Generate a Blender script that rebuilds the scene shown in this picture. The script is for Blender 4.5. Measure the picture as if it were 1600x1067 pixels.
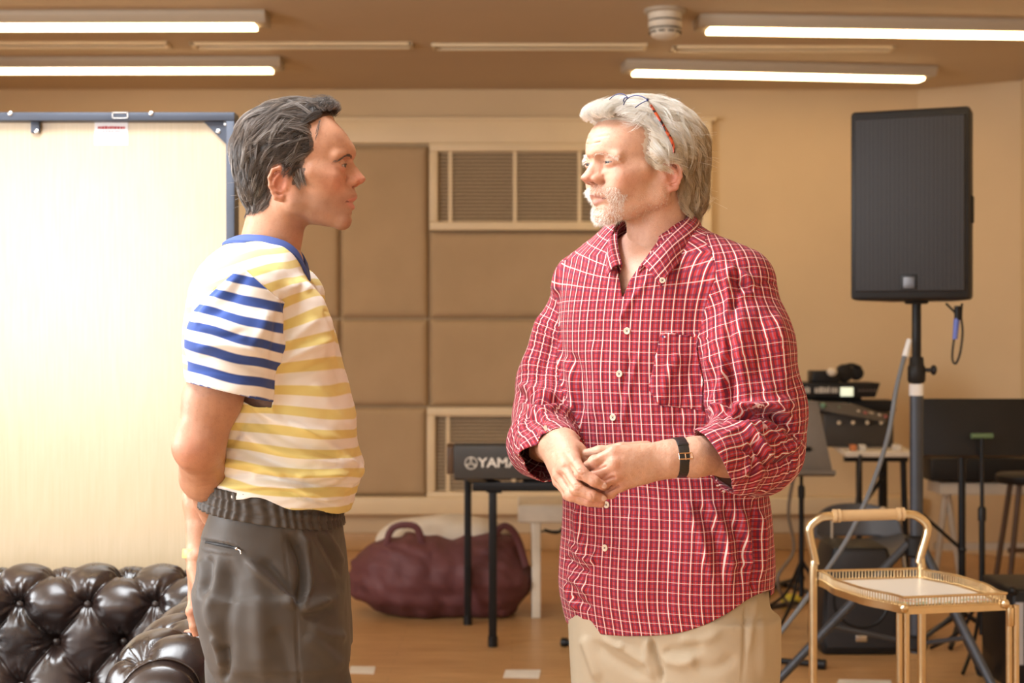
import bpy, bmesh, math, random
import numpy as np
from mathutils import Vector, Matrix, Quaternion
from mathutils.bvhtree import BVHTree

for o in list(bpy.data.objects):
    bpy.data.objects.remove(o, do_unlink=True)
SC = bpy.context.scene
COL = SC.collection
PI = math.pi

# ------------------------------------------------------------------ camera
FPX, CX, CY, CZ = 2400.0, 800.0, 533.5, 1.355
cam_data = bpy.data.cameras.new('camera')
cam = bpy.data.objects.new('camera', cam_data); COL.objects.link(cam)
cam.location = (0, 0, CZ); cam.rotation_euler = (PI/2, 0, 0)
cam_data.sensor_width = 36; cam_data.lens = FPX*36/1600
cam_data.clip_start = 0.05; cam_data.clip_end = 100
cam_data.dof.use_dof = True
cam_data.dof.focus_distance = 2.70
cam_data.dof.aperture_fstop = 5.6
SC.camera = cam

# ------------------------------------------------------------------ world, daylight, exposure
W = bpy.data.worlds.new('world'); SC.world = W; W.use_nodes = True
W.node_tree.nodes['Background'].inputs[0].default_value = (0.80, 0.88, 1.0, 1)
W.node_tree.nodes['Background'].inputs[1].default_value = 0.4
SC.view_settings.view_transform = 'Standard'
SC.view_settings.look = 'None'
SC.view_settings.gamma = 1
SC.view_settings.use_curve_mapping = False
SC.view_settings.exposure = -0.1
SC.cycles.use_denoising = True
SC.cycles.max_bounces = 7
SC.cycles.diffuse_bounces = 4
SC.cycles.sample_clamp_indirect = 8.0

RX0, RX1, RY0, RY1, RZ1 = -4.6, 3.75, -2.6, 10.0, 2.995   # the room

def area(name, loc, target, sx, sy, watts, color):
    d = bpy.data.lights.new(name, 'AREA'); d.shape = 'RECTANGLE'; d.size = sx; d.size_y = sy
    d.energy = watts; d.color = color
    o = bpy.data.objects.new(name, d); COL.objects.link(o); o.location = loc
    o.rotation_euler = (Vector(target)-Vector(loc)).to_track_quat('-Z', 'Y').to_euler()
    return o
DAY = (0.93, 0.965, 1.0)
# windows in the wall behind the camera (openings below, window_1..3) and in the left wall (window_4, window_5)
WIN_FRONT = [(-4.1, -2.3), (-1.9, -0.1), (0.4, 2.2)]
WIN_LEFT = [(-1.4, 0.8), (1.6, 4.2)]
WZ0, WZ1 = 0.85, 2.75
for i, (a, b) in enumerate(WIN_FRONT):
    area('daylight_front', ((a+b)/2, RY0-0.12, (WZ0+WZ1)/2), ((a+b)/2, 5, (WZ0+WZ1)/2-0.2), b-a, WZ1-WZ0, (95, 24, 8)[i], DAY)
for i, (a, b) in enumerate(WIN_LEFT):
    area('daylight_left', (RX0-0.12, (a+b)/2, (WZ0+WZ1)/2), (5, (a+b)/2, (WZ0+WZ1)/2-0.3), b-a, WZ1-WZ0, (200, 290)[i], DAY)
SKY_X, SKY_Y = (-2.0, -0.4), (1.7, 3.3)   # rooflight
area('daylight_roof', (-1.2, 2.5, RZ1+0.12), (-0.9, 2.55, 0), 1.6, 1.6, 190, DAY)
LAMP_E = 13.5
LAMP_COL = (1.0, 0.70, 0.36)

def P(px, py, Y):
    """photo pixel at distance Y -> point in the room"""
    return Vector(((px-CX)/FPX*Y, Y, CZ-(py-CY)/FPX*Y))

# ------------------------------------------------------------------ materials
MATS = {}
class NT:
    def __init__(s, m):
        s.t = m.node_tree; s.b = s.t.nodes['Principled BSDF']; s.L = s.t.links
    def n(s, typ, **kw):
        nd = s.t.nodes.new(typ)
        for k, v in kw.items():
            if k in nd.inputs: nd.inputs[k].default_value = v
            else: setattr(nd, k, v)
        return nd
    def l(s, a, b): s.L.new(a, b)
    def ramp(s, src, stops, interp='LINEAR'):
        r = s.n('ShaderNodeValToRGB'); r.color_ramp.interpolation = interp
        e = r.color_ramp.elements
        while len(e) < len(stops): e.new(0.5)
        for el, (p, c) in zip(e, stops):
            el.position = p; el.color = tuple(c)+(1,) if len(c) == 3 else c
        s.l(src, r.inputs[0]); return r.outputs[0]
    def mix(s, fac, a, b, mode='MIX'):
        m = s.n('ShaderNodeMix'); m.data_type = 'RGBA'; m.blend_type = mode
        for sock, v in ((m.inputs[0], fac), (m.inputs[6], a), (m.inputs[7], b)):
            if hasattr(v, 'links'): s.l(v, sock)
            elif isinstance(v, (int, float)): sock.default_value = v
            else: sock.default_value = tuple(v)+(1,) if len(v) == 3 else v
        return m.outputs[2]
    def math(s, op, a, b=0.0, c=0.0):
        m = s.n('ShaderNodeMath'); m.operation = op
        for i, v in enumerate((a, b, c)):
            if hasattr(v, 'links'): s.l(v, m.inputs[i])
            else: m.inputs[i].default_value = v
        return m.outputs[0]
    def bump(s, h, strength=0.3, dist=0.002, normal=None):
        b = s.n('ShaderNodeBump', Strength=strength, Distance=dist); s.l(h, b.inputs['Height'])
        if normal is not None: s.l(normal, b.inputs['Normal'])
        s.l(b.outputs[0], s.b.inputs['Normal']); return b.outputs[0]
def newmat(name, color=(.5, .5, .5), rough=0.5, metal=0.0, spec=0.5):
    m = bpy.data.materials.new(name); m.use_nodes = True
    t = NT(m); t.b.inputs['Base Color'].default_value = tuple(color)+(1,)
    t.b.inputs['Roughness'].default_value = rough; t.b.inputs['Metallic'].default_value = metal
    t.b.inputs['Specular IOR Level'].default_value = spec
    return m, t
def mat(name, color, rough=0.5, metal=0.0, spec=0.5, noise=0.08, nscale=8.0, bump=0.0, bscale=60.0):
    """plain procedural material: base colour with a little noise variation"""
    if name in MATS: return MATS[name]
    m, t = newmat(name, color, rough, metal, spec)
    tc = t.n('ShaderNodeTexCoord')
    nz = t.n('ShaderNodeTexNoise', Scale=nscale, Detail=4.0); t.l(tc.outputs['Object'], nz.inputs['Vector'])
    c0 = [c*(1-noise) for c in color]; c1 = [min(1, c*(1+noise)) for c in color]
    t.l(t.ramp(nz.outputs['Fac'], [(0.3, c0), (0.7, c1)]), t.b.inputs['Base Color'])
    if bump:
        n2 = t.n('ShaderNodeTexNoise', Scale=bscale, Detail=3.0); t.l(tc.outputs['Object'], n2.inputs['Vector'])
        t.bump(n2.outputs['Fac'], bump, 0.003)
    MATS[name] = m; return m
def emit(name, color, strength):
    m, t = newmat(name, (0.9, 0.9, 0.88), 0.4)
    t.b.inputs['Emission Color'].default_value = tuple(color)+(1,)
    t.b.inputs['Emission Strength'].default_value = strength
    return m

# ------------------------------------------------------------------ object helpers
def props(o, label=None, cat=None, group=None, kind=None):
    if label: o['label'] = label
    if cat: o['category'] = cat
    if group: o['group'] = group
    if kind: o['kind'] = kind
    return o
def empty(name, loc, label, cat, group=None):
    o = bpy.data.objects.new(name, None); COL.objects.link(o); o.location = loc
    o.empty_display_size = 0.05
    return props(o, label, cat, group)
def origin_of(o):
    v = Vector((0, 0, 0))
    while o is not None:
        v += o.location; o = o.parent
    return v
def link_mesh(name, me, m, parent=None, loc=None):
    """mesh in world coordinates -> object, child of parent (or with its own origin at loc)"""
    off = origin_of(parent) if parent is not None else Vector(loc or (0, 0, 0))
    if off.length > 0: me.transform(Matrix.Translation(-off))
    o = bpy.data.objects.new(name, me); COL.objects.link(o)
    if m is not None:
        for mm in (m if isinstance(m, (list, tuple)) else [m]): me.materials.append(mm)
    if parent is not None: o.parent = parent
    else: o.location = off
    return o
def copy_tree(o, dloc=None, parent=None):
    c = o.copy(); COL.objects.link(c)
    if parent is not None: c.parent = parent
    if dloc is not None: c.location = o.location + Vector(dloc)
    for ch in list(o.children): copy_tree(ch, None, c)
    return c
def frame_of(d):
    d = Vector(d).normalized()
    up = Vector((0, 0, 1)) if abs(d.z) < 0.95 else Vector((1, 0, 0))
    s = d.cross(up).normalized(); return s, s.cross(d).normalized()

class MB:
    def __init__(s): s.bm = bmesh.new()
    def box(s, c, size, rz=0.0, bev=0.0, rot=None):
        r = bmesh.ops.create_cube(s.bm, size=1.0)
        R = rot.to_4x4() if rot is not None else Matrix.Rotation(rz, 4, 'Z')
        M = Matrix.Translation(Vector(c)) @ R @ Matrix.Diagonal((size[0], size[1], size[2], 1))
        bmesh.ops.transform(s.bm, matrix=M, verts=r['verts'])
        if bev:
            ed = set(e for v in r['verts'] for e in v.link_edges)
            bmesh.ops.bevel(s.bm, geom=list(ed), offset=bev, segments=3, affect='EDGES', profile=0.5)
        return s
    def prism(s, pts, vec, bev=0):
        """polygon of 3D points swept along vec"""
        a = [s.bm.verts.new(p) for p in pts]; b = [s.bm.verts.new(Vector(p)+Vector(vec)) for p in pts]
        n = len(a); fs = [s.bm.faces.new(a[::-1]), s.bm.faces.new(b)]
        for i in range(n): fs.append(s.bm.faces.new((a[i], a[(i+1) % n], b[(i+1) % n], b[i])))
        if bev:
            ed = set(e for f in fs for e in f.edges)
            bmesh.ops.bevel(s.bm, geom=list(ed), offset=bev, segments=2, affect='EDGES', profile=0.5)
        return s
    def tube(s, pts, r, seg=12, caps=True, flat=1.0, up=None):
        pts = [Vector(p) for p in pts]; n = len(pts)
        rr = r if isinstance(r, (list, tuple)) else [r]*n
        rings = []; prev = None
        for i, p in enumerate(pts):
            d = (pts[min(i+1, n-1)]-pts[max(i-1, 0)]).normalized()
            if prev is None:
                a, b = frame_of(d) if up is None else ((d.cross(Vector(up))).normalized(), Vector(up))
                if up is not None: b = a.cross(d).normalized()
            else:
                a = (prev - d*prev.dot(d)).normalized(); b = a.cross(d).normalized()
            prev = a
            rings.append([s.bm.verts.new(p + a*math.cos(t)*rr[i] + b*math.sin(t)*rr[i]*flat)
                          for t in [2*PI*k/seg for k in range(seg)]])
        for i in range(n-1):
            for k in range(seg):
                s.bm.faces.new((rings[i][k], rings[i][(k+1) % seg], rings[i+1][(k+1) % seg], rings[i+1][k]))
        if caps:
            s.bm.faces.new(rings[0][::-1]); s.bm.faces.new(rings[-1])
        return s
    def rod(s, a, b, r, seg=12, r2=None): return s.tube([a, b], [r, r if r2 is None else r2], seg)
    def lathe(s, base, axis, prof, seg=32, flat=1.0):
        """prof: (radius, height) pairs along axis from base"""
        ax = Vector(axis).normalized(); a, b = frame_of(ax); base = Vector(base)
        rings = [[s.bm.verts.new(base+ax*h+(a*math.cos(t)+b*math.sin(t)*flat)*max(r, 1e-4)) for t in [2*PI*k/seg for k in range(seg)]] for r, h in prof]
        for i in range(len(rings)-1):
            for k in range(seg):
                s.bm.faces.new((rings[i][k], rings[i][(k+1) % seg], rings[i+1][(k+1) % seg], rings[i+1][k]))
        s.bm.faces.new(rings[0][::-1]); s.bm.faces.new(rings[-1]); return s
    def ball(s, c, r, seg=16, rot=None):
        rr = (r, r, r) if isinstance(r, (int, float)) else r
        q = bmesh.ops.create_uvsphere(s.bm, u_segments=seg, v_segments=max(6, seg//2), radius=1.0)
        M = Matrix.Translation(Vector(c)) @ (rot.to_4x4() if rot is not None else Matrix.Identity(4)) @ Matrix.Diagonal((rr[0], rr[1], rr[2], 1))
        bmesh.ops.transform(s.bm, matrix=M, verts=q['verts']); return s
    def build(s, name, m, parent=None, loc=None, smooth=True, angle=0.6):
        bmesh.ops.recalc_face_normals(s.bm, faces=s.bm.faces)
        for f in s.bm.faces: f.smooth = smooth
        if smooth:
            for e in s.bm.edges:
                if len(e.link_faces) == 2 and e.calc_face_angle(0) > angle: e.smooth = False
        me = bpy.data.meshes.new(name); s.bm.to_mesh(me); s.bm.free()
        return link_mesh(name, me, m, parent, loc)

def spline(pts, n=8, closed=False):
    """Catmull-Rom through 3D points"""
    p = [Vector(q) for q in pts]; out = []
    m = len(p)
    rng = range(m if closed else m-1)
    for i in rng:
        g = (lambda k: p[k % m]) if closed else (lambda k: p[min(max(k, 0), m-1)])
        a, b, c, d = g(i-1), g(i), g(i+1), g(i+2)
        for k in range(n):
            t = k/n
            out.append(0.5*((2*b)+(c-a)*t+(2*a-5*b+4*c-d)*t*t+(3*b-a-3*c+d)*t**3))
    if not closed: out.append(p[-1])
    return out

# ------------------------------------------------------------------ implicit surfaces (smooth blends of shapes, meshed with surface nets)
def A3(*v): return np.array(v, dtype=np.float32)
def ell(p, c, r, R=None):
    q = p - A3(*c)
    if R is not None: q = q @ np.array(R, dtype=np.float32)
    r = A3(*r)
    k0 = np.linalg.norm(q/r, axis=1); k1 = np.linalg.norm(q/(r*r), axis=1)
    return k0*(k0-1.0)/np.maximum(k1, 1e-9)
def rc(p, a, b, r1, r2=None):
    if r2 is None: r2 = r1
    a = A3(*a); b = A3(*b); ba = b-a
    h = np.clip(((p-a) @ ba)/float(ba @ ba + 1e-12), 0, 1)
    return np.linalg.norm(p-a-h[:, None]*ba, axis=1) - (r1+(r2-r1)*h)
def su(a, b, k):
    h = np.maximum(k-np.abs(a-b), 0)/k
    return np.minimum(a, b)-h*h*k*0.25
def ss(a, b, k): return -su(-a, b, k)
def chain(p, pts, rad, k=0.004):
    d = None
    for i in range(len(pts)-1):
        e = rc(p, pts[i], pts[i+1], rad[i], rad[i+1])
        d = e if d is None else su(d, e, k)
    return d
def sdf_mesh(f, lo, hi, h, slack=1.5):
    B = 8; H = B*h
    lo = np.array(lo, float); hi = np.array(hi, float)
    nb = np.ceil((hi-lo)/H).astype(int)
    I = np.stack(np.meshgrid(*[np.arange(n) for n in nb], indexing='ij'), -1).reshape(-1, 3)
    cen = (lo + (I+0.5)*H).astype(np.float32)
    d = np.concatenate([f(c) for c in np.array_split(cen, max(1, len(cen)//200000))])
    I = I[np.abs(d) < H*0.87*slack]
    g = np.stack(np.meshgrid(*[np.arange(B+1)]*3, indexing='ij'), -1)
    vals = []
    for ch in np.array_split(I, max(1, len(I)//600)):
        pts = (lo + (ch[:, None, None, None, :]*B + g[None])*h).astype(np.float32)
        vals.append(f(pts.reshape(-1, 3)).reshape(len(ch), B+1, B+1, B+1))
    V = np.concatenate(vals)
    S = V < 0
    N = (nb*B+2).astype(np.int64)
    def key(ijk): return (ijk[..., 0]*N[1]+ijk[..., 1])*N[2]+ijk[..., 2]
    # cells
    c8 = [S[:, a:a+B, b:b+B, c:c+B] for a in (0, 1) for b in (0, 1) for c in (0, 1)]
    cnt = sum(x.astype(np.int8) for x in c8)
    bi, ci, cj, ck = np.nonzero((cnt > 0) & (cnt < 8))
    corner = np.stack([V[bi, ci+a, cj+b, ck+c] for a in (0, 1) for b in (0, 1) for c in (0, 1)], 1)
    offs = np.array([(a, b, c) for a in (0, 1) for b in (0, 1) for c in (0, 1)], float)
    acc = np.zeros((len(bi), 3)); num = np.zeros(len(bi))
    for i in range(8):
        for j in range(i+1, 8):
            if np.abs(offs[i]-offs[j]).sum() != 1: continue
            a, b = corner[:, i], corner[:, j]
            m = (a < 0) != (b < 0)
            t = np.where(m, a/np.where(m, a-b, 1), 0)
            acc += np.where(m[:, None], offs[i]+(offs[j]-offs[i])*t[:, None], 0); num += m
    gidx = I[bi]*B+np.stack([ci, cj, ck], 1)
    vert = lo + (gidx + acc/num[:, None])*h
    k = key(gidx.astype(np.int64)); order = np.argsort(k); ks = k[order]
    quads = []
    for ax in range(3):
        o = [0, 0, 0]; o[ax] = 1
        A = S[:, :B, :B, :B]; Bv = S[:, o[0]:o[0]+B, o[1]:o[1]+B, o[2]:o[2]+B]
        bb, x, y, z = np.nonzero(A != Bv)
        flip = A[bb, x, y, z]
        base = I[bb]*B+np.stack([x, y, z], 1)
        u = np.zeros(3, int); v = np.zeros(3, int); u[(ax+1) % 3] = 1; v[(ax+2) % 3] = 1
        q = np.stack([key((base-u-v).astype(np.int64)), key((base-v).astype(np.int64)), key(base.astype(np.int64)), key((base-u).astype(np.int64))], 1)
        pos = np.minimum(np.searchsorted(ks, q), len(ks)-1)
        ok = (ks[pos] == q).all(1)
        q = order[pos][ok]; fl = flip[ok]
        q[~fl] = q[~fl][:, ::-1]
        quads.append(q)
    return vert, np.concatenate(quads)
def np_mesh(name, V, Q, uv=None, attrs=None):
    me = bpy.data.meshes.new(name)
    me.vertices.add(len(V)); me.vertices.foreach_set('co', np.asarray(V, np.float32).ravel())
    k = Q.shape[1]
    me.loops.add(Q.size); me.loops.foreach_set('vertex_index', np.asarray(Q, np.int32).ravel())
    me.polygons.add(len(Q)); me.polygons.foreach_set('loop_start', np.arange(0, Q.size, k, dtype=np.int32))
    if uv is not None:
        l = me.uv_layers.new(name='UVMap'); l.data.foreach_set('uv', np.asarray(uv, np.float32).ravel())
    for nm, a in (attrs or {}).items():
        if a.ndim == 1:
            at = me.attributes.new(nm, 'FLOAT', 'POINT'); at.data.foreach_set('value', a.astype(np.float32))
        else:
            at = me.attributes.new(nm, 'FLOAT_COLOR', 'POINT')
            at.data.foreach_set('color', np.concatenate([a, np.ones((len(a), 1))], 1).astype(np.float32).ravel())
    me.update(calc_edges=True); me.validate()
    me.polygons.foreach_set('use_smooth', np.ones(len(me.polygons), bool))
    return me
def normals_of(V, Q):
    n = np.cross(V[Q[:, 2]]-V[Q[:, 0]], V[Q[:, 3]]-V[Q[:, 1]])
    out = np.zeros_like(V)
    for i in range(4): np.add.at(out, Q[:, i], n)
    return out/np.maximum(np.linalg.norm(out, axis=1, keepdims=True), 1e-12)
def relax(V, Q, it=2, w=0.5):
    """laplacian smoothing"""
    E = np.concatenate([Q[:, [i, (i+1) % 4]] for i in range(4)]); E = np.concatenate([E, E[:, ::-1]])
    deg = np.bincount(E[:, 0], minlength=len(V)).astype(float)
    for _ in range(it):
        s = np.stack([np.bincount(E[:, 0], V[E[:, 1], c], minlength=len(V)) for c in range(3)], 1)
        V = V*(1-w)+w*s/np.maximum(deg, 1)[:, None]
    return V
def noise3(p, seed=0, octaves=3, lac=2.0):
    """cheap smooth pseudo noise: sums of rotated sines, about -1..1"""
    r = np.random.RandomState(seed); out = np.zeros(len(p)); amp = 1.0; tot = 0; f = 1.0
    for o in range(octaves):
        for _ in range(5):
            d = r.normal(size=3); d /= np.linalg.norm(d)
            out += amp*np.sin((p @ d)*f*(0.7+0.6*r.rand())*6.283 + r.rand()*6.283)/5**0.5
        tot += amp; amp *= 0.5; f *= lac
    return out/tot
def interp(x, xs, ys):
    """smooth (monotone-ish cubic) interpolation through xs (ascending), ys"""
    xs = np.asarray(xs, float); ys = np.asarray(ys, float)
    m = np.gradient(ys, xs)
    x = np.clip(x, xs[0], xs[-1])
    i = np.clip(np.searchsorted(xs, x)-1, 0, len(xs)-2)
    h = xs[i+1]-xs[i]; t = (x-xs[i])/h
    return ((2*t**3-3*t**2+1)*ys[i]+(t**3-2*t**2+t)*h*m[i]+(-2*t**3+3*t**2)*ys[i+1]+(t**3-t**2)*h*m[i+1])
# ================================================================== ROOM
M_wall = mat('wall_paint', (0.66, 0.50, 0.305), 0.7, noise=0.03, nscale=2, bump=0.05, bscale=90)
M_ceil = mat('ceiling_paint', (0.56, 0.44, 0.30), 0.75, noise=0.03, nscale=1.5)
M_trim = mat('trim_paint', (0.77, 0.62, 0.40), 0.45, noise=0.03, nscale=3)
M_white = mat('white_plastic', (0.80, 0.78, 0.74), 0.4, noise=0.03)
M_black = mat('black_plastic', (0.009, 0.009, 0.010), 0.45, noise=0.15, spec=0.35)
M_blackmetal = mat('black_metal', (0.010, 0.010, 0.011), 0.4, metal=0.2, noise=0.15, spec=0.35)
M_greymetal = mat('grey_metal', (0.065, 0.075, 0.095), 0.38, metal=0.45, noise=0.1)
M_steel = mat('steel', (0.6, 0.6, 0.6), 0.25, metal=1.0, noise=0.05)
M_rubber = mat('rubber', (0.015, 0.015, 0.016), 0.7, spec=0.3)

def struct(o): o['kind'] = 'structure'; return o
def wall_with_holes(name, along, pos, lo, hi, holes, thick, m):
    """vertical wall, along 'x' or 'y', pos on the other axis, openings (a, b, z0, z1)"""
    b = MB()
    def slab(a0, a1, z0, z1):
        if a1-a0 < 1e-4 or z1-z0 < 1e-4: return
        c = ((a0+a1)/2, pos, (z0+z1)/2) if along == 'x' else (pos, (a0+a1)/2, (z0+z1)/2)
        s = (a1-a0, thick, z1-z0) if along == 'x' else (thick, a1-a0, z1-z0)
        b.box(c, s)
    cur = lo
    for (a0, a1, z0, z1) in sorted(holes):
        slab(cur, a0, 0, RZ1); slab(a0, a1, 0, z0); slab(a0, a1, z1, RZ1); cur = a1
    slab(cur, hi, 0, RZ1)
    return struct(b.build(name, m, smooth=False))

# floor: narrow oiled oak boards running across the view
m, t = newmat('oak_floor', (0.5, 0.3, 0.13), 0.32)
tc = t.n('ShaderNodeTexCoord')
br = t.n('ShaderNodeTexBrick'); br.offset = 0.37; br.squash = 1
for k, v in (('Color1', (0.47, 0.255, 0.098, 1)), ('Color2', (0.56, 0.33, 0.14, 1)), ('Mortar', (0.22, 0.11, 0.045, 1)), ('Scale', 1.0), ('Mortar Size', 0.0018), ('Bias', 0.0), ('Brick Width', 1.35), ('Row Height', 0.085)):
    br.inputs[k].default_value = v
t.l(tc.outputs['Object'], br.inputs['Vector'])
mp = t.n('ShaderNodeMapping'); mp.inputs['Scale'].default_value = (1.2, 14, 1); t.l(tc.outputs['Object'], mp.inputs['Vector'])
nz = t.n('ShaderNodeTexNoise', Scale=3.0, Detail=6.0, Distortion=1.2); t.l(mp.outputs[0], nz.inputs['Vector'])
t.l(t.mix(0.55, br.outputs['Color'], t.ramp(nz.outputs['Fac'], [(0.3, (0.36, 0.18, 0.06)), (0.7, (0.66, 0.42, 0.2))]), 'MIX'), t.b.inputs['Base Color'])
t.bump(nz.outputs['Fac'], 0.06, 0.002)
M_floor = m
struct(MB().box(((RX0+RX1)/2, (RY0+RY1)/2, -0.05), (RX1-RX0+0.6, RY1-RY0+0.6, 0.1)).build('floor', M_floor, smooth=False))
cb_ = MB(); (a0, a1), (b0, b1) = SKY_X, SKY_Y
for (x0, x1, y0, y1) in ((RX0-0.3, a0, RY0-0.3, RY1+0.3), (a1, RX1+0.3, RY0-0.3, RY1+0.3), (a0, a1, RY0-0.3, b0), (a0, a1, b1, RY1+0.3)):
    cb_.box(((x0+x1)/2, (y0+y1)/2, RZ1+0.05), (x1-x0, y1-y0, 0.1))
struct(cb_.build('ceiling', M_ceil, smooth=False))
RXR = 3.2
wall_with_holes('wall_back', 'x', RY1+0.05, RX0-0.1, 2.66, [], 0.1, M_wall)
struct(MB().prism([(2.64, 10.0, 0), (3.2, 9.66, 0), (3.2, 9.9, 0), (2.64, 10.12, 0)], (0, 0, RZ1)).build('wall_corner', M_wall, smooth=False))
wall_with_holes('wall_right', 'y', RXR+0.05, RY0-0.1, 9.9, [], 0.1, M_wall)
wall_with_holes('wall_front', 'x', RY0-0.05, RX0-0.1, RXR+0.1, [(a, b, WZ0, WZ1) for a, b in WIN_FRONT], 0.1, M_wall)
wall_with_holes('wall_left', 'y', RX0-0.05, RY0-0.1, RY1+0.1, [(a, b, WZ0, WZ1) for a, b in WIN_LEFT], 0.1, M_wall)
wn = 0
for (a, b) in WIN_FRONT+WIN_LEFT:
    wn += 1; fb = MB()
    front = wn <= len(WIN_FRONT)
    def pt(u, z): return (u, RY0-0.05, z) if front else (RX0-0.05, u, z)
    for u in (a+0.03, (a+b)/2, b-0.03):
        fb.box(pt(u, (WZ0+WZ1)/2), (0.06, 0.08, WZ1-WZ0) if front else (0.08, 0.06, WZ1-WZ0))
    for z in (WZ0+0.03, WZ1-0.6, WZ1-0.03):
        fb.box(pt((a+b)/2, z), (b-a, 0.07, 0.06) if front else (0.07, b-a, 0.06))
    struct(fb.build('window_%d' % wn, M_trim, smooth=False))
fb = MB()
for (x0, x1, y0, y1) in ((a0, a0+0.05, b0, b1), (a1-0.05, a1, b0, b1), (a0, a1, b0, b0+0.05), (a0, a1, b1-0.05, b1), ((a0+a1)/2-0.02, (a0+a1)/2+0.02, b0, b1)):
    fb.box(((x0+x1)/2, (y0+y1)/2, RZ1+0.04), (x1-x0, y1-y0, 0.06))
struct(fb.build('window_6', M_trim, smooth=False))

# mouldings of the back wall: the frame round the acoustic panels, the dado shelf, the skirting
YB = RY1
def bx(x0, x1, y0, y1, Y, d): # photo pixel box on a wall plane at distance Y, standing out d towards the room
    a = P(x0, y0, Y); b = P(x1, y1, Y)
    return ((a.x+b.x)/2, Y-d/2, (a.z+b.z)/2), (abs(b.x-a.x), d, abs(a.z-b.z))
fr = MB(); 
for (x0, x1, y0, y1) in ((372, 1110, 190, 226), (1094, 1110, 226, 775), (372, 390, 226, 775)):
    c, s = bx(x0, x1, y0, y1, YB, 0.075); fr.box(c, s, bev=0.008)
c, s = bx(366, 1116, 186, 192, YB, 0.095); fr.box(c, s, bev=0.006)
struct(fr.build('trim_1', M_trim))
d2 = MB(); c, s = bx(-300, 1432, 774, 801, YB, 0.13); d2.box(c, s, bev=0.01); struct(d2.build('trim_2', M_trim))
d3 = MB(); c, s = bx(-300, 1432, 832, 858.7, YB, 0.03); d3.box(c, s, bev=0.006); struct(d3.build('baseboard_back', mat('skirting_oak', (0.50, 0.29, 0.12), 0.4)))

# acoustic panels: padded fabric squares
m, t = newmat('panel_fabric', (0.45, 0.33, 0.22), 0.9, spec=0.2)
tc = t.n('ShaderNodeTexCoord'); nz = t.n('ShaderNodeTexNoise', Scale=4.0, Detail=3.0); t.l(tc.outputs['Object'], nz.inputs['Vector'])
t.l(t.ramp(nz.outputs['Fac'], [(0.3, (0.45, 0.325, 0.195)), (0.7, (0.49, 0.355, 0.215))]), t.b.inputs['Base Color'])
wv = t.n('ShaderNodeTexNoise', Scale=400.0, Detail=1.0); t.l(tc.outputs['Object'], wv.inputs['Vector']); t.bump(wv.outputs['Fac'], 0.1, 0.001)
M_panel = m
panels = [
    ((392, 531, 229, 497), 'tall tan fabric wall panel, far left, behind the dark haired man\'s head'),
    ((392, 531, 499, 634), 'tan fabric wall panel behind the striped shirt, middle row'),
    ((392, 531, 636, 773), 'tan fabric wall panel behind the striped shirt, bottom row'),
    ((533.5, 669, 229, 497), 'tall tan fabric wall panel left of the upper air grille'),
    ((533.5, 669, 499, 634), 'tan fabric wall panel in the middle row, between the two men, left of the groove'),
    ((533.5, 667, 636, 773), 'tan fabric wall panel low on the wall, left of the lower air grille'),
    ((671.5, 937, 362, 497), 'wide tan fabric wall panel directly below the upper air grille'),
    ((671.5, 937, 499, 634), 'wide tan fabric wall panel directly above the lower air grille'),
    ((939, 1092, 229, 497), 'tan fabric wall panel behind the white haired man\'s head'),
]
for i, ((x0, x1, y0, y1), lab) in enumerate(panels):
    a = P(x0, y0, YB); b = P(x1, y1, YB); n = 24
    V = []; Fc = []
    for j in range(n+1):
        for k in range(n+1):
            # squeeze the grid towards the edges so the padded edge is round
            u = 0.5-0.5*math.cos(PI*k/n); v = 0.5-0.5*math.cos(PI*j/n)
            x = a.x+(b.x-a.x)*u; z = a.z+(b.z-a.z)*v
            e = min(min(u, 1-u)*abs(b.x-a.x), min(v, 1-v)*abs(b.z-a.z))
            d = 0.012+0.045*(1-math.exp(-e/0.012))+0.006*math.sin(PI*u)*math.sin(PI*v)
            V.append((x, YB-0.002-d, z))
    for j in range(n):
        for k in range(n):
            q = j*(n+1)+k; Fc.append((q, q+1, q+n+2, q+n+1))
    # back edge skirt
    ring = [k for k in range(n+1)]+[j*(n+1)+n for j in range(1, n+1)]+[n*(n+1)+k for k in range(n-1, -1, -1)]+[j*(n+1) for j in range(n-1, 0, -1)]
    o0 = len(V)
    for r in ring: V.append((V[r][0], YB-0.002, V[r][2]))
    for q in range(len(ring)):
        w = (q+1) % len(ring); Fc.append((ring[q], ring[w], o0+w, o0+q))
    me = bpy.data.meshes.new('acoustic_panel'); me.from_pydata(V, [], Fc); me.update()
    for p_ in me.polygons: p_.use_smooth = True
    o = link_mesh('acoustic_panel', me, M_panel, loc=((a.x+b.x)/2, YB, (a.z+b.z)/2))
    props(o, lab, 'wall panel')

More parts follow.
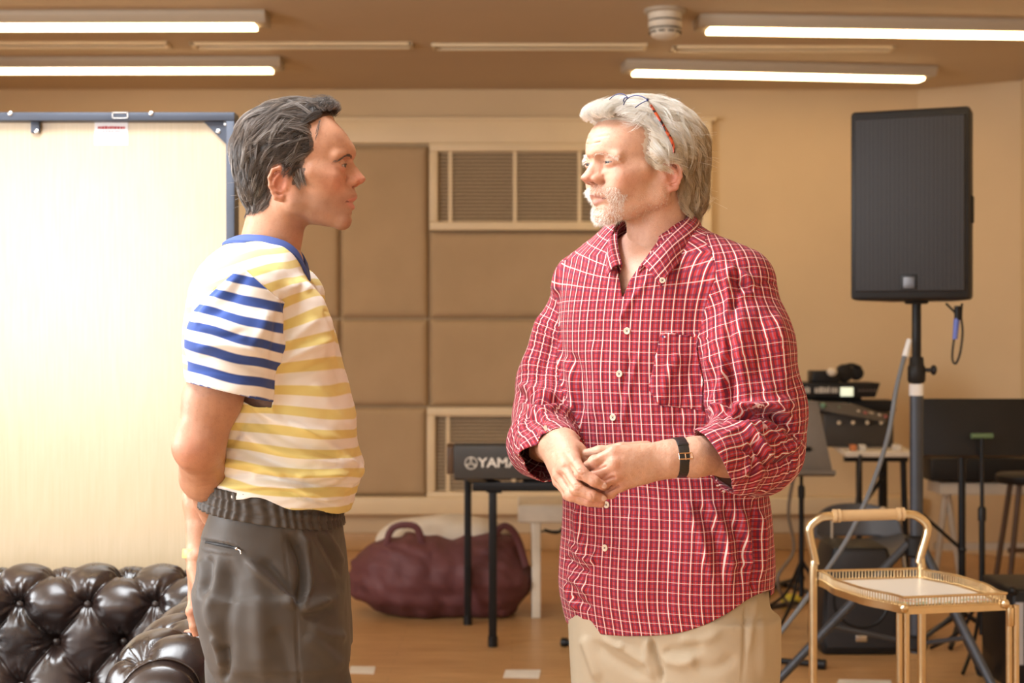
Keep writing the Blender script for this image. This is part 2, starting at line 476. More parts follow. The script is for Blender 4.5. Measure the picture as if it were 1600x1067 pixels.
# air grilles with fine slats
M_slat = mat('grille_slat', (0.60, 0.47, 0.31), 0.5, noise=0.03)
M_dark = mat('grille_dark', (0.07, 0.05, 0.03), 0.8)
def grille(x0, x1, y0, y1, lab):
    a = P(x0, y0, YB); b = P(x1, y1, YB)
    r = empty('air_grille', ((a.x+b.x)/2, YB, b.z), lab, 'air grille')
    f = MB(); w = 13
    for q in ((x0, x1, y0, y0+w), (x0, x1, y1-w, y1), (x0, x0+w, y0+w, y1-w), (x1-w, x1, y0+w, y1-w)):
        c, s = bx(*q, YB, 0.095); f.box(c, s, bev=0.006)
    f.build('frame', M_trim, r)
    c, s = bx(x0+w, x1-w, y0+w, y1-w, YB, 0.02); MB().box(c, s).build('backing', M_dark, r, smooth=False)
    sl = MB(); n = int((y1-y0-2*w)/5.5)
    for k in range(n):
        y = y0+w+(k+0.5)*(y1-y0-2*w)/n
        p = P((x0+x1)/2, y, YB)
        sl.box((p.x, YB-0.05, p.z), ((x1-x0-2*w)/240, 0.016, 0.0095), rot=Matrix.Rotation(-0.3, 3, 'X'))
    sl.build('slats', M_slat, r, smooth=False)
    for fx in (0.08, 0.5, 0.92):
        mu = MB()
        p = P(x0+w+(x1-x0-2*w)*fx, (y0+y1)/2, YB); mu.box((p.x, YB-0.062, p.z), (0.026, 0.012, (y1-y0-2*w)/240)); mu.build('mullion', M_trim, r, smooth=False)
grille(672, 937, 226, 361, 'cream framed air grille high on the back wall between the two men')
grille(668, 937, 636, 779, 'cream framed air grille low on the back wall behind the keyboard')

# ------------------------------------------------------------------ ceiling
M_lamp = emit('lamp_diffuser', LAMP_COL, LAMP_E)
M_fix = mat('lamp_body', (0.46, 0.39, 0.30), 0.5, noise=0.02)
def light_fixture(x, y, L, rz, lab, group=None):
    """surface mounted linear lamp, centre x, y"""
    r = empty('ceiling_light', (x, y, RZ1), lab, 'ceiling light', group); r.rotation_euler.z = 0
    R = Matrix.Rotation(rz, 3, 'Z')
    w = 0.20; h = 0.06
    pr = [(-w/2, 0), (-w/2+0.0, -0.02), (-0.075, -h), (0.075, -h), (w/2, -0.02), (w/2, 0)]
    b = MB()
    v0 = [Vector((x, y, RZ1))+R @ Vector((-L/2-0.06, q[0], q[1])) for q in pr]
    b.prism(v0, R @ Vector((L+0.12, 0, 0)), bev=0.004); b.build('housing', M_fix, r)
    d = MB(); d.box(Vector((x, y, RZ1-h-0.008)), (L, 0.105, 0.02), rot=R, bev=0.004); d.build('diffuser', M_lamp, r)
    return r
def lamp_between(xl, xr, ypl, ypr, lab, L=1.72):
    Yl = FPX*(RZ1-0.075-CZ)/(CY-ypl)
    Yr = FPX*(RZ1-0.075-CZ)/(CY-ypr)
    a = Vector(((xl-CX)/FPX*Yl, Yl, 0)); b = Vector(((xr-CX)/FPX*Yr, Yr, 0)) if xr else None
    return a, b
lh = RZ1-0.07-CZ
def atc(px, py): Y = FPX*lh/(CY-py); return Vector(((px-CX)/FPX*Y, Y, 0))
for (pl, pr_, lab) in (((990, 115), (1440, 125), 'lit ceiling light strip farther back on the right, above the big speaker'),
                       ((1106, 49), None, 'lit ceiling light strip nearer on the right, cut by the frame'),
                       (None, (425, 111), 'lit ceiling light strip farther back on the left, above the plywood board'),
                       (None, (400, 43), 'lit ceiling light strip nearer on the left, in the top corner')):
    L = 1.72
    if pl and pr_: a = atc(*pl); b = atc(*pr_)
    elif pl: a = atc(*pl); d = Vector((1, 0.075, 0)).normalized(); b = a+d*L
    else: b = atc(*pr_); d = Vector((1, -0.01, 0)).normalized(); a = b-d*L
    c = (a+b)/2; light_fixture(c.x, c.y, (b-a).length, math.atan2((b-a).y, (b-a).x), lab)
for i, (x, y) in enumerate(((-1.6, 4.3), (1.8, 4.6), (1.8, 1.2))):
    light_fixture(x, y, 1.72, 0, 'lit ceiling light strip over the near half of the room, out of view', 'ceiling lights over the near half')
# slot diffusers in the ceiling
lh2 = RZ1-CZ
for (x0, x1, y, lab) in ((-40, 265, 68, 'thin slot air diffuser in the ceiling, leftmost, between the two left lights'),
                    (300, 645, 69, 'thin slot air diffuser in the ceiling above the dark haired man\'s head'),
                    (675, 1010, 71, 'thin slot air diffuser in the ceiling just left of the smoke detector'),
                    (1050, 1395, 74, 'thin slot air diffuser in the ceiling right of the smoke detector')):
    Y = FPX*lh2/(CY-y); a = (x0-CX)/FPX*Y; b = (x1-CX)/FPX*Y
    r = empty('slot_diffuser', ((a+b)/2, Y, RZ1), lab, 'ceiling vent')
    f = MB(); f.box(((a+b)/2, Y-0.055, RZ1-0.009), (b-a, 0.03, 0.018), bev=0.003); f.box(((a+b)/2, Y+0.055, RZ1-0.009), (b-a, 0.03, 0.018), bev=0.003)
    f.box((a+0.01, Y, RZ1-0.009), (0.02, 0.14, 0.018)); f.box((b-0.01, Y, RZ1-0.009), (0.02, 0.14, 0.018))
    f.build('frame', M_trim, r)
    MB().box(((a+b)/2, Y, RZ1-0.002), (b-a-0.04, 0.08, 0.004)).build('slot', M_dark, r, smooth=False)
# smoke detector
sdp = P(1039, 18, 7.6); sx, sy = sdp.x, 7.6
r = empty('smoke_detector', (sx, sy, RZ1), 'white smoke detector hanging from the ceiling above the white haired man', 'smoke detector')
M_det = mat('detector_plastic', (0.72, 0.64, 0.52), 0.4)
MB().lathe((sx, sy, RZ1), (0, 0, -1), [(0.105, 0), (0.105, 0.012), (0.09, 0.02)]).build('base', mat('detector_base', (0.45, 0.38, 0.29), 0.5), r)
MB().lathe((sx, sy, RZ1), (0, 0, -1), [(0.083, 0.02), (0.083, 0.05), (0.076, 0.052), (0.076, 0.058), (0.083, 0.06), (0.082, 0.088), (0.074, 0.09), (0.074, 0.1), (0.078, 0.102), (0.066, 0.13), (0.045, 0.142), (0.02, 0.148)]).build('housing', M_det, r)
g = MB()
for k in range(10):
    an = 2*PI*k/10
    g.box((sx+0.074*math.cos(an), sy+0.074*math.sin(an), RZ1-0.114), (0.012, 0.03, 0.007), rz=an)
for hh in (0.055, 0.095):
    g.lathe((sx, sy, RZ1), (0, 0, -1), [(0.0795, hh-0.002), (0.0795, hh+0.003)])
g.build('openings', M_dark, r)

# ------------------------------------------------------------------ floor tape marks
M_tape = mat('floor_tape', (0.75, 0.72, 0.66), 0.6)
def onfloor(px, py): Y = FPX*CZ/(py-CY); return Vector(((px-CX)/FPX*Y, Y, 0))
for (pts, lab) in ((((548, 1041), (587, 1042), (584, 1053), (545, 1052)), 'pale tape mark on the floor just right of the grey trousers'),
              (((790, 1047), (845, 1047), (842, 1060), (786, 1059)), 'pale tape mark on the floor midway between the two men'),
              (((1310, 1062), (1392, 1063), (1394, 1075), (1306, 1074)), 'pale tape mark on the floor under the gold trolley')):
    q = [onfloor(*p)+Vector((0, 0, 0.0006)) for p in pts]
    c = sum(q, Vector())/4
    props(MB().prism(q, (0, 0, 0.0012)).build('tape_mark', M_tape, loc=(c.x, c.y, 0)), lab, 'tape')
# ================================================================== PLYWOOD STAGE PANEL
m, t = newmat('birch_plywood', (0.8, 0.62, 0.38), 0.35, spec=0.6)
t.b.inputs['Coat Weight'].default_value = 0.9; t.b.inputs['Coat Roughness'].default_value = 0.22; t.b.inputs['Coat IOR'].default_value = 1.7
tc = t.n('ShaderNodeTexCoord'); mp = t.n('ShaderNodeMapping'); mp.inputs['Scale'].default_value = (2.4, 1, 0.55); t.l(tc.outputs['Object'], mp.inputs['Vector'])
nz = t.n('ShaderNodeTexNoise', Scale=2.2, Detail=2.0, Distortion=0.8); t.l(mp.outputs[0], nz.inputs['Vector'])
wv = t.n('ShaderNodeTexNoise', Scale=3.0, Detail=2.0, Distortion=3.5); t.l(mp.outputs[0], wv.inputs['Vector'])
mp2 = t.n('ShaderNodeMapping'); mp2.inputs['Scale'].default_value = (60, 1, 2.0); t.l(tc.outputs['Object'], mp2.inputs['Vector'])
n2 = t.n('ShaderNodeTexNoise', Scale=3.0, Detail=3.0); t.l(mp2.outputs[0], n2.inputs['Vector'])
c1 = t.ramp(wv.outputs['Fac'], [(0.0, (0.50, 0.385, 0.235)), (0.55, (0.53, 0.415, 0.265)), (1.0, (0.56, 0.445, 0.29))])
c2 = t.ramp(n2.outputs['Fac'], [(0.35, (0.94, 0.93, 0.91)), (0.65, (1, 1, 1))])
t.l(t.mix(1.0, c1, c2, 'MULTIPLY'), t.b.inputs['Base Color'])
t.bump(n2.outputs['Fac'], 0.03, 0.001)
M_ply = m
YP = 4.3
M_deckframe = mat('deck_frame_metal', (0.055, 0.065, 0.09), 0.4, metal=0.4, noise=0.1)
pl, pr = P(-330, 0, YP).x, P(370, 0, YP).x; zt = P(0, 178, YP).z
r = empty('staging_deck', ((pl+pr)/2, YP, 0), 'big birch plywood stage panel with dark metal edge frame standing upright behind the sofa', 'plywood panel')
MB().box(((pl+pr)/2, YP+0.012, zt/2), (pr-pl-0.03, 0.018, zt-0.03)).build('board', M_ply, r, smooth=False)
f = MB(); w = 0.024
for (x0, x1, z0, z1) in ((pl, pr, zt-w, zt), (pl, pr, 0, w), (pl, pl+w, w, zt-w), (pr-w, pr, w, zt-w)):
    f.box(((x0+x1)/2, YP, (z0+z1)/2), (x1-x0, 0.07, z1-z0), bev=0.002)
for sx_, sz_ in ((1, 1), (-1, 1), (1, -1), (-1, -1)):
    cx_ = pr-w if sx_ > 0 else pl+w; cz_ = zt-w if sz_ > 0 else w
    f.prism([(cx_+0.002*sx_, YP-0.012, cz_+0.002*sz_), (cx_-0.066*sx_, YP-0.012, cz_), (cx_, YP-0.012, cz_-0.066*sz_)], (0, 0.012, 0))
f.build('edge_frame', M_deckframe, r)
p = P(57, 188, YP); b = MB(); b.box((p.x, YP-0.008, p.z-0.018), (0.025, 0.012, 0.038), bev=0.002); b.build('bracket', M_deckframe, r)
for q in ((57, 204), (341, 204), (353, 192), (20, 178), (239, 178)):
    p = P(q[0], q[1], YP-0.015); b = MB(); b.lathe((p.x, YP-0.012 if q[1] > 180 else YP-0.036, p.z-0.002), (0, -1, 0), [(0.007, 0), (0.006, 0.003), (0.003, 0.004)], 16); b.build('bolt', M_steel, r)
b = MB(); p = P(193, 183, YP)
for (dx, dz, sx_, sz_) in ((0, 0.007, 0.045, 0.003), (0, -0.008, 0.045, 0.003), (-0.021, 0, 0.003, 0.018), (0.021, 0, 0.003, 0.018)):
    b.box((p.x+dx, YP-0.037, p.z+dz), (sx_, 0.004, sz_))
b.build('latch', M_steel, r)
c, s = bx(148, 200, 190, 227, YP+0.003, 0.0015)
lb = MB().box(c, s).build('paper_label', mat('paper', (0.78, 0.77, 0.80), 0.7, noise=0.02), r, smooth=False); lb['label'] = 'white paper label with red heading'
b = MB(); random.seed(3); xx = 153
while xx < 195:
    ww = random.choice((2.2, 3, 4)); c, s = bx(xx, xx+ww, 197+random.random(), 201.5, YP+0.001, 0.0006); b.box(c, s); xx += ww+0.8
b.build('heading', mat('red_ink', (0.45, 0.06, 0.08), 0.6), lb, smooth=False)
b = MB()
for k, (x0, x1) in enumerate(((160, 188), (163, 184), (159, 190), (163, 186), (161, 188), (158, 192))):
    xx = x0
    while xx < x1:
        ww = 1.5+random.random()*3; c, s = bx(xx, min(x1, xx+ww), 204.5+k*3.4, 206+k*3.4, YP+0.001, 0.0006); b.box(c, s); xx += ww+1
b.build('small_print', mat('grey_ink', (0.25, 0.24, 0.28), 0.6), lb, smooth=False)

# ================================================================== CHESTERFIELD SOFA
m, t = newmat('sofa_leather', (0.02, 0.01, 0.008), 0.3, spec=0.6)
tc = t.n('ShaderNodeTexCoord'); nz = t.n('ShaderNodeTexNoise', Scale=7.0, Detail=5.0); t.l(tc.outputs['Object'], nz.inputs['Vector'])
t.l(t.ramp(nz.outputs['Fac'], [(0.3, (0.010, 0.006, 0.0055)), (0.75, (0.030, 0.015, 0.011))]), t.b.inputs['Base Color'])
n2 = t.n('ShaderNodeTexVoronoi', Scale=260.0); t.l(tc.outputs['Object'], n2.inputs['Vector'])
t.l(t.ramp(nz.outputs['Fac'], [(0.3, (0.22,)*3), (0.7, (0.38,)*3)]), t.b.inputs['Roughness'])
t.bump(n2.outputs['Distance'], 0.08, 0.001)
t.b.inputs['Coat Weight'].default_value = 0.25; t.b.inputs['Coat Roughness'].default_value = 0.25
M_leather = m
def tuft(prof, along, n_al, lo, hi, phase, pitch, rows, vof, seed=0):
    """deep buttoned leather: prof = 2D points (out, z) of the cushion profile, swept between lo and hi.
    returns vertices (a, out, z), quads, button places"""
    pr_ = spline([(q[0], q[1], 0) for q in prof], 14)
    # resample by arc length
    L = [0]
    for i in range(1, len(pr_)): L.append(L[-1]+(pr_[i]-pr_[i-1]).length)
    nv = int(L[-1]/0.004)
    Lv = np.linspace(0, L[-1], nv)
    po = np.interp(Lv, L, [q.x for q in pr_]); pz = np.interp(Lv, L, [q.y for q in pr_])
    to = np.gradient(po, Lv); tz = np.gradient(pz, Lv); nrm = np.hypot(to, tz); no, nzz = tz/nrm, -to/nrm
    A = np.linspace(lo, hi, n_al); a, v = np.meshgrid(A, Lv, indexing='ij')
    q = rows
    u1 = (a-phase)/pitch + (v-vof)/(2*q); u2 = (a-phase)/pitch - (v-vof)/(2*q)
    s1 = np.abs(np.sin(PI*u1)); s2 = np.abs(np.sin(PI*u2))
    H = 0.030*np.power(s1*s2, 0.42)
    # nearest button
    bu1 = np.round(u1); bu2 = np.round(u2)
    ba = (bu1+bu2)/2*pitch+phase; bv = (bu1-bu2)*q+vof
    rr = np.hypot(a-ba, v-bv); an = np.arctan2(v-bv, a-ba)
    H -= 0.034*np.exp(-(rr/0.024)**2)
    rnd = np.random.RandomState(seed)
    w = 0.0
    for k in (7, 11, 16):
        w = w+np.sin(an*k+(bu1*3.1+bu2*5.7)*k)*(0.6 if k == 7 else 0.5)
    H += 0.0036*w*np.exp(-((rr-0.026)/0.024)**2)
    H += 0.003*noise3(np.stack([a*6, v*6, a*0], -1).reshape(-1, 3), seed).reshape(a.shape)
    edge = np.clip(np.minimum(v, L[-1]-v)/0.04, 0, 1); H = H*edge
    if lo > 0: H = H*np.clip((a-lo)/0.07, 0, 1)**0.5
    out = po[None]+no[None]*H; z = pz[None]+nzz[None]*H
    V = np.stack([a, out, z], -1).reshape(-1, 3)
    i, j = np.meshgrid(np.arange(n_al-1), np.arange(nv-1), indexing='ij')
    b0 = i*nv+j; Q = np.stack([b0, b0+nv, b0+nv+1, b0+1], -1).reshape(-1, 4)
    btn = []
    for i in range(-60, 60):
        for j in range(-60, 60):
            aa = (i+j)/2*pitch+phase; vv = (i-j)*q+vof
            if lo+0.03 < aa < hi-0.03 and 0.03 < vv < L[-1]-0.03:
                k = int(vv/L[-1]*(nv-1)); btn.append((aa, po[k]+no[k]*-0.019, pz[k]+nzz[k]*-0.019, no[k], nzz[k]))
    return V, Q, btn
sofa = empty('chesterfield_sofa', (-1.6, 3.75, 0), 'dark brown deep buttoned leather chesterfield sofa in front of the plywood panel', 'sofa')
SB = 3.93    # front of the back cushion
# back: profile out = towards the camera from plane Y; point (out, z)
prof = [(0.06, 0.36), (0.045, 0.45), (0.02, 0.56), (0.03, 0.64), (0.045, 0.69), (0.02, 0.735), (-0.05, 0.752), (-0.11, 0.73), (-0.14, 0.68), (-0.13, 0.62)]
pitch = 103/598.0
ph = P(36, 0, SB).x
V, Q, btn = tuft(prof, 'x', 700, -2.75, -0.72, ph, pitch, 0.105, 0.338, 1)
W3 = np.stack([V[:, 0], SB-V[:, 1], V[:, 2]], -1)
back = link_mesh('backrest', np_mesh('backrest', W3, Q), M_leather, sofa)
for (aa, o_, z_, no_, nz_) in btn:
    ax = Vector((0, -no_, nz_)); R = ax.to_track_quat('Z', 'Y').to_matrix()
    if z_ > 0.45 and no_ > -0.6 and aa > -1.6: MB().ball((aa, SB-o_, z_), (0.011, 0.011, 0.006), 12, R).build('button', M_leather, back)
# right arm, running towards the camera
AX = -0.745
prof = [(0.10, 0.36), (0.085, 0.45), (0.06, 0.54), (0.065, 0.62), (0.06, 0.68), (0.01, 0.722), (-0.06, 0.735), (-0.13, 0.71), (-0.16, 0.65), (-0.15, 0.58), (-0.12, 0.54)]
V, Q, btn = tuft(prof, 'y', 330, 3.08, 3.98, 3.2, pitch, 0.108, 0.278, 2)
# round the front end of the arm
fr_ = np.clip((3.16-V[:, 0])/0.08, 0, 1)
cen = np.array([-0.03, 0.62]); 
W3 = np.stack([AX-V[:, 1], V[:, 0], V[:, 2]], -1)
W3[:, 0] = W3[:, 0]+(AX+0.03-W3[:, 0])*0.25*fr_**2; W3[:, 2] = W3[:, 2]-0.02*fr_**2*(W3[:, 2] > 0.55)
nv_ = len(W3)//330; ringp = W3[:nv_]; cc_ = ringp.mean(0)+np.array([0.01, 0, -0.03]); add = []; nq = []
bs = len(W3)
for k_i, (s_, dy_) in enumerate(((0.92, -0.016), (0.75, -0.026), (0.45, -0.03), (0.05, -0.031))):
    r_ = cc_+(ringp-cc_)*s_; r_[:, 1] = ringp[:, 1]+dy_; add.append(r_)
for k_i in range(4):
    p0 = 0 if k_i == 0 else bs+(k_i-1)*nv_; p1 = bs+k_i*nv_
    for j_ in range(nv_-1): nq.append((p0+j_, p0+j_+1, p1+j_+1, p1+j_))
W3 = np.concatenate([W3]+add); Qa = np.concatenate([Q[:, ::-1], np.array(nq)])
arm = link_mesh('arm', np_mesh('arm', W3, Qa), M_leather, sofa)
for (aa, o_, z_, no_, nz_) in btn:
    ax = Vector((-no_, 0, nz_)); R = ax.to_track_quat('Z', 'Y').to_matrix()
    if z_ > 0.50: MB().ball((AX-o_, aa, z_), (0.011, 0.011, 0.006), 12, R).build('button', M_leather, arm)
fp = spline([(AX-0.09, 3.12, 0.1), (AX-0.08, 3.12, 0.42), (AX-0.04, 3.12, 0.55), (AX+0.03, 3.12, 0.62), (AX+0.09, 3.12, 0.55), (AX+0.09, 3.12, 0.42), (AX+0.09, 3.12, 0.1)], 8)
MB().prism(fp, (0, 0.86, 0), bev=0.006).build('arm_core', M_leather, sofa)
MB().box((-1.75, SB+0.085, 0.37), (2.0, 0.12, 0.62), bev=0.03).build('back_panel', M_leather, sofa)
MB().box((-1.78, 3.52, 0.2), (1.86, 0.84, 0.2), bev=0.03).build('base', M_leather, sofa)
for k in range(3): MB().box((-2.5+0.62*k+0.31*0+0.02, 3.50, 0.385), (0.61, 0.80, 0.17), bev=0.05).build('seat_cushion', M_leather, sofa)
MB().box((-2.72, 3.55, 0.36), (0.2, 0.9, 0.6), bev=0.08).build('far_arm', M_leather, sofa)
for (x_, y_) in ((-0.8, 3.2), (-2.6, 3.2), (-0.8, 3.9), (-2.6, 3.9)):
    MB().lathe((x_, y_, 0), (0, 0, 1), [(0.02, 0), (0.03, 0.03), (0.035, 0.11)], 20).build('foot', mat('dark_wood', (0.06, 0.03, 0.018), 0.3), sofa)

# ================================================================== GOLD TEA TROLLEY
M_gold = mat('brass', (0.72, 0.58, 0.37), 0.28, metal=1.0, noise=0.06, nscale=20)
m, t = newmat('tray_glass', (0.80, 0.79, 0.75), 0.3)
tc = t.n('ShaderNodeTexCoord'); 
def blotch(scale, lo, hi, off):
    mp = t.n('ShaderNodeMapping'); mp.inputs['Location'].default_value = off; t.l(tc.outputs['Object'], mp.inputs['Vector'])
    v = t.n('ShaderNodeTexNoise', Scale=scale, Detail=3.0); t.l(mp.outputs[0], v.inputs['Vector'])
    return t.ramp(v.outputs['Fac'], [(lo, (0, 0, 0)), (hi, (1, 1, 1))])
sep = t.n('ShaderNodeSeparateXYZ'); t.l(tc.outputs['Object'], sep.inputs[0])
near = t.math('MULTIPLY', t.math('LESS_THAN', sep.outputs[1], -0.12), t.math('GREATER_THAN', sep.outputs[1], -0.27))
c = t.mix(t.math('MULTIPLY', near, blotch(28, 0.53, 0.58, (0, 0, 0))), (0.80, 0.79, 0.75), (0.25, 0.42, 0.30))
c = t.mix(t.math('MULTIPLY', near, blotch(22, 0.62, 0.66, (3, 1, 0))), c, (0.62, 0.22, 0.16))
t.l(c, t.b.inputs['Base Color']); M_tray = m
TZ = 0.66
# tray corners in plan: back-left, back-right, front-right, front-left
def onz(px, py, z): Y = FPX*(CZ-z)/(py-CY); return Vector(((px-CX)/FPX*Y, Y, z))
BL, BR, FR, FL = onz(1277, 897, TZ+0.02), onz(1440, 893, TZ+0.02), onz(1575, 948, TZ-0.005), onz(1412, 955, TZ-0.005)
for v in (BL, BR, FR, FL): v.z = TZ
ctr = (BL+BR+FR+FL)/4
tr = empty('tea_trolley', (ctr.x, ctr.y, 0), 'small gold tube tea trolley with white floral tray at the right', 'trolley')
def edge(a, b, bulge):
    n = 16; o = []
    d = (b-a); nn = Vector((d.y, -d.x, 0)).normalized()
    for i in range(n):
        t_ = i/n; o.append(a+d*t_+nn*bulge*(math.sin(PI*t_)**2*(1.2 if abs(t_-0.5) < 0.5 else 0)-0.35*math.sin(PI*t_)*math.cos(2*PI*t_)**2))
    return o
outl = edge(BL, FL, 0.035)+edge(FL, FR, 0.0)+edge(FR, BR, 0.035)+edge(BR, BL, 0.0)
def sc_(pts, k, dz): return [Vector((ctr.x+(p.x-ctr.x)*k, ctr.y+(p.y-ctr.y)*k, p.z+dz)) for p in pts]
inner = sc_(outl, 0.90, 0)
b = MB(); b.prism(sc_(outl, 0.905, -0.004), (0, 0, 0.009)); b.build('tray_panel', M_tray, tr, smooth=False)
# rim: sloped band from panel to outer edge, with gallery rail
b = MB()
n = len(outl)
for k0, z0, k1, z1 in ((0.88, 0.004, 0.90, 0.007), (0.90, 0.007, 1.0, 0.002), (1.0, 0.002, 1.0, -0.014), (1.0, -0.014, 0.88, -0.008)):
    A = [b.bm.verts.new(p) for p in sc_(outl, k0, z0)]; B_ = [b.bm.verts.new(p) for p in sc_(outl, k1, z1)]
    for i in range(n): b.bm.faces.new((A[i], A[(i+1) % n], B_[(i+1) % n], B_[i]))
b.build('rim', M_gold, tr)
b = MB(); gal = sc_(outl, 0.985, 0.030); b.tube(gal+[gal[0]], 0.0035, 8, caps=False)
gal0 = sc_(outl, 0.985, 0.004); b.tube(gal0+[gal0[0]], 0.003, 8, caps=False)
per = [(gal0[i], gal0[(i+1) % n], gal[i], gal[(i+1) % n]) for i in range(n)]
for (a0, a1, b0, b1) in per:
    m_ = max(1, round((a1-a0).length/0.009))
    for q in range(m_):
        f_ = (q+0.5)/m_; b.rod(a0.lerp(a1, f_), b0.lerp(b1, f_), 0.0017, 6)
b.build('gallery', M_gold, tr)
hr = 0.0125
HZ = TZ+0.185
hp = [Vector((BL.x-0.012, BL.y, 0.04)), Vector((BL.x-0.012, BL.y, TZ)), Vector((BL.x-0.006, BL.y, TZ+0.05)), Vector((BL.x-0.022, BL.y, TZ+0.13)), Vector((BL.x-0.02, BL.y, TZ+0.16))]
hp += [Vector((BL.x+0.012, BL.y, HZ)), Vector((BL.x+0.05, BL.y, HZ+0.004))]
mid = (BL+BR)/2
right = [Vector((BL.x+BR.x-p.x, BL.y+(BR.y-BL.y)*1.0, p.z)) for p in reversed(hp)]
right = [Vector((p.x-0.006 if p.z > TZ+0.1 else p.x-0.012, p.y, p.z)) for p in right]
hd = MB(); hd.tube(spline(hp, 6)+spline(right, 6), hr, 16); hd.build('handle_frame', M_gold, tr)
b = MB(); hl = hp[-1]; hr_ = right[0]
b.rod(hl, hr_, 0.0165, 20)
for f_ in (0.0, 0.06, 0.94, 1.0):
    q = hl.lerp(hr_, f_); b.rod(q-Vector((0.005, 0, 0)), q+Vector((0.005, 0, 0)), 0.0195, 20)
b.build('grip', mat('grip_wood', (0.62, 0.42, 0.22), 0.4), tr)
for v, nm in ((FL, 0), (FR, 1)):
    b = MB()
    for dx in (-0.009, 0.009): b.rod(Vector((v.x+dx+(0.012 if nm else -0.002), v.y, 0.04)), Vector((v.x+dx+(0.012 if nm else -0.002), v.y, TZ-(0.0 if nm else 0.01))), 0.0085, 14)
    b.build('leg', M_gold, tr)
MB().ball(FL+Vector((0, -0.005, 0.004)), 0.013, 12).build('corner_cap', M_gold, tr)
b = MB(); b.ball(FR+Vector((-0.01, -0.005, 0.004)), 0.013, 12); b.box(FR+Vector((0.004, -0.008, -0.03)), (0.016, 0.01, 0.05), bev=0.003); b.build('corner_cap', M_gold, tr)
b = MB(); b.prism(sc_(outl, 0.93, -TZ+0.24), (0, 0, 0.012)); b.build('lower_shelf', M_gold, tr, smooth=False)
for v in (BL, BR, FR, FL):
    MB().lathe(v+Vector((0, -0.012, 0.022-TZ)), (0, 1, 0), [(0.022, 0), (0.022, 0.018), (0.01, 0.022)], 20).build('castor', M_black, tr)

# ================================================================== LOUDSPEAKER ON ITS TRIPOD
SX, SY = (1432-CX)/FPX*5.9, 5.9
m, t = newmat('speaker_grille', (0.03, 0.03, 0.032), 0.5, metal=0.1, spec=0.3)
tc = t.n('ShaderNodeTexCoord'); v = t.n('ShaderNodeTexVoronoi', Scale=170.0); v.feature = 'F1'; v.inputs['Randomness'].default_value = 0.0
t.l(tc.outputs['Object'], v.inputs['Vector'])
t.l(t.ramp(v.outputs['Distance'], [(0.22, (0.008, 0.008, 0.009)), (0.34, (0.036, 0.036, 0.040))]), t.b.inputs['Base Color'])
t.bump(v.outputs['Distance'], 0.5, 0.002); M_grille = m
zt_, zb_ = P(0, 181, 5.9).z, P(0, 470, 5.9).z; H_ = zt_-zb_; Wd = 0.435
yaw = 0.385
R = Matrix.Rotation(-yaw, 3, 'Z')   # front normal turned to image left
O = Vector((P(1421, 0, 5.72).x, 5.72, zb_))   # middle of the front face bottom
def sp(x, y, z): return O+R @ Vector((x, y, z))
spk = empty('loudspeaker', sp(0, 0.18, 0), 'big black loudspeaker up on a tripod pole at the right', 'loudspeaker')
b = MB()
b.prism([sp(-Wd/2, 0, 0), sp(Wd/2, 0, 0), sp(Wd/2, 0.12, 0), sp(Wd/2-0.09, 0.36, 0), sp(-Wd/2+0.09, 0.36, 0), sp(-Wd/2, 0.12, 0)], (0, 0, H_), bev=0.014)
b.build('cabinet', M_black, spk)
b = MB(); b.box(sp(0, -0.004, H_/2), (Wd-0.035, 0.016, H_-0.06), rot=R, bev=0.006); gr = b.build('front_grille', M_grille, spk)
b = MB(); b.box(sp(-0.0, -0.013, 0.065), (0.06, 0.006, 0.055), rot=R, bev=0.002); b.build('badge_recess', M_blackmetal, gr)
b = MB(); b.box(sp(0.0, -0.017, 0.062), (0.04, 0.003, 0.042), rot=R, bev=0.001); b.build('badge', mat('badge_grey', (0.12, 0.12, 0.13), 0.3, metal=0.6), gr)
b = MB(); b.box(sp(Wd/2+0.001, 0.06, H_*0.47), (0.012, 0.05, 0.10), rot=R, bev=0.004); b.build('side_handle', M_rubber, spk)
b = MB(); b.lathe(Vector((SX, SY, zb_-0.012)), (0, 0, 1), [(0.04, 0), (0.045, 0.006), (0.045, 0.012)], 24); b.build('pole_socket', M_rubber, spk)

st = empty('speaker_stand', (SX, SY, 0), 'dark tripod pole stand carrying the big loudspeaker', 'speaker stand')
b = MB(); b.rod((SX, SY, 0.95), (SX, SY, zb_-0.012), 0.0175, 20); b.build('upper_pole', M_blackmetal, st)
b = MB(); b.rod((SX, SY, 0.16), (SX, SY, 1.16), 0.0255, 24); b.build('lower_pole', M_greymetal, st)
zc = P(0, 578, 5.9).z
b = MB(); b.lathe((SX, SY, zc-0.05), (0, 0, 1), [(0.028, 0), (0.034, 0.01), (0.034, 0.06), (0.028, 0.07), (0.026, 0.1)], 24)
b.rod((SX+0.03, SY-0.01, zc), (SX+0.055, SY-0.02, zc), 0.008, 12); b.ball((SX+0.06, SY-0.02, zc), (0.012, 0.02, 0.02), 12); b.build('clamp_collar', M_black, st)
b = MB(); b.lathe((SX, SY, P(0, 618, 5.9).z), (0, 0, 1), [(0.0275, 0), (0.0275, 0.045)], 24); b.build('tape_band', mat('white_tape', (0.8, 0.8, 0.8), 0.5), st)
hz = P(0, 850, 5.9).z
b = MB(); b.lathe((SX, SY, hz-0.05), (0, 0, 1), [(0.03, 0), (0.045, 0.01), (0.045, 0.075), (0.032, 0.085)], 24); b.build('leg_hub', M_black, st)
b = MB(); b.lathe((SX, SY, 0.17), (0, 0, 1), [(0.03, 0), (0.042, 0.01), (0.042, 0.05), (0.03, 0.06)], 24); b.build('brace_collar', M_black, st)
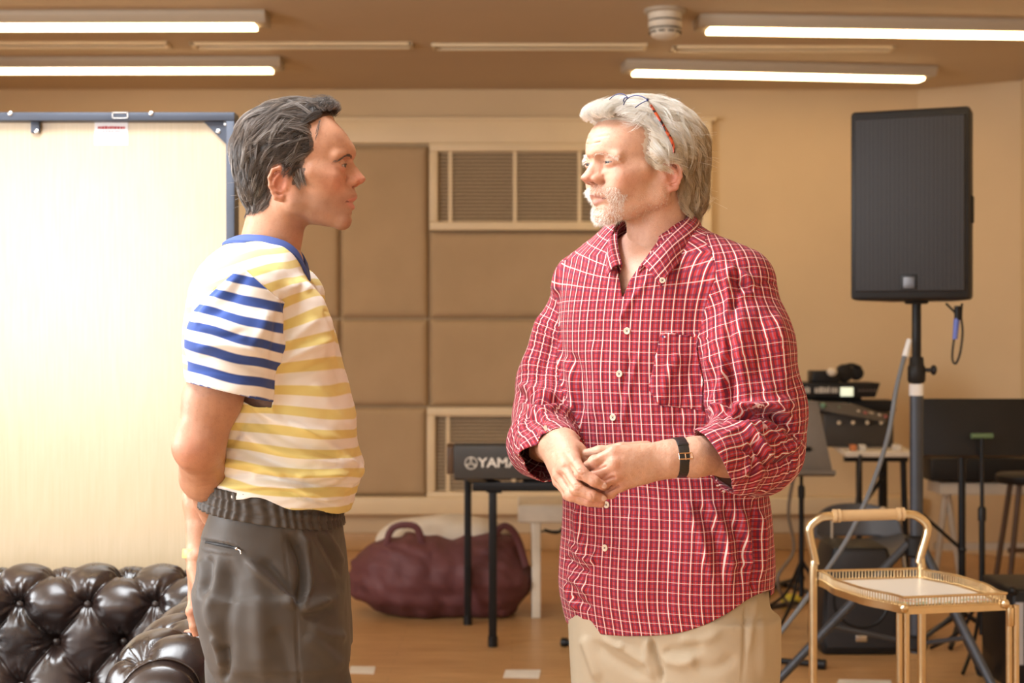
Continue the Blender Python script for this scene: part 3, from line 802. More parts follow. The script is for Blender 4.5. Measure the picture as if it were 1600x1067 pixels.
for (dx, dy) in ((-0.60, -0.12), (0.19, -0.52), (0.34, 0.30)):
    top = Vector((SX+dx*0.06, SY+dy*0.06, hz)); ft = Vector((SX+dx, SY+dy, 0.03)); 
    b = MB(); b.rod(top, ft, 0.0165, 16); lg = b.build('leg', M_greymetal, st)
    b = MB(); b.rod(ft+(top-ft)*0.03, ft-(top-ft)*0.01, 0.021, 16); b.ball(ft+Vector((0, 0, -0.006)), 0.0215, 12); b.build('rubber_foot', M_rubber, lg)
    b = MB(); mid_ = top.lerp(ft, 0.55); s0 = Vector((SX+dx*0.05, SY+dy*0.05, 0.2)); b.rod(s0, mid_, 0.009, 10); b.ball(mid_, 0.014, 10); b.build('brace', M_greymetal, st)
# cable plugged in under the speaker, with a blue connector
def cable(pts, r_, m_, name, lab, n=10): 
    pts = [Vector(p) for p in pts]; b = MB(); b.tube(spline(pts, n), r_, 10)
    lo = min(pts, key=lambda p: p.z)
    return props(b.build(name, m_, loc=(lo.x, lo.y, 0)), lab, 'cable')
YC = 5.85
spc = empty('speaker_cable', P(1497, 470, YC), 'thin black cable looped under the loudspeaker with a blue connector', 'cable')
b = MB(); b.tube(spline([P(1478, 474, YC), P(1484, 480, YC), P(1493, 490, YC), P(1496, 505, YC), P(1490, 535, YC), P(1488, 560, YC), P(1493, 568, YC), P(1500, 552, YC), P(1504, 520, YC), P(1502, 495, YC), P(1503, 474, YC)], 8), 0.0042, 10); b.build('lead', M_rubber, spc)
b = MB(); b.rod(P(1496, 478, YC), P(1496, 500, YC), 0.012, 14); b.build('plug', M_black, spc)
b = MB(); b.rod(P(1495, 498, YC), P(1492, 530, YC), 0.0115, 14, 0.009); b.build('connector', mat('blue_plastic', (0.12, 0.17, 0.55), 0.4), spc)
cb = empty('grey_cable', onfloor(1150, 1090), 'thick grey cable running from the tripod pole down to the floor', 'cable')
pts = [P(1417, 545, 5.84), P(1411, 565, 5.82), P(1400, 610, 5.78), P(1388, 680, 5.72), P(1362, 760, 5.6), P(1325, 840, 5.5), P(1285, 900, 5.4), P(1240, 962, 5.3), P(1205, 1005, 5.25), P(1165, 1050, 5.2), P(1110, 1120, 5.18)]
pts = [Vector(p) for p in pts]; pts[-1].z = 0.012; pts += [pts[-1]+Vector((-0.3, 0.05, 0)), pts[-1]+Vector((-0.6, 0.3, 0))]
b = MB(); b.tube(spline(pts, 10), 0.0085, 12); b.build('lead', mat('cable_grey', (0.16, 0.18, 0.21), 0.45), cb)
b = MB(); b.rod(P(1421, 531, 5.855), P(1414, 558, 5.83), 0.010, 14, 0.013); b.build('white_tape', mat('white_tape', (0.8, 0.8, 0.8), 0.5), cb)

# ================================================================== FLOOR MONITOR SPEAKER AND GREY CHAIR
fs = onfloor(1345, 1024)
flo = empty('floor_speaker', (fs.x, fs.y, 0), 'black plastic loudspeaker standing on the floor behind the gold trolley', 'loudspeaker')
y0 = fs.y
b = MB()
q = [(-0.165, 0.0), (0.165, 0.0), (0.175, 0.05), (0.155, 0.30), (0.12, 0.47), (-0.12, 0.47), (-0.155, 0.30), (-0.175, 0.05)]
b.prism([(fs.x+x_, y0, z_) for x_, z_ in q], (0, 0.30, 0), bev=0.02); b.build('cabinet', M_black, flo)
b = MB(); b.prism([(fs.x+x_*0.9, y0-0.008, 0.03+z_*0.9) for x_, z_ in q], (0, 0.02, 0), bev=0.008); b.build('front_grille', M_grille, flo)
b = MB(); b.box((fs.x, y0-0.012, 0.075), (0.05, 0.006, 0.028), bev=0.002); b.build('badge', M_steel, flo)
b = MB(); b.lathe((fs.x, y0-0.002, 0.24), (0, -1, 0), [(0.125, 0.0), (0.125, 0.008), (0.118, 0.010), (0.11, 0.004)], 40); b.build('woofer_ring', M_blackmetal, flo)

M_shell = mat('chair_shell', (0.085, 0.088, 0.10), 0.42)
cx0, cy0 = (1350-CX)/FPX*7.2, 7.2
ch = empty('grey_chair', (cx0, cy0, 0), 'low grey shell chair behind the gold trolley handle', 'chair')
def grid_mesh(name, fn, nu, nv, m_, parent, thick=0.0):
    V = [fn(i/(nu-1), j/(nv-1)) for i in range(nu) for j in range(nv)]
    Fc = [(i*nv+j, (i+1)*nv+j, (i+1)*nv+j+1, i*nv+j+1) for i in range(nu-1) for j in range(nv-1)]
    me = bpy.data.meshes.new(name); me.from_pydata([tuple(v) for v in V], [], Fc); me.update()
    for p_ in me.polygons: p_.use_smooth = True
    o = link_mesh(name, me, m_, parent)
    if thick:
        md = o.modifiers.new('thickness', 'SOLIDIFY'); md.thickness = thick; md.offset = 0
    return o
def shell_back(u, v):
    a = (u-0.5)*2; x = a*0.21*(1-0.12*v**3); z = 0.42+v*0.15-0.05*abs(a)**4*v
    return Vector((cx0+x, cy0+0.20-0.10*a*a+0.05*v, z))
grid_mesh('backrest', shell_back, 30, 16, M_shell, ch, 0.012)
def shell_seat(u, v):
    a = (u-0.5)*2; b_ = (v-0.5)*2
    k = (1-0.25*abs(b_)**3)
    return Vector((cx0+a*0.21*k, cy0-0.02+b_*0.22, 0.40+0.035*(abs(a)**2.5)-0.03*max(0, -b_)**3))
grid_mesh('seat', shell_seat, 30, 24, M_shell, ch, 0.014)
for (dx, dy) in ((-0.18, -0.17), (0.18, -0.17), (-0.18, 0.2), (0.18, 0.2)):
    b = MB(); b.rod((cx0+dx*0.8, cy0+dy*0.8, 0.40), (cx0+dx, cy0+dy, 0.0), 0.011, 12); b.build('leg', M_steel, ch)
ps = P(1380, 797, 7.0)
b = MB(); b.tube(spline([P(1290, 806, 7.0), P(1330, 800, 7.0), P(1380, 797, 7.0)], 6), 0.007, 10); b.ball(ps, 0.017, 12); b.rod(P(1300, 804, 7.0), P(1300, 1000, 7.0)*1.0, 0.006, 8)
b.build('top_rail', mat('pale_metal', (0.55, 0.47, 0.36), 0.35, metal=0.6), ch)

# ================================================================== KEYBOARD ON ITS STAND
KY = 6.8
kx0 = P(709, 0, KY).x; kz1 = P(0, 692, KY).z; kz0 = P(0, 752, KY).z
kb = empty('keyboard', (kx0+0.65, KY+0.15, kz0), 'black electronic keyboard seen from behind with white lettering', 'keyboard')
M_kb = mat('keyboard_black', (0.045, 0.04, 0.035), 0.45)
b = MB(); KL = 1.30
b.prism([(kx0, KY, kz0+0.01), (kx0, KY, kz1-0.015), (kx0, KY+0.02, kz1), (kx0, KY+0.13, kz1-0.01), (kx0, KY+0.30, kz1-0.07), (kx0, KY+0.31, kz0+0.02), (kx0, KY+0.28, kz0)], (KL, 0, 0), bev=0.006); b.build('body', M_kb, kb)
for xx in (kx0-0.032, kx0+KL):
    b = MB(); b.prism([(xx, KY+0.015, kz0+0.03), (xx, KY+0.01, kz1-0.02), (xx, KY+0.05, kz1-0.004), (xx, KY+0.30, kz1-0.05), (xx, KY+0.31, kz0+0.02)], (0.032, 0, 0), bev=0.005); b.build('end_block', mat('end_block', (0.10, 0.055, 0.03), 0.45), kb)
b = MB()
for k in range(36):
    b.box((kx0+0.04+k*0.0338, KY+0.235, kz1-0.035), (0.031, 0.13, 0.012), bev=0.002)
b.build('white_keys', M_white, kb)
# lettering on the rear
def text_mesh(body, size, name, m_, parent, M, extr=0.0008, bold=0.0):
    cu = bpy.data.curves.new(name, 'FONT'); cu.body = body; cu.size = size; cu.extrude = extr; cu.align_x = 'LEFT'; cu.align_y = 'CENTER'; cu.offset = bold
    tmp = bpy.data.objects.new(name, cu); COL.objects.link(tmp)
    me = bpy.data.meshes.new_from_object(tmp.evaluated_get(bpy.context.evaluated_depsgraph_get()))
    bpy.data.objects.remove(tmp, do_unlink=True); me.transform(M)
    return link_mesh(name, me, m_, parent)
M_letter = mat('white_lettering', (0.75, 0.70, 0.62), 0.5)
zl = P(0, 723.5, KY).z
Mx = Matrix.Translation((P(747, 0, KY).x, KY-0.001, zl)) @ Matrix.Rotation(PI/2, 4, 'X') @ Matrix.Diagonal((1.12, 1, 1, 1))
text_mesh('YAMAHA', 0.058, 'lettering', M_letter, kb, Mx, bold=0.0012)
b = MB(); lp = Vector((P(736, 0, KY).x, KY-0.001, zl))
for k in range(40):
    pass
ring = [lp+Vector((0.026*math.cos(a), 0, 0.026*math.sin(a))) for a in [2*PI*k/32 for k in range(33)]]
b.tube(ring, 0.0022, 6, caps=False)
for k in range(3):
    a = PI/2+2*PI*k/3
    for s_ in (-1, 1):
        b.rod(lp, lp+Vector((0.024*math.cos(a), 0, 0.024*math.sin(a))), 0.003, 8)
        for dd in (0.010, 0.021):
            q0 = lp+Vector((dd*math.cos(a), 0, dd*math.sin(a))); b.rod(q0, q0+Vector((0.006*math.cos(a+s_*PI/2), 0, 0.006*math.sin(a+s_*PI/2))), 0.0022, 8)
b.build('emblem', M_letter, kb)
ks = empty('keyboard_stand', (0.2, 7.0, 0), 'black metal stand holding up the keyboard', 'keyboard stand')
ln, lf = onfloor(770, 1010), onfloor(731, 976)
b = MB(); b.box((ln.x, ln.y, (kz0-0.05)/2+0.01), (0.036, 0.036, kz0-0.07), bev=0.005); b.rod((ln.x, ln.y, 0), (ln.x, ln.y, 0.045), 0.022, 16); b.build('leg', M_blackmetal, ks)
b = MB(); b.box((lf.x, lf.y, (kz0-0.02)/2+0.01), (0.034, 0.034, kz0-0.04), bev=0.005); b.rod((lf.x, lf.y, 0), (lf.x, lf.y, 0.045), 0.021, 16); b.build('leg', M_blackmetal, ks)
for xx in (0.86, 0.95):
    b = MB(); b.box((xx, 6.85 if xx > 0.9 else 7.3, (kz0-0.03)/2), (0.034, 0.034, kz0-0.06), bev=0.005); b.build('leg', M_blackmetal, ks)
b = MB()
b.prism([Vector((ln.x-0.02, ln.y, kz0-0.055)), Vector((lf.x-0.02, lf.y-0.0, kz0-0.035)), Vector((lf.x-0.02, lf.y, kz0-0.005)), Vector((ln.x-0.02, ln.y, kz0-0.005))], (0.06, 0, 0)); 
b.box((0.4, KY+0.03, kz0-0.026), (1.15, 0.03, 0.04), bev=0.004); b.box((0.5, 7.05, kz0-0.03), (0.9, 0.09, 0.05), bev=0.004)
b.build('cross_beam', M_blackmetal, ks)
b = MB(); e0, e1 = onfloor(878, 1010), onfloor(1290, 1046); e0.z = e1.z = 0.02
b.rod(e0, e1, 0.013, 12); b.rod(e0, e0+(e1-e0)*0.02, 0.02, 14); b.rod(e1, e1+(e0-e1)*0.03, 0.022, 14); b.build('floor_bar', M_blackmetal, ks)

# white side table and bits beyond the keyboard
wt = onfloor(838, 966)
wtb = empty('white_side_table', (wt.x+0.2, wt.y+0.2, 0), 'low white side table behind the keyboard stand', 'side table')
M_wt = mat('cream_laminate', (0.70, 0.62, 0.50), 0.4)
z1 = P(0, 786, 7.6).z
b = MB(); b.box((wt.x+0.26, 7.75, z1-0.045), (0.70, 0.45, 0.09), bev=0.012); b.build('table_top', M_wt, wtb)
for (dx, dy) in ((0, 0.02), (0.52, 0.02), (0, 0.4), (0.52, 0.4)):
    b = MB(); b.box((wt.x+dx, wt.y+dy, (z1-0.09)/2), (0.045, 0.045, z1-0.09), bev=0.006); b.build('leg', M_wt, wtb)
b = MB(); p = P(886, 831, 7.55)
b.tube(spline([P(850, 828, 7.55), P(870, 832, 7.55), P(885, 824, 7.55), P(905, 826, 7.55)], 6), 0.008, 8)
b.tube([P(838, 830, 7.58), P(920, 830, 7.58)], 0.004, 8); b.build('under_shelf', M_black, wtb)

# ================================================================== MAROON HOLDALL
bc = onfloor(686, 972); BY = 7.66
bag = empty('holdall_bag', (bc.x, BY, 0), 'big soft maroon holdall bag on the floor behind the keyboard stand legs', 'bag')
m, t = newmat('maroon_canvas', (0.115, 0.036, 0.04), 0.65)
tc = t.n('ShaderNodeTexCoord'); nz = t.n('ShaderNodeTexNoise', Scale=5.0, Detail=4.0); t.l(tc.outputs['Object'], nz.inputs['Vector'])
t.l(t.ramp(nz.outputs['Fac'], [(0.3, (0.095, 0.028, 0.032)), (0.7, (0.14, 0.045, 0.047))]), t.b.inputs['Base Color']); M_maroon = m
def f_bag(p):
    q = p.copy(); 
    w = noise3(p*np.array([3.2, 2, 5.0]), 5, 2)
    d = ell(q, (bc.x+0.0, BY, 0.17), (0.45, 0.26, 0.20))
    d = su(d, ell(q, (bc.x-0.16, BY-0.05, 0.22), (0.24, 0.22, 0.17)), 0.12)
    d = su(d, ell(q, (bc.x+0.25, BY-0.02, 0.21), (0.18, 0.21, 0.19)), 0.10)
    d = d-0.018*w-0.010*np.abs(noise3(p*np.array([7, 4, 3.0])+p[:, 2:3]*4, 9, 2))
    return np.maximum(d, 0.002-p[:, 2]).astype(np.float32)
V, Q = sdf_mesh(f_bag, (bc.x-0.65, BY-0.42, -0.02), (bc.x+0.65, BY+0.42, 0.55), 0.011)
link_mesh('bag_body', np_mesh('bag_body', relax(V, Q, 2), Q), M_maroon, bag)
for pts in ([P(603, 872, 7.5), P(606, 840, 7.48), P(616, 824, 7.47), P(636, 820, 7.47), P(652, 826, 7.48), P(660, 850, 7.5)],
            [P(770, 862, 7.5), P(775, 835, 7.47), P(786, 822, 7.46), P(800, 828, 7.47), P(812, 850, 7.49), P(822, 885, 7.5)]):
    b = MB(); b.tube(spline(pts, 8), 0.017, 10, flat=0.35, up=(0, 1, 0)); b.build('handle', M_maroon, bag)
def f_bl(p):
    d = ell(p, (P(700, 0, 7.72).x, 7.74, 0.38), (0.31, 0.15, 0.105))
    d = su(d, ell(p, (P(622, 0, 7.7).x, 7.66, 0.36), (0.11, 0.11, 0.085)), 0.04)
    return d-0.012*noise3(p*4, 3, 2)
V, Q = sdf_mesh(f_bl, (-0.9, 7.4, 0.2), (0.3, 8.0, 0.58), 0.012)
props(link_mesh('blanket', np_mesh('blanket', V, Q), mat('cream_fleece', (0.62, 0.54, 0.43), 0.9), loc=(-0.3, 7.74, 0.3)), 'cream blanket bundled in the top of the maroon holdall', 'blanket')

# ================================================================== RIGHT BACKGROUND: TABLE WITH AUDIO GEAR
tb = empty('folding_table', (2.3, 9.1, 0), 'white topped folding table with black legs under the mixing gear', 'table')
TT = 0.735
b = MB(); b.prism([(1.98, 9.62, TT-0.03), (1.87, 8.62, TT-0.03), (2.27, 8.62, TT-0.03), (2.36, 9.5, TT-0.03)], (0, 0, 0.03), bev=0.006); b.build('table_top', mat('table_laminate', (0.72, 0.66, 0.57), 0.35), tb)
for (x_, y_, x2, y2) in ((1.97, 8.72, 1.97, 8.72), (2.14, 8.9, 2.14, 8.9), (2.22, 8.72, 2.24, 8.72), (2.28, 9.4, 2.28, 9.4)):
    b = MB(); b.rod((x_, y_, TT-0.03), (x2, y2, 0), 0.018, 12); b.build('leg', M_blackmetal, tb)
b = MB(); b.rod((2.14, 8.8, 0.60), (1.93, 8.74, 0.33), 0.012, 10); b.box((2.06, 8.7, TT-0.045), (0.36, 0.03, 0.03)); b.build('brace', M_blackmetal, tb)
YG = 9.0
def gbox(x0, x1, y0, y1, Y, dep, name, m_, lab, cat, bev=0.006):
    a = P(x0, y0, Y); c_ = P(x1, y1, Y)
    b = MB(); b.box(((a.x+c_.x)/2, Y+dep/2, (a.z+c_.z)/2), (c_.x-a.x, dep, a.z-c_.z), bev=bev)
    return props(b.build(name, m_, loc=((a.x+c_.x)/2, Y+dep/2, c_.z)), lab, cat)
amp = empty('amplifier', (2.1, YG+0.2, TT), 'dark grey amplifier box on the white table, under the sloping mixer', 'amplifier')
a = P(1288, 645, YG); c_ = P(1398, 672, YG)
b = MB(); b.box(((a.x+c_.x)/2, YG+0.2, (a.z+TT)/2), (c_.x-a.x, 0.36, a.z-TT), bev=0.01); b.build('case', mat('warm_dark', (0.05, 0.042, 0.035), 0.5), amp)
for k in range(4): MB().lathe(P(1310+k*22, 660, YG), (0, -1, 0), [(0.014, 0), (0.012, 0.015)], 16).build('knob', M_steel, amp)
rk = empty('rack_unit', (2.2, YG+0.3, a.z), 'black rack unit behind the sloping mixer', 'rack unit')
b = MB(); a2 = P(1330, 626, YG+0.1); c2 = P(1402, 646, YG+0.1); b.box(((a2.x+c2.x)/2, YG+0.25, (a2.z+a.z)/2), (c2.x-a2.x, 0.24, a2.z-a.z), bev=0.006); b.build('case', M_black, rk)
mx = empty('mixing_desk', (2.05, YG+0.05, a.z), 'sloping mixing desk with rows of small knobs', 'mixer')
b = MB(); q0 = P(1268, 627, YG-0.1); q1 = P(1290, 646, YG-0.12); q2 = P(1385, 660, YG-0.12); q3 = P(1385, 648, YG-0.05)
b.prism([q0, P(1276, 640, YG-0.1), q2, q3, P(1330, 630, YG-0.08)], (0, 0.26, 0), bev=0.004); b.build('case', mat('mixer_grey', (0.11, 0.095, 0.08), 0.45), mx)
random.seed(5)
for kind, col in (('knobs', (0.70, 0.60, 0.48)), ('buttons', (0.16, 0.3, 0.2)), ('faders', (0.35, 0.1, 0.09))):
    for k in range(16 if kind == 'knobs' else 9):
        f_ = random.random(); p0 = q0.lerp(q3, f_)+Vector((0, random.random()*0.2-0.02, 0.0)); 
        MB().ball(p0+Vector((0, -0.012, -0.012)), 0.012 if f_ > 0.3 else 0.017, 10).build(kind[:-1], mat('mixer_'+kind, col, 0.4), mx)
ck = empty('control_keyboard', (2.0, YG, 1.03), 'black control unit with pale labels topmost on the mixing gear', 'audio unit')
a = P(1240, 598, YG); c_ = P(1375, 621, YG)
b = MB(); b.prism([a, P(1250, 621, YG), P(1368, 621, YG), P(1376, 598, YG)], (0, 0.3, 0), bev=0.006); b.build('case', M_black, ck)
for (x0, x1) in ((1252, 1266), (1273, 1281), (1283, 1296), (1299, 1308)):
    xx = x0; b = MB()
    while xx < x1:
        c, s = bx(xx, xx+2.4, 604+random.random()*2, 614, YG, 0.004); b.box(c, s); xx += 3.6
    b.build('pale_label', mat('pale_print', (0.6, 0.56, 0.5), 0.5), ck, smooth=False)
c, s = bx(1313, 1333, 605, 619, YG, 0.006)
MB().box(c, s, bev=0.001).build('display', emit('lit_display', (0.75, 0.85, 0.55), 0.75), ck)
for k in range(5): MB().lathe(P(1343+k*6, 610, YG), (0, -1, 0), [(0.007, 0), (0.006, 0.012)], 12).build('knob', mat('dark_knob', (0.12, 0.09, 0.08), 0.4), ck)
MB().box((P(1312, 0, YG).x, YG+0.25, (P(0, 621, YG).z+P(0, 645, YG).z)/2), (0.34, 0.12, 0.09)).build('riser', M_black, ck)
zt2 = P(0, 598, YG).z
hp_ = empty('headphones', (P(1328, 0, YG).x, YG+0.1, zt2), 'black headphones lying on top of the control unit', 'headphones')
b = MB(); p = P(1320, 583, YG+0.1); p2 = P(1340, 583, YG+0.1)
b.lathe(p+Vector((0, 0.04, 0)), (0, -1, 0), [(0.05, 0), (0.055, 0.02), (0.05, 0.05), (0.03, 0.055)], 24); b.build('ear_cup', M_black, hp_); b = MB(); b.lathe(p2+Vector((0, 0.06, 0)), (0, -1, 0), [(0.04, 0), (0.045, 0.02), (0.04, 0.05), (0.025, 0.055)], 24); b.build('ear_cup', M_black, hp_)
b = MB(); b.tube(spline([p+Vector((0, 0, 0.03)), P(1322, 572, YG+0.1), P(1332, 570, YG+0.1), P(1345, 575, YG+0.1)], 6), 0.012, 10); b.build('headband', M_black, hp_)
tr2 = empty('small_tray', (P(1292, 0, YG).x, YG+0.1, zt2), 'dark tray of small items beside the headphones', 'tray')
b = MB(); b.box((P(1293, 0, YG).x, YG+0.12, zt2+0.035), (0.16, 0.16, 0.07), bev=0.008); b.build('tray', M_black, tr2)
props(MB().ball(P(1300, 581, YG), (0.032, 0.032, 0.026), 16).build('cream_bowl', M_wt, loc=P(1300, 587, YG)), 'small round cream pot beside the headphones', 'pot')
for i, (px, w_, col, lab) in enumerate(((1334, 8, (0.6, 0.2, 0.07), 'small orange box lying on the white table'), (1348, 10, (0.62, 0.6, 0.55), 'small pale box lying on the white table right of the orange one'), (1402, 12, (0.66, 0.6, 0.52), 'small pale box at the right end of the white table'))):
    o = MB().box((P(px, 0, 8.7).x, 8.72, TT+0.018), (w_/275, 0.06, 0.034), bev=0.004).build('small_box', mat('box_%d' % i, col, 0.5), loc=(P(px, 0, 8.7).x, 8.72, TT))
    props(o, lab, 'box')

# grey music stand beside the checked shirt
def music_stand(name, x, y, zl_, w0, w1, h, tilt, m_, lab, back=False, hole=False):
    s = empty(name, (x, y, 0), lab, 'music stand')
    R = Matrix.Rotation(tilt, 3, 'X'); c = Vector((x, y, zl_))
    b = MB(); pts = [c+R @ Vector(q) for q in ((-w0/2, 0, 0), (w0/2, 0, 0), (w1/2, 0, h), (-w1/2, 0, h))]
    b.prism(pts, R @ Vector((0, 0.006, 0)), bev=0.0015); b.build('desk', m_, s)
    b = MB(); d_ = 1 if back else -1
    b.box(c+R @ Vector((0, d_*0.025, 0.002)), (w0, 0.055, 0.004), rot=R); b.box(c+R @ Vector((0, d_*0.05, 0.01)), (w0, 0.004, 0.02), rot=R); b.build('ledge', m_, s)
    zc_ = zl_+h*0.35
    yb = y+(0.03 if not back else -0.03)
    b = MB(); b.rod((x, yb, 0.25), (x, yb, zc_), 0.0085, 14); b.build('upper_pole', M_blackmetal, s)
    b = MB(); b.rod((x, yb, 0.12), (x, yb, 0.62), 0.0125, 14); b.lathe((x, yb, 0.60), (0, 0, 1), [(0.017, 0), (0.017, 0.05), (0.012, 0.06)], 16); b.build('lower_pole', M_blackmetal, s)
    b = MB(); b.rod((x-0.045, yb, zc_), (x+0.045, yb, zc_), 0.012, 14); b.build('tilt_joint', mat('green_grey', (0.12, 0.2, 0.1), 0.4) if back else M_blackmetal, s)
    for k in range(3):
        a_ = PI/2+0.5+2*PI*k/3; b = MB(); b.tube(spline([(x, yb, 0.30), (x+0.12*math.cos(a_), yb+0.12*math.sin(a_), 0.12), (x+0.30*math.cos(a_), yb+0.30*math.sin(a_), 0.012)], 6), 0.008, 10); b.build('leg', M_blackmetal, s)
    return s
p = P(1254, 744, 7.4)
music_stand('music_stand', p.x, 7.4, p.z, 0.30, 0.18, 0.37, -0.25, mat('stand_grey', (0.20, 0.175, 0.15), 0.5), 'grey music stand just right of the checked shirt sleeve')
p = P(1531, 712, 6.5)
music_stand('music_stand', p.x, 6.5, p.z, 0.50, 0.48, 0.245, -0.2, M_black, 'wide black music stand at the right edge, right of the tripod pole', back=True)
p = P(1503, 0, 6.9)
ms = empty('microphone_stand', (p.x, 6.9, 0), 'black microphone stand pole behind the wide black music stand', 'microphone stand')
b = MB(); b.rod((p.x, 6.9, 0.05), (p.x, 6.9, 0.9), 0.016, 14); b.build('pole', M_blackmetal, ms)
b = MB(); b.rod((p.x-0.24, 6.80, 0.62), (p.x, 6.9, 0.42), 0.008, 10); b.ball((p.x, 6.9, 0.42), 0.02, 10); b.build('boom_arm', M_blackmetal, ms)
for k in range(3):
    a_ = 0.0+2*PI*k/3; b = MB(); b.rod((p.x, 6.9, 0.14), (p.x+0.2*math.cos(a_), 6.9+0.2*math.sin(a_), 0.012), 0.012, 10); b.build('leg', M_blackmetal, ms)

# far right: stage piano on white trestle, stool, flight case
pn = empty('stage_piano', (2.55, 8.75, 0.55), 'black stage piano behind the wide music stand', 'piano')
a = P(1455, 716, 8.6); c_ = P(1640, 752, 8.6)
b = MB(); b.box(((a.x+c_.x)/2, 8.75, (a.z+c_.z)/2), (c_.x-a.x, 0.3, a.z-c_.z), bev=0.01); b.build('body', M_black, pn)
b = MB(); b.box((P(1540, 0, 8.6).x, 8.68, a.z+0.012), (0.3, 0.1, 0.012)); b.build('keys', M_white, pn)
ttl = empty('white_trestle', (2.5, 8.8, 0), 'white trestle under the black piano at the right', 'trestle')
M_tre = mat('trestle_white', (0.62, 0.55, 0.45), 0.5)
b = MB(); b.box((P(1570, 0, 8.7).x, 8.8, P(0, 764, 8.65).z), (0.75, 0.28, 0.07), bev=0.006); b.build('top_rail', M_tre, ttl)
b = MB(); b.box((P(1560, 0, 8.7).x, 8.9, 0.17), (0.62, 0.04, 0.04)); b.build('low_rail', M_tre, ttl)
for (x0, x1) in ((1478, 1500), (1480, 1462), (1640, 1650)):
    q0_ = P(x0, 755, 8.85); q1_ = P(x1, 0, 8.9); q1_.z = 0
    b = MB(); b.rod(q0_, q1_, 0.02, 10, 0.016); b.build('leg', M_tre, ttl)
sl_ = onfloor(1590, 935)
stl = empty('wooden_stool', (sl_.x, sl_.y, 0), 'dark wooden stool at the right edge of the frame', 'stool')
M_st = mat('stool_wood', (0.085, 0.045, 0.025), 0.4)
b = MB(); b.lathe((sl_.x+0.1, sl_.y+0.1, 0.60), (0, 0, 1), [(0.17, 0), (0.18, 0.015), (0.18, 0.04), (0.165, 0.05)], 32); b.build('seat', M_black, stl)
for (dx, dy) in ((-0.05, 0), (0.22, 0), (-0.05, 0.24), (0.22, 0.24)):
    b = MB(); b.rod((sl_.x+0.1+(dx-0.085)*0.6, sl_.y+0.1+(dy-0.12)*0.6, 0.60), (sl_.x+dx, sl_.y+dy, 0), 0.015, 12); b.build('leg', M_st, stl)
b = MB(); b.box((sl_.x+0.085, sl_.y+0.03, 0.25), (0.25, 0.02, 0.025)); b.build('rung', M_st, stl)
fc = onfloor(1600, 1024)
fcx = P(1573, 0, 5.9).x+0.03
case = empty('flight_case', (fcx+0.2, 6.1, 0), 'black equipment case on the floor at the right edge', 'case')
b = MB(); b.box((fcx+0.2, 6.12, 0.2), (0.40, 0.4, 0.40), bev=0.015); b.build('box', M_black, case)
b = MB(); b.box((fcx+0.024, 5.915, 0.23), (0.03, 0.004, 0.24)); b.build('label_strip', mat('label_grey', (0.4, 0.4, 0.42), 0.5), case)
for sx_ in (0.0, 0.40):
    for sz_ in (0.0, 0.40): MB().ball((fcx+sx_, 5.92, sz_*0.94+0.018), 0.018, 10).build('corner', M_blackmetal, case)
# cables and clutter on the floor by the stands
M_cab = mat('cable_black', (0.03, 0.028, 0.028), 0.5)
random.seed(11)
labs = ['black cable coiled loosely on the floor just right of the cream trousers', 'black cable hanging off the folding table down to the floor', 'grey brown cable looping down behind the music stand', 'black cable curling on the floor under the grey chair']
cable([P(1240, 745, 7.8), P(1232, 800, 7.8), P(1240, 860, 7.7), P(1215, 905, 7.6), onfloor(1240, 950), onfloor(1290, 945), onfloor(1270, 965)], 0.009, mat('cable_taupe', (0.22, 0.18, 0.15), 0.5), 'audio_cable', labs[2])
cable([(1.95, 8.6, 0.72), (1.9, 8.5, 0.4), (1.8, 8.4, 0.05), (1.95, 8.15, 0.012), (2.1, 8.0, 0.012)], 0.009, M_cab, 'audio_cable', labs[1])
cable([onfloor(1198, 935)+Vector((0, 0, 0.012)), onfloor(1215, 915)+Vector((0, 0, 0.012)), onfloor(1270, 935)+Vector((0, 0, 0.012)), onfloor(1195, 958)+Vector((0, 0, 0.03)), onfloor(1200, 930)+Vector((0, 0, 0.03)), onfloor(1255, 905)+Vector((0, 0, 0.012))], 0.014, M_cab, 'audio_cable', labs[0])
cable([onfloor(1290, 930)+Vector((0, 0, 0.012)), onfloor(1330, 925)+Vector((0, 0, 0.012)), onfloor(1400, 935)+Vector((0, 0, 0.012)), onfloor(1470, 915)+Vector((0, 0, 0.012)), onfloor(1560, 930)+Vector((0, 0, 0.012))], 0.012, M_cab, 'audio_cable', labs[3])
yl = onfloor(1236, 946)
props(MB().ball((yl.x, yl.y, 0.032), (0.055, 0.04, 0.03), 16).build('yellow_cloth', mat('yellow_cloth', (0.62, 0.5, 0.05), 0.8), loc=(yl.x, yl.y, 0)), 'small crumpled yellow cloth on the floor by the music stand', 'cloth')
pw = onfloor(1305, 908)
pb = MB(); pb.box((pw.x, pw.y, 0.04), (0.28, 0.12, 0.08), bev=0.015)
props(pb.build('power_strip', M_black, loc=(pw.x, pw.y, 0)), 'black power box on the floor between the music stand and the floor speaker', 'power box')
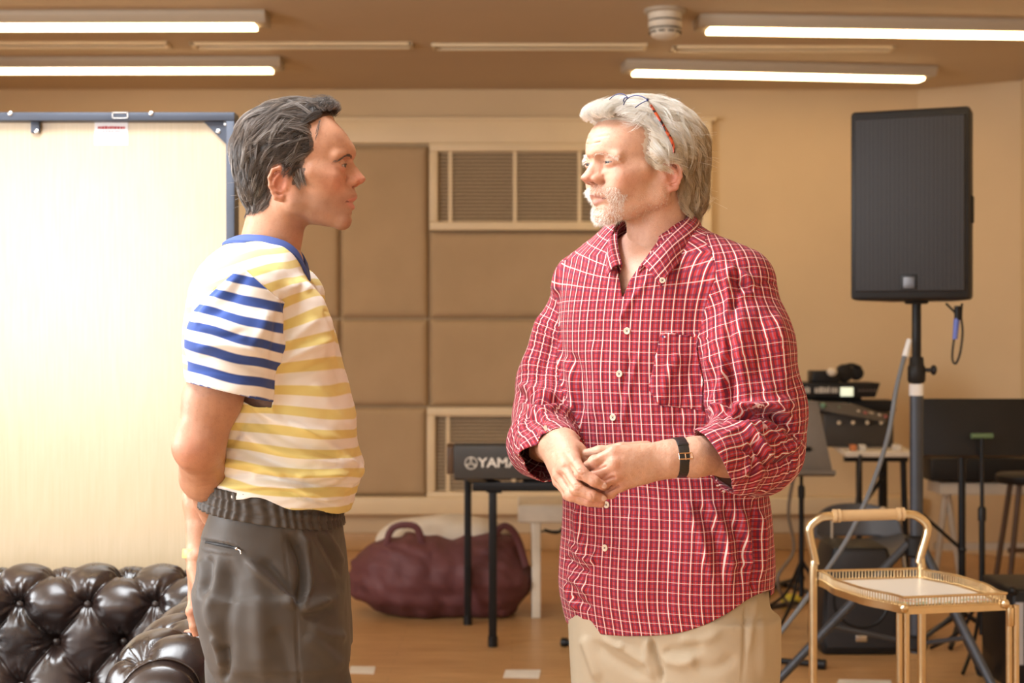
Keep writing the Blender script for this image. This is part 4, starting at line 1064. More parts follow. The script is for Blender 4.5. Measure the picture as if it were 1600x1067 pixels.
# ================================================================== PEOPLE: materials
def skin_mat(name, rough=0.46, bump=0.25, freckle=0.0, sss=0.10):
    m, t = newmat(name, (0.6, 0.35, 0.25), rough, spec=0.42)
    at = t.n('ShaderNodeAttribute'); at.attribute_name = 'col'
    tc = t.n('ShaderNodeTexCoord')
    nz = t.n('ShaderNodeTexNoise', Scale=38.0, Detail=4.0, Roughness=0.6); t.l(tc.outputs['Object'], nz.inputs['Vector'])
    base = t.mix(1.0, at.outputs['Color'], t.ramp(nz.outputs['Fac'], [(0.3, (0.90, 0.84, 0.82)), (0.5, (1, 1, 1)), (0.72, (1.08, 1.05, 1.02))]), 'MULTIPLY')
    if freckle:
        v = t.n('ShaderNodeTexNoise', Scale=210.0, Detail=2.0); t.l(tc.outputs['Object'], v.inputs['Vector'])
        base = t.mix(t.math('MULTIPLY', t.ramp(v.outputs['Fac'], [(0.56, (0, 0, 0)), (0.68, (1, 1, 1))]), freckle), base, (0.30, 0.13, 0.08))
    t.l(base, t.b.inputs['Base Color'])
    t.b.inputs['Subsurface Weight'].default_value = sss
    t.b.inputs['Subsurface Radius'].default_value = (1.0, 0.35, 0.2); t.b.inputs['Subsurface Scale'].default_value = 0.006
    vo = t.n('ShaderNodeTexVoronoi', Scale=620.0); t.l(tc.outputs['Object'], vo.inputs['Vector'])
    n3 = t.n('ShaderNodeTexNoise', Scale=160.0, Detail=3.0); t.l(tc.outputs['Object'], n3.inputs['Vector'])
    t.bump(t.math('ADD', t.math('MULTIPLY', vo.outputs['Distance'], 0.5), n3.outputs['Fac']), bump, 0.0012)
    return m
def hair_mat(name, stops, rough=0.38):
    """strand colour varies per strand (attribute rnd)"""
    m, t = newmat(name, stops[0][1], rough, spec=0.45)
    at = t.n('ShaderNodeAttribute'); at.attribute_name = 'rnd'
    t.l(t.ramp(at.outputs['Fac'], stops), t.b.inputs['Base Color'])
    t.b.inputs['Anisotropic'].default_value = 0.4
    t.b.inputs['Sheen Weight'].default_value = 0.15
    return m

# ================================================================== PEOPLE: head, in its own frame (x forward, y to its left, z up; metres)
def make_head_sdf(g):
    """g: dict of proportions. Everything in mm below, converted by E()"""
    k_ = 0.001
    def E(p, c, r, R=None): return ell(p, [v*k_ for v in c], [v*k_ for v in r], R)
    def C(p, a, b, r1, r2=None): return rc(p, [v*k_ for v in a], [v*k_ for v in b], r1*k_, (r1 if r2 is None else r2)*k_)
    def f(P0):
        p = P0.astype(np.float32).copy(); side = p[:, 1].copy()
        m = p.copy(); m[:, 1] = np.sqrt(p[:, 1]**2+1e-10)
        d = E(m, (2, 0, 36), (99, 74, 79))                       # cranium
        d = su(d, E(m, (-38, 0, 28), (64, 73, 62)), 0.03)
        d = su(d, E(m, (50, 0, 34), (52, 58, 50)), 0.02)         # forehead
        d = su(d, E(m, (44, 0, -34), (56, g.get('facew', 57), 70)), 0.025)    # face core
        d = su(d, E(m, (74, 0, -50), (32, 30, 36)), 0.018)       # muzzle
        d = su(d, C(m, (6, g.get('jaww', 50), -66), (84, 14, -98), 15, 13), 0.022)   # jaw
        d = su(d, C(m, (-2, 58, -20), (6, g.get('jaww', 50), -66), 13, 14), 0.022)   # ramus
        d = su(d, E(m, (88, 0, -95), (16, 21, 15)), 0.014)       # chin
        d = su(d, C(m, (72, 42, -22), (40, 58, -14), 17, 12), 0.02)  # cheek bone
        bz = g.get('browz', 17); d = su(d, C(m, (104.5, 6, bz), (83, 47, bz-1), 8.5, 7.5), 0.012) # brow ridge
        # neck
        n0 = g.get('neck', ((-24, -50), (-45, -175))); nr = g.get('neckr', (50, 57))
        d = su(d, C(m, (n0[0][0], 0, n0[0][1]), (n0[1][0], 0, n0[1][1]), nr[0], nr[1]), 0.02)
        d = su(d, C(m, (-18, 48, -50), (n0[1][0]+42, 16, -172), 10, 9), 0.014)   # neck tendon
        d = su(d, E(m, (n0[1][0]+50, 0, -128), (9, 9, 14)), 0.012)       # throat
        # eye sockets
        ez = g.get('eyez', 0.0)
        d = ss(d, E(m, (107, 31, 3+ez), (17, 17, 13)), 0.012)
        d = ss(d, E(m, (106, 17, 5+ez), (9, 6, 9)), 0.008)
        # nose
        d = su(d, C(m, (103, 0, 14), (113, 0, -12), 6.5, 8), 0.010)
        d = su(d, C(m, (96, 5, 2), (103, 9, -22), 8, 9), 0.010)
        ns = g.get('nose', 1.0); d = su(d, E(m, (118, 0, -22), (11.5*ns, 10.5*ns, 9.5*ns)), 0.008)
        d = su(d, E(m, (107, 12.5*ns, -27), (12, 6.5*ns, 8*ns)), 0.005)
        d = su(d, C(m, (112, 0, -31), (100, 0, -36), 4, 4), 0.006)
        d = ss(d, E(m, (111, 7.2, -35), (8.5, 3.6, 5)), 0.003)
        d = ss(d, C(m, (98, 19.5*ns, -19), (95, 21.5*ns, -33), 0.8, 0.6), 0.005)   # wing crease
        # cheek fold
        if g.get('fold', 1) > 0: d = ss(d, C(m, (97, 20, -34), (88, 31, -52), 0.6*g.get('fold', 1), 0.2), 0.006*g.get('fold', 1))
        # lips
        ml = g.get('lip', 1.0)
        d = su(d, C(m, (102.5, 3.5, -54.5), (91, 23, -62.5), 5.2*ml, 2.2), 0.004)
        d = su(d, C(m, (101, 0, -71.5), (90, 22, -64.5), 6.2*ml, 2.4), 0.004)
        op = g.get('open', 1.2)
        d = ss(d, C(m, (112, 0, -63), (90, 26, -63.5), op, 0.6), 0.002)
        d = ss(d, E(m, (106, 0, -84), (8, 16, 4.5)), 0.007)      # under the lip
        d = ss(d, C(m, (110, 0, -40), (108, 0, -50), 1.6, 2.0), 0.005)  # philtrum
        # lids
        ey = (85.5, 31.5, 1+ez); 
        lid = E(m, ey, (14.2, 15.6, 13.2))
        u = m[:, 2]-(ey[2]-0.5)*k_; l = (m[:, 1]-ey[1]*k_)/(14.5*k_)
        hu = g.get('lidup', 5.2)*k_*(1-np.clip(np.abs(l), 0, 1)**2.4); hl = g.get('liddn', 3.8)*k_*(1-np.clip(np.abs(l), 0, 1)**2.0)
        cut = np.maximum(u-hu, -u-hl)
        cut = np.maximum(cut, (np.abs(l)-1)*0.01)
        cut = np.where(m[:, 0] > (ey[0]+2)*k_, cut, 1.0)
        lid = np.maximum(lid, -cut-0.0002)
        d = su(d, lid, 0.005)
        ball = E(m, ey, (12.6, 12.6, 12.6))
        d = np.where(m[:, 0] > 0.07, np.maximum(d, -np.maximum(ball, cut-0.0006)), d)
        d = ss(d, C(m, (98.5, 22, 8.5+ez), (89, 45, 5.5+ez), 0.5, 0.5), 0.003)
        if g.get('bags'):
            d = su(d, C(m, (95, 22, -14), (86, 44, -12), 3.4, 3), 0.006)
            d = su(d, C(m, (93, 26, 12), (80, 50, 6), 3.5, 4), 0.006)
            d = su(d, E(m, (78, 36, -42), (14, 14, 20)), 0.02)
        for (a, b, r) in g.get('creases', ()): d = ss(d, C(m, a, b, r, r), 0.004)
        # ears
        ex, ezz, et = g.get('ear', (-13, -34, 0.0))
        ca, sa = math.cos(et), math.sin(et)
        q = m.copy(); qx = m[:, 0]-ex*k_; qz = m[:, 2]-ezz*k_; qy = m[:, 1]-g.get('eary', 74)*k_
        q[:, 0] = qx*ca+qz*sa; q[:, 2] = -qx*sa+qz*ca
        q[:, 1] = qy + q[:, 0]*0.42          # back edge stands out from the head
        plate = E(q, (0, -3, 0), (16, 4.5, 26))
        rim = [(11, 0, 4), (13, 1, 14), (8, 2, 24), (-3, 2.5, 28), (-13, 2.5, 22), (-17.5, 2.5, 8), (-15, 2.5, -6), (-9, 2, -17), (-3, 1, -25), (4, 0, -26), (8, 0, -19)]
        e = chain(q, [[v*k_ for v in c] for c in rim], [x*k_ for x in (2.6, 3, 3.3, 3.5, 3.5, 3.2, 3, 3.2, 5.2, 5.2, 3)], 0.003)
        e2 = chain(q, [[v*k_ for v in c] for c in [(-2, 1.5, 17), (-9, 2, 8), (-9, 2, -4), (-3, 2, -12), (4, 2, -13)]], [0.0028]*5, 0.003)
        e = su(su(plate, e, 0.003), e2, 0.003)
        e = ss(e, E(q, (1.5, 5, -2), (9, 10, 12)), 0.003); e = ss(e, C(q, (-8, 5, 19), (-12.5, 5, 6), 2.6, 2.2), 0.003); e = ss(e, C(q, (3, 5, 20), (6, 5, 12), 2.6, 2.2), 0.003)
        e = su(e, E(q, (11, 1.5, -4), (4, 3.5, 6)), 0.004)
        e = su(e, C(q, (3, -12, 3), (2, -10, -8), 11, 10), 0.006)
        d = su(d, e, 0.006)
        # asymmetric far-side weight none
        return d.astype(np.float32)
    return f

def skin_colours(V, base, red, lipc, dark=None, darkw=0.0, g={}):
    m = V*1000.0; F_, L_, U_ = m[:, 0], np.abs(m[:, 1]), m[:, 2]
    col = np.tile(np.array(base), (len(V), 1)).astype(float)
    def blend(w, c):
        nonlocal col
        w = np.clip(w, 0, 1)[:, None]; col = col*(1-w)+np.array(c)*w
    G = lambda c, s: np.exp(-(((F_-c[0])/s[0])**2+((L_-c[1])/s[1])**2+((U_-c[2])/s[2])**2))
    if dark is not None:   # shaved beard shadow
        wb = np.clip((-46-U_)/10, 0, 1)*np.clip((U_+132)/22, 0, 1)*np.clip((F_+8)/20, 0, 1)
        wb = wb*np.clip(1.15-G((70, 40, -45), (30, 22, 18)), 0, 1)+0.8*G((104, 0, -45), (14, 26, 6))
        blend(wb*darkw, dark)
    blend(0.65*G((116, 0, -24), (16, 20, 14)), red)
    blend(0.40*G((78, 42, -28), (24, 26, 20)), red)
    blend(0.75*G((-13, 78, -34), (22, 14, 32))*(L_ > 66), red)
    blend(0.35*G((88, 31, -6), (14, 20, 8)), red)
    # lips
    lipu = np.exp(-((U_+56.0-0.02*0+np.clip(L_, 0, 30)*0.26*-1+0)/4.2)**2)
    zc = np.where(U_ > -63.3, -57.0-0.24*L_*0.9, -70.5+0.27*L_)
    hw = np.where(U_ > -63.3, 4.2, 5.4)*np.clip(1-(L_/25.0)**3, 0, 1)+0.2
    wl = np.clip(1.4-np.abs(U_-zc)/hw, 0, 1)*(L_ < 25)*(F_ > 82)*np.clip(1-(L_/25.0)**4, 0, 1)
    wl = wl*(np.abs(U_+63) < 14)
    blend(wl*0.8, lipc)
    # inside of nostrils, mouth line, ear hollow
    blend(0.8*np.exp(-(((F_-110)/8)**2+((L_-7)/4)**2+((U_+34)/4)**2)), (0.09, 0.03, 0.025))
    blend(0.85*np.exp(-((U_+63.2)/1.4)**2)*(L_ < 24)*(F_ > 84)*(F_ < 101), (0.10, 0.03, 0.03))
    if g.get('scalp'):
        wsc = g['scalp'][0](V+0.0025*np.stack([noise3(V*60, 3, 2)]*3, 1)).astype(float); blend(wsc*0.85, g['scalp'][1])
    return col
def warp_profile(V, prof, zlo=-106, zhi=96, sig=26.0):
    """push the middle of the face so that its side outline follows prof [(z, x)] (mm)"""
    m = V*1000.0
    prof = sorted(prof); zs = np.array([q[0] for q in prof], float); xs = np.array([q[1] for q in prof], float)
    mid = np.abs(m[:, 1]) < 2.2
    zb = np.arange(zlo-6, zhi+7, 1.5); cur = np.full(len(zb), np.nan)
    for i, z in enumerate(zb):
        s = mid & (np.abs(m[:, 2]-z) < 1.3) & (m[:, 0] > 0)
        if s.any(): cur[i] = m[s, 0].max()
    ok = ~np.isnan(cur); cur = np.interp(zb, zb[ok], cur[ok])
    delta = np.interp(zb, zs, xs)-cur
    delta = np.convolve(np.pad(delta, 2, mode='edge'), np.array([1, 2, 3, 2, 1])/9.0, mode='valid')
    delta = delta*np.clip((zb-zlo)/8, 0, 1)*np.clip((zhi-zb)/10, 0, 1)
    w = np.exp(-(m[:, 1]/sig)**2)*np.clip((m[:, 0]-45)/40, 0, 1)
    out = V.copy(); out[:, 0] += np.interp(m[:, 2], zb, delta)*w*0.001
    return out

def eye_objects(parent, M, g, iris, name='eye', lash=(0.03, 0.018, 0.012)):
    """eyeballs with iris and pupil, two of them; M head frame -> world"""
    ez = g.get('eyez', 0.0); look = g.get('look', (0.0, 0.0))
    m, t = newmat('eyeball', (0.75, 0.70, 0.67), 0.08, spec=0.6)
    at = t.n('ShaderNodeAttribute'); at.attribute_name = 'rad'
    t.l(t.ramp(at.outputs['Fac'], [(0.0, (0.008, 0.008, 0.008)), (0.17, (0.008, 0.008, 0.008)), (0.20, iris), (0.40, [c*0.7 for c in iris]), (0.46, (0.04, 0.03, 0.03)), (0.50, (0.42, 0.37, 0.34)), (1.0, (0.40, 0.29, 0.25))]), t.b.inputs['Base Color'])
    for s in (-1, 1):
        bm = bmesh.new(); bmesh.ops.create_uvsphere(bm, u_segments=40, v_segments=40, radius=0.0121)
        me = bpy.data.meshes.new(name); bm.to_mesh(me); bm.free()
        n = len(me.vertices); co = np.empty(n*3); me.vertices.foreach_get('co', co); co = co.reshape(-1, 3)
        rad = np.hypot(co[:, 0], co[:, 1])/0.0121; rad = np.where(co[:, 2] > 0, rad, 1.0)
        co[:, 2] += 0.0009*np.exp(-(rad/0.42)**2)*(co[:, 2] > 0)
        me.vertices.foreach_set('co', co.ravel())
        a = me.attributes.new('rad', 'FLOAT', 'POINT'); a.data.foreach_set('value', rad)
        for p_ in me.polygons: p_.use_smooth = True
        d = Vector((1, look[0], look[1])).normalized()
        T = M @ Matrix.Translation((0.0857, s*0.0315, 0.001+ez*0.001)) @ d.to_track_quat('Z', 'Y').to_matrix().to_4x4()
        me.transform(T); eo = link_mesh(name, me, m, parent)
        pts = []
        for q in np.linspace(-0.92, 0.92, 15):
            dy = 14.2*q; dz = g.get('lidup', 5.2)*(1-abs(q)**2.4)+0.1-0.5; dx = math.sqrt(max(0, 1-(dy/15.9)**2-(dz/13.5)**2))*14.55
            pts.append(M @ Vector(((85.5+dx)*0.001, s*(31.5+dy)*0.001, (1+ez+dz)*0.001)))
        b = MB(); b.tube(pts, [0.0002]+[0.0005]*13+[0.0002], 6); b.build('eyelash_line', mat('lash_%d' % int(lash[0]*1000), lash, 0.6), eo)

# ------------------------------------------------------------------ hair made of many fine strands
class Strands:
    def __init__(s): s.V = []; s.Q = []; s.r = []; s.n = 0
    def add(s, P_, rad, rnd):
        """P_ (m, k, 3) paths, rad (m, k), rnd (m,)"""
        m, k, _ = P_.shape
        d = np.gradient(P_, axis=1); d /= np.maximum(np.linalg.norm(d, axis=2, keepdims=True), 1e-9)
        up = np.array([0.3, -0.8, 0.5]); a = np.cross(d, up); a /= np.maximum(np.linalg.norm(a, axis=2, keepdims=True), 1e-9)
        b = np.cross(d, a)
        ring = []
        for t in (0, 2*PI/3, 4*PI/3): ring.append(P_+(a*math.cos(t)+b*math.sin(t))*rad[..., None])
        R = np.stack(ring, 2)                                      # m,k,3,3
        s.V.append(R.reshape(-1, 3)); s.r.append(np.repeat(rnd, k*3))
        idx = s.n+np.arange(m*k*3).reshape(m, k, 3)
        for j in range(3):
            s.Q.append(np.stack([idx[:, :-1, j], idx[:, :-1, (j+1) % 3], idx[:, 1:, (j+1) % 3], idx[:, 1:, j]], -1).reshape(-1, 4))
        s.n += m*k*3
    def build(s, name, m, parent, M):
        V = np.concatenate(s.V); Mn = np.array(M); V = V @ Mn[:3, :3].T + Mn[:3, 3]
        return link_mesh(name, np_mesh(name, V, np.concatenate(s.Q), attrs={'rnd': np.concatenate(s.r)}), m, parent)
def comb(roots, flow, project, steps, length, lift, rng, jitter=0.15, clump=None, curl=0.0, gravity=0.0):
    """strands that start at roots and follow flow(p) along the surface given by project(p) -> (point, normal)"""
    m = len(roots); path = np.zeros((m, steps, 3)); p = roots.copy(); 
    J = rng.normal(size=(m, 3))*jitter
    if clump is not None: J = J*0.5+clump
    for k in range(steps):
        t = k/(steps-1)
        q, nrm = project(p)
        path[:, k] = q+nrm*lift(t)[:, None] if callable(lift) else q+nrm*lift
        d = flow(q, t)+J
        d = d-nrm*np.sum(d*nrm, 1, keepdims=True)*0.9
        d /= np.maximum(np.linalg.norm(d, axis=1, keepdims=True), 1e-9)
        p = q+d*(length/(steps-1))[:, None]
        if curl: J += rng.normal(size=(m, 3))*curl
    return path
def surface_projector(V, Q):
    bv = BVHTree.FromPolygons([tuple(v) for v in V], [tuple(q) for q in Q])
    def pr(p):
        out = np.empty_like(p); nn = np.empty_like(p)
        for i in range(len(p)):
            c, n_, _, _ = bv.find_nearest(p[i])
            out[i] = c; nn[i] = n_
        return out, nn
    return pr
# ================================================================== PERSON 1: dark haired man in the striped T-shirt (facing right)
YM = 2.79
gA = dict(facew=57, jaww=51, neck=((-24, -50), (-52, -178)), neckr=(51, 57), ear=(-13, -37, -0.12), open=2.0, lidup=3.8, liddn=2.8, eyez=-1.5, look=(-0.06, 0.02), fold=0)
fA = make_head_sdf(gA)
V, Q = sdf_mesh(fA, (-0.135, -0.105, -0.20), (0.145, 0.105, 0.13), 0.0016)
V = relax(V, Q, 1, 0.35)
profA = [(91, 66), (74, 84), (62, 94), (50, 102), (38, 110), (28, 113), (20, 110), (14, 106), (6, 109.5), (-2, 116), (-12, 124), (-18, 129.5), (-21, 130), (-25, 128.5), (-29, 124), (-34, 115.5), (-38, 110.5), (-45, 111.5), (-51, 114), (-56, 113.5), (-60, 110.5), (-63, 106), (-66, 107.5), (-70, 110.5), (-74, 110), (-79, 106.5), (-84, 102.5), (-88, 102.8), (-94, 104.5), (-100, 103), (-106, 98), (-112, 86)]
V = warp_profile(V, profA)
def inside_A(V):   # where hair grows (mm)
    F_, L_, U_ = V[:, 0]*1000, np.abs(V[:, 1])*1000, V[:, 2]*1000
    line = np.interp(U_, [-95, -72, -50, -38, -30, -18, -5, 8, 22, 40, 55, 70, 85, 100, 125],
                         [-46, -36, -30, 12, 27, 29, 26, 30, 44, 46, 40, 38, 56, 66, 60])
    # on the middle of the forehead the line sits higher and further forward
    line = np.where(U_ > 50, line+np.clip(1-L_/42, 0, 1)*14*(U_ > 78), line)
    ear = (((F_+15)/23)**2+((U_+32)/31)**2 < 1)
    top = np.interp(F_, [-120, -48, -36, -28, 10, 28], [-88, -83, -74, -54, -14, -34])
    return (F_ < line) & ~ear & (U_ > np.where(F_ < -28, top, -100))
colA = skin_colours(V, (0.50, 0.262, 0.165), (0.52, 0.17, 0.115), (0.56, 0.22, 0.18), (0.27, 0.165, 0.12), 0.45, g={'scalp': (inside_A, (0.05, 0.033, 0.024))})
OA = P(460, 262, YM)
MA = Matrix.Translation(OA) @ Matrix.Rotation(-0.03, 4, 'Z')
MAn = np.array(MA)
headA = (V @ MAn[:3, :3].T + MAn[:3, 3], Q, colA)

def hair_A(parent):
    """short swept back brown hair with grey"""
    rng = np.random.RandomState(4)
    def cap(p):
        m = p.copy(); m[:, 1] = np.abs(m[:, 1])
        d = ell(m, (0.0, 0, 0.039), (0.101, 0.0765, 0.083))
        d = su(d, ell(m, (-0.040, 0, 0.030), (0.069, 0.0765, 0.068)), 0.03)
        d = su(d, ell(m, (0.036, 0, 0.082), (0.046, 0.050, 0.034)), 0.02)
        d = su(d, ell(m, (-0.062, 0, -0.030), (0.040, 0.056, 0.055)), 0.03)
        return su(d, fA(p)-0.0006, 0.006).astype(np.float32)
    inside = inside_A
    V, Q = sdf_mesh(cap, (-0.13, -0.1, -0.11), (0.11, 0.1, 0.135), 0.0025)
    pr = surface_projector(V, Q)
    # under layer: the cap itself where hair grows
    cq = V[Q].mean(1); keep = inside(cq) & inside(cq+np.array([0.006, 0, 0])) & inside(cq+np.array([0.003, 0, -0.005])) & inside(cq-np.array([0, 0, 0.008]))
    nV = normals_of(V, Q)
    Vin = V-nV*0.002
    Mn = MAn
    me = np_mesh('hair', Vin @ Mn[:3, :3].T + Mn[:3, 3], Q[keep], attrs={'rnd': np.full(len(V), 0.12)})
    stops = [(0.0, (0.014, 0.009, 0.007)), (0.4, (0.045, 0.028, 0.019)), (0.70, (0.11, 0.075, 0.052)), (0.85, (0.25, 0.21, 0.18)), (1.0, (0.50, 0.47, 0.45))]
    hm = hair_mat('brown_hair', stops)
    hair = link_mesh('hair', me, hm, parent)
    S = Strands()
    cand = V[rng.randint(0, len(V), 40000)]+rng.normal(size=(40000, 3))*0.0016
    cand = cand[inside(cand)]
    cand = cand[:14000]
    m = len(cand)
    # clumps
    nc = 520; cc = cand[rng.randint(0, m, nc)]; ccj = rng.normal(size=(nc, 3))*0.42; ccl = rng.rand(nc)
    ci = np.empty(m, int)
    for a in range(0, m, 1000): ci[a:a+1000] = np.argmin(((cand[a:a+1000, None]-cc[None])**2).sum(2), 1)
    def flow(q, t):
        F_, U_ = q[:, 0]*1000, q[:, 2]*1000
        d = np.zeros_like(q)
        # swept back from the forehead, then down towards the nape
        ang = np.interp(F_, [-100, -60, -20, 20, 60, 90], [-1.35, -0.95, -0.55, -0.35, 0.15, 0.6])  # slope of the backwards sweep
        d[:, 0] = -np.cos(ang); d[:, 2] = np.sin(ang)
        side = np.sign(q[:, 1]); low = np.clip((30-U_)/60, 0, 1)
        d[:, 2] -= low*0.5
        d[:, 1] = side*0.10
        sb = (F_ > 5) & (U_ < 2); d[sb] = [-0.35, 0, -1]
        return d
    L = np.interp(cand[:, 2]*1000, [-90, -40, 20, 80, 120], [0.013, 0.018, 0.034, 0.050, 0.056])*(0.7+0.5*rng.rand(m))
    liftv = 0.0008+0.0048*rng.rand(m)*np.interp(cand[:, 2]*1000, [-80, 0, 60], [0.5, 0.8, 1.1])+0.0045*ccl[ci]**2*(cand[:, 2] > -0.01)
    path = comb(cand, flow, pr, 9, L, lambda t: liftv*(0.15+1.1*t**0.8)*(1-0.30*t*t), rng, 0.10, ccj[ci])
    # bring strands of a clump together towards the tip
    for k in range(9):
        t = k/8
        mean = np.stack([np.bincount(ci, path[:, k, c], minlength=nc) for c in range(3)], 1)/np.maximum(np.bincount(ci, minlength=nc), 1)[:, None]
        off = path[0, k]*0
        path[:, k] += (mean[ci]-path[:, k])*0.55*t
    rad = np.linspace(1, 0.25, 9)[None]*(0.00026+0.00016*rng.rand(m))[:, None]
    grey = np.clip(ccl[ci]*0.55+rng.rand(m)*0.42+0.02, 0, 1)
    S.add(path, rad, grey)
    # the loose quiff standing off the forehead
    n2 = 700; r0 = np.stack([0.046+0.026*rng.rand(n2), (rng.rand(n2)-0.5)*0.075, 0.098+0.012*rng.rand(n2)], 1)
    q0, nn = pr(r0); k = 10; path = np.zeros((n2, k, 3)); a = 0.5+0.7*rng.rand(n2); gk = np.floor(rng.rand(n2)*26); gj = rng.normal(size=(26, 2))[gk.astype(int)]
    for i in range(k):
        t = i/(k-1)
        path[:, i] = q0+np.stack([0.016*np.sin(2.6*t)*a-0.030*t*t, 0.004*t*gj[:, 0]+0.001*rng.normal(size=n2)*t, 0.012*np.sin(2.2*t)*a+0.003*gj[:, 1]*t-0.003*t*t], 1)
    S.add(path, np.linspace(1, 0.3, k)[None]*np.full((n2, 1), 0.00032), np.clip(0.25+0.25*gj[:, 0]+0.4*rng.rand(n2), 0, 1))
    n2 = 60; r0 = cand[rng.randint(0, m, n2)]; q0, nn = pr(r0); path = np.zeros((n2, k, 3)); dd = rng.normal(size=(n2, 3))*0.4
    for i in range(k):
        t = i/(k-1); path[:, i] = q0+(nn*0.009+np.array([-0.010, 0, 0.0])+dd*0.008)*t+dd[:, ::-1]*0.005*t*t
    S.add(path, np.full((n2, k), 0.00018), 0.5+0.5*rng.rand(n2))
    # a few stray locks over the temple
    for j, (a0, a1, a2) in enumerate((((0.056, 0.078), (0.052, 0.056), (0.046, 0.040)), ((0.058, 0.080), (0.050, 0.062), (0.047, 0.050)))):
        n3 = 5; path = np.zeros((n3, 7, 3))
        for i in range(7):
            t = i/6; x = (1-t)**2*a0[0]+2*t*(1-t)*a1[0]+t*t*a2[0]; z = (1-t)**2*a0[1]+2*t*(1-t)*a1[1]+t*t*a2[1]
            q, n_ = pr(np.array([[x, -0.06, z]])); path[:, i] = q[0]+n_[0]*0.001+rng.normal(size=(n3, 3))*0.0007
        S.add(path, np.full((n3, 7), 0.00024), rng.rand(n3)*0.5)
    S.build('hair_strands', hm, hair, MA)
    # eyebrows
    S = Strands(); n = 300; s = np.where(rng.rand(n) < 0.5, -1, 1); u = rng.rand(n)
    x = np.interp(u, [0, 0.4, 1], [0.109, 0.103, 0.080]); y = np.interp(u, [0, 1], [0.014, 0.053]); z = np.interp(u, [0, 0.45, 1], [0.0140, 0.0165, 0.0065])+(rng.rand(n)-0.5)*np.interp(u, [0, 1], [0.007, 0.003])
    r0 = np.stack([x, y*s, z], 1); prh = surface_projector(*headA_local)
    q0, nn = prh(r0); path = np.zeros((n, 4, 3))
    for i in range(4):
        t = i/3; path[:, i] = q0+nn*(0.0006+0.0012*t)+np.stack([-0.25+0*u, s*(0.6+0*u), 0.5-0.9*u], 1)*0.010*t
    for sd in (-1, 1):
        S = Strands(); S.add(path[s == sd], np.linspace(1, 0.4, 4)[None]*np.full(((s == sd).sum(), 1), 0.00030), rng.rand((s == sd).sum())*0.7+0.1)
        S.build('eyebrow', hm, parent, MA)
headA_local = (V.copy(), Q)
# ================================================================== PERSON 2: white haired man in the checked shirt (three quarter view)
gB = dict(facew=60, jaww=54, neck=((-24, -50), (-30, -185)), neckr=(54, 60), ear=(-7, -27, -0.15), open=0.7, lidup=2.1, liddn=2.0, eyez=3.5, browz=16, nose=1.12, look=(0.12, -0.02), bags=True, fold=1.8, lip=0.8,
          creases=(((108, 0, 52), (94, 36, 54), 0.8), ((104, 0, 66), (88, 38, 68), 0.7), ((107, 0, 41), (100, 22, 43), 0.5), ((84, 52, -2), (74, 62, -4), 0.6), ((83, 51, 6), (73, 60, 9), 0.5)))
fB = make_head_sdf(gB)
V, Q = sdf_mesh(fB, (-0.135, -0.11, -0.21), (0.145, 0.11, 0.13), 0.0016)
V = relax(V, Q, 1, 0.35)
profB = [(91, 74), (74, 92), (62, 101), (50, 106), (38, 110), (28, 114), (20, 113), (14, 107), (6, 109), (-2, 115), (-12, 123), (-18, 129), (-21, 130.5), (-25, 130), (-29, 126), (-34, 114), (-38, 108), (-45, 108), (-51, 110), (-56, 110), (-60, 107.5), (-63, 105), (-66, 106.5), (-70, 108.5), (-74, 107.5), (-79, 104), (-84, 101.5), (-88, 102), (-94, 104.5), (-100, 103.5), (-106, 98), (-112, 86)]
V = warp_profile(V, profB, sig=24)
headB_local = (V.copy(), Q)
def inside_B(V):
    F_, L_, U_ = V[:, 0]*1000, np.abs(V[:, 1])*1000, V[:, 2]*1000
    line = np.interp(U_, [-115, -70, -45, -30, -14, -4, 10, 30, 50, 66, 80, 92, 110, 125],
                         [-42, -34, -28, -18, 22, 36, 42, 44, 38, 38, 62, 84, 84, 70])
    line = np.where((U_ > 60), line+np.clip(1-L_/50, 0, 1)*10, line)
    ear = (((F_+5)/24)**2+((U_+32)/30)**2 < 1)
    return (F_ < line) & ~ear & (U_ > -92)
colB = skin_colours(V, (0.57, 0.335, 0.235), (0.57, 0.20, 0.14), (0.42, 0.18, 0.15), g={'scalp': (inside_B, (0.70, 0.62, 0.52))})
YH = 2.76
OB = P(1004, 256, YH)
MB_ = Matrix.Translation(OB) @ Matrix.Rotation(math.radians(-151), 4, 'Z') @ Matrix.Rotation(math.radians(5), 4, 'Y') @ Matrix.Rotation(math.radians(-2), 4, 'X') @ Matrix.Diagonal((1.0, 1.0, 0.925, 1))
MBn = np.array(MB_)
headB = (V @ MBn[:3, :3].T + MBn[:3, 3], Q, colB)

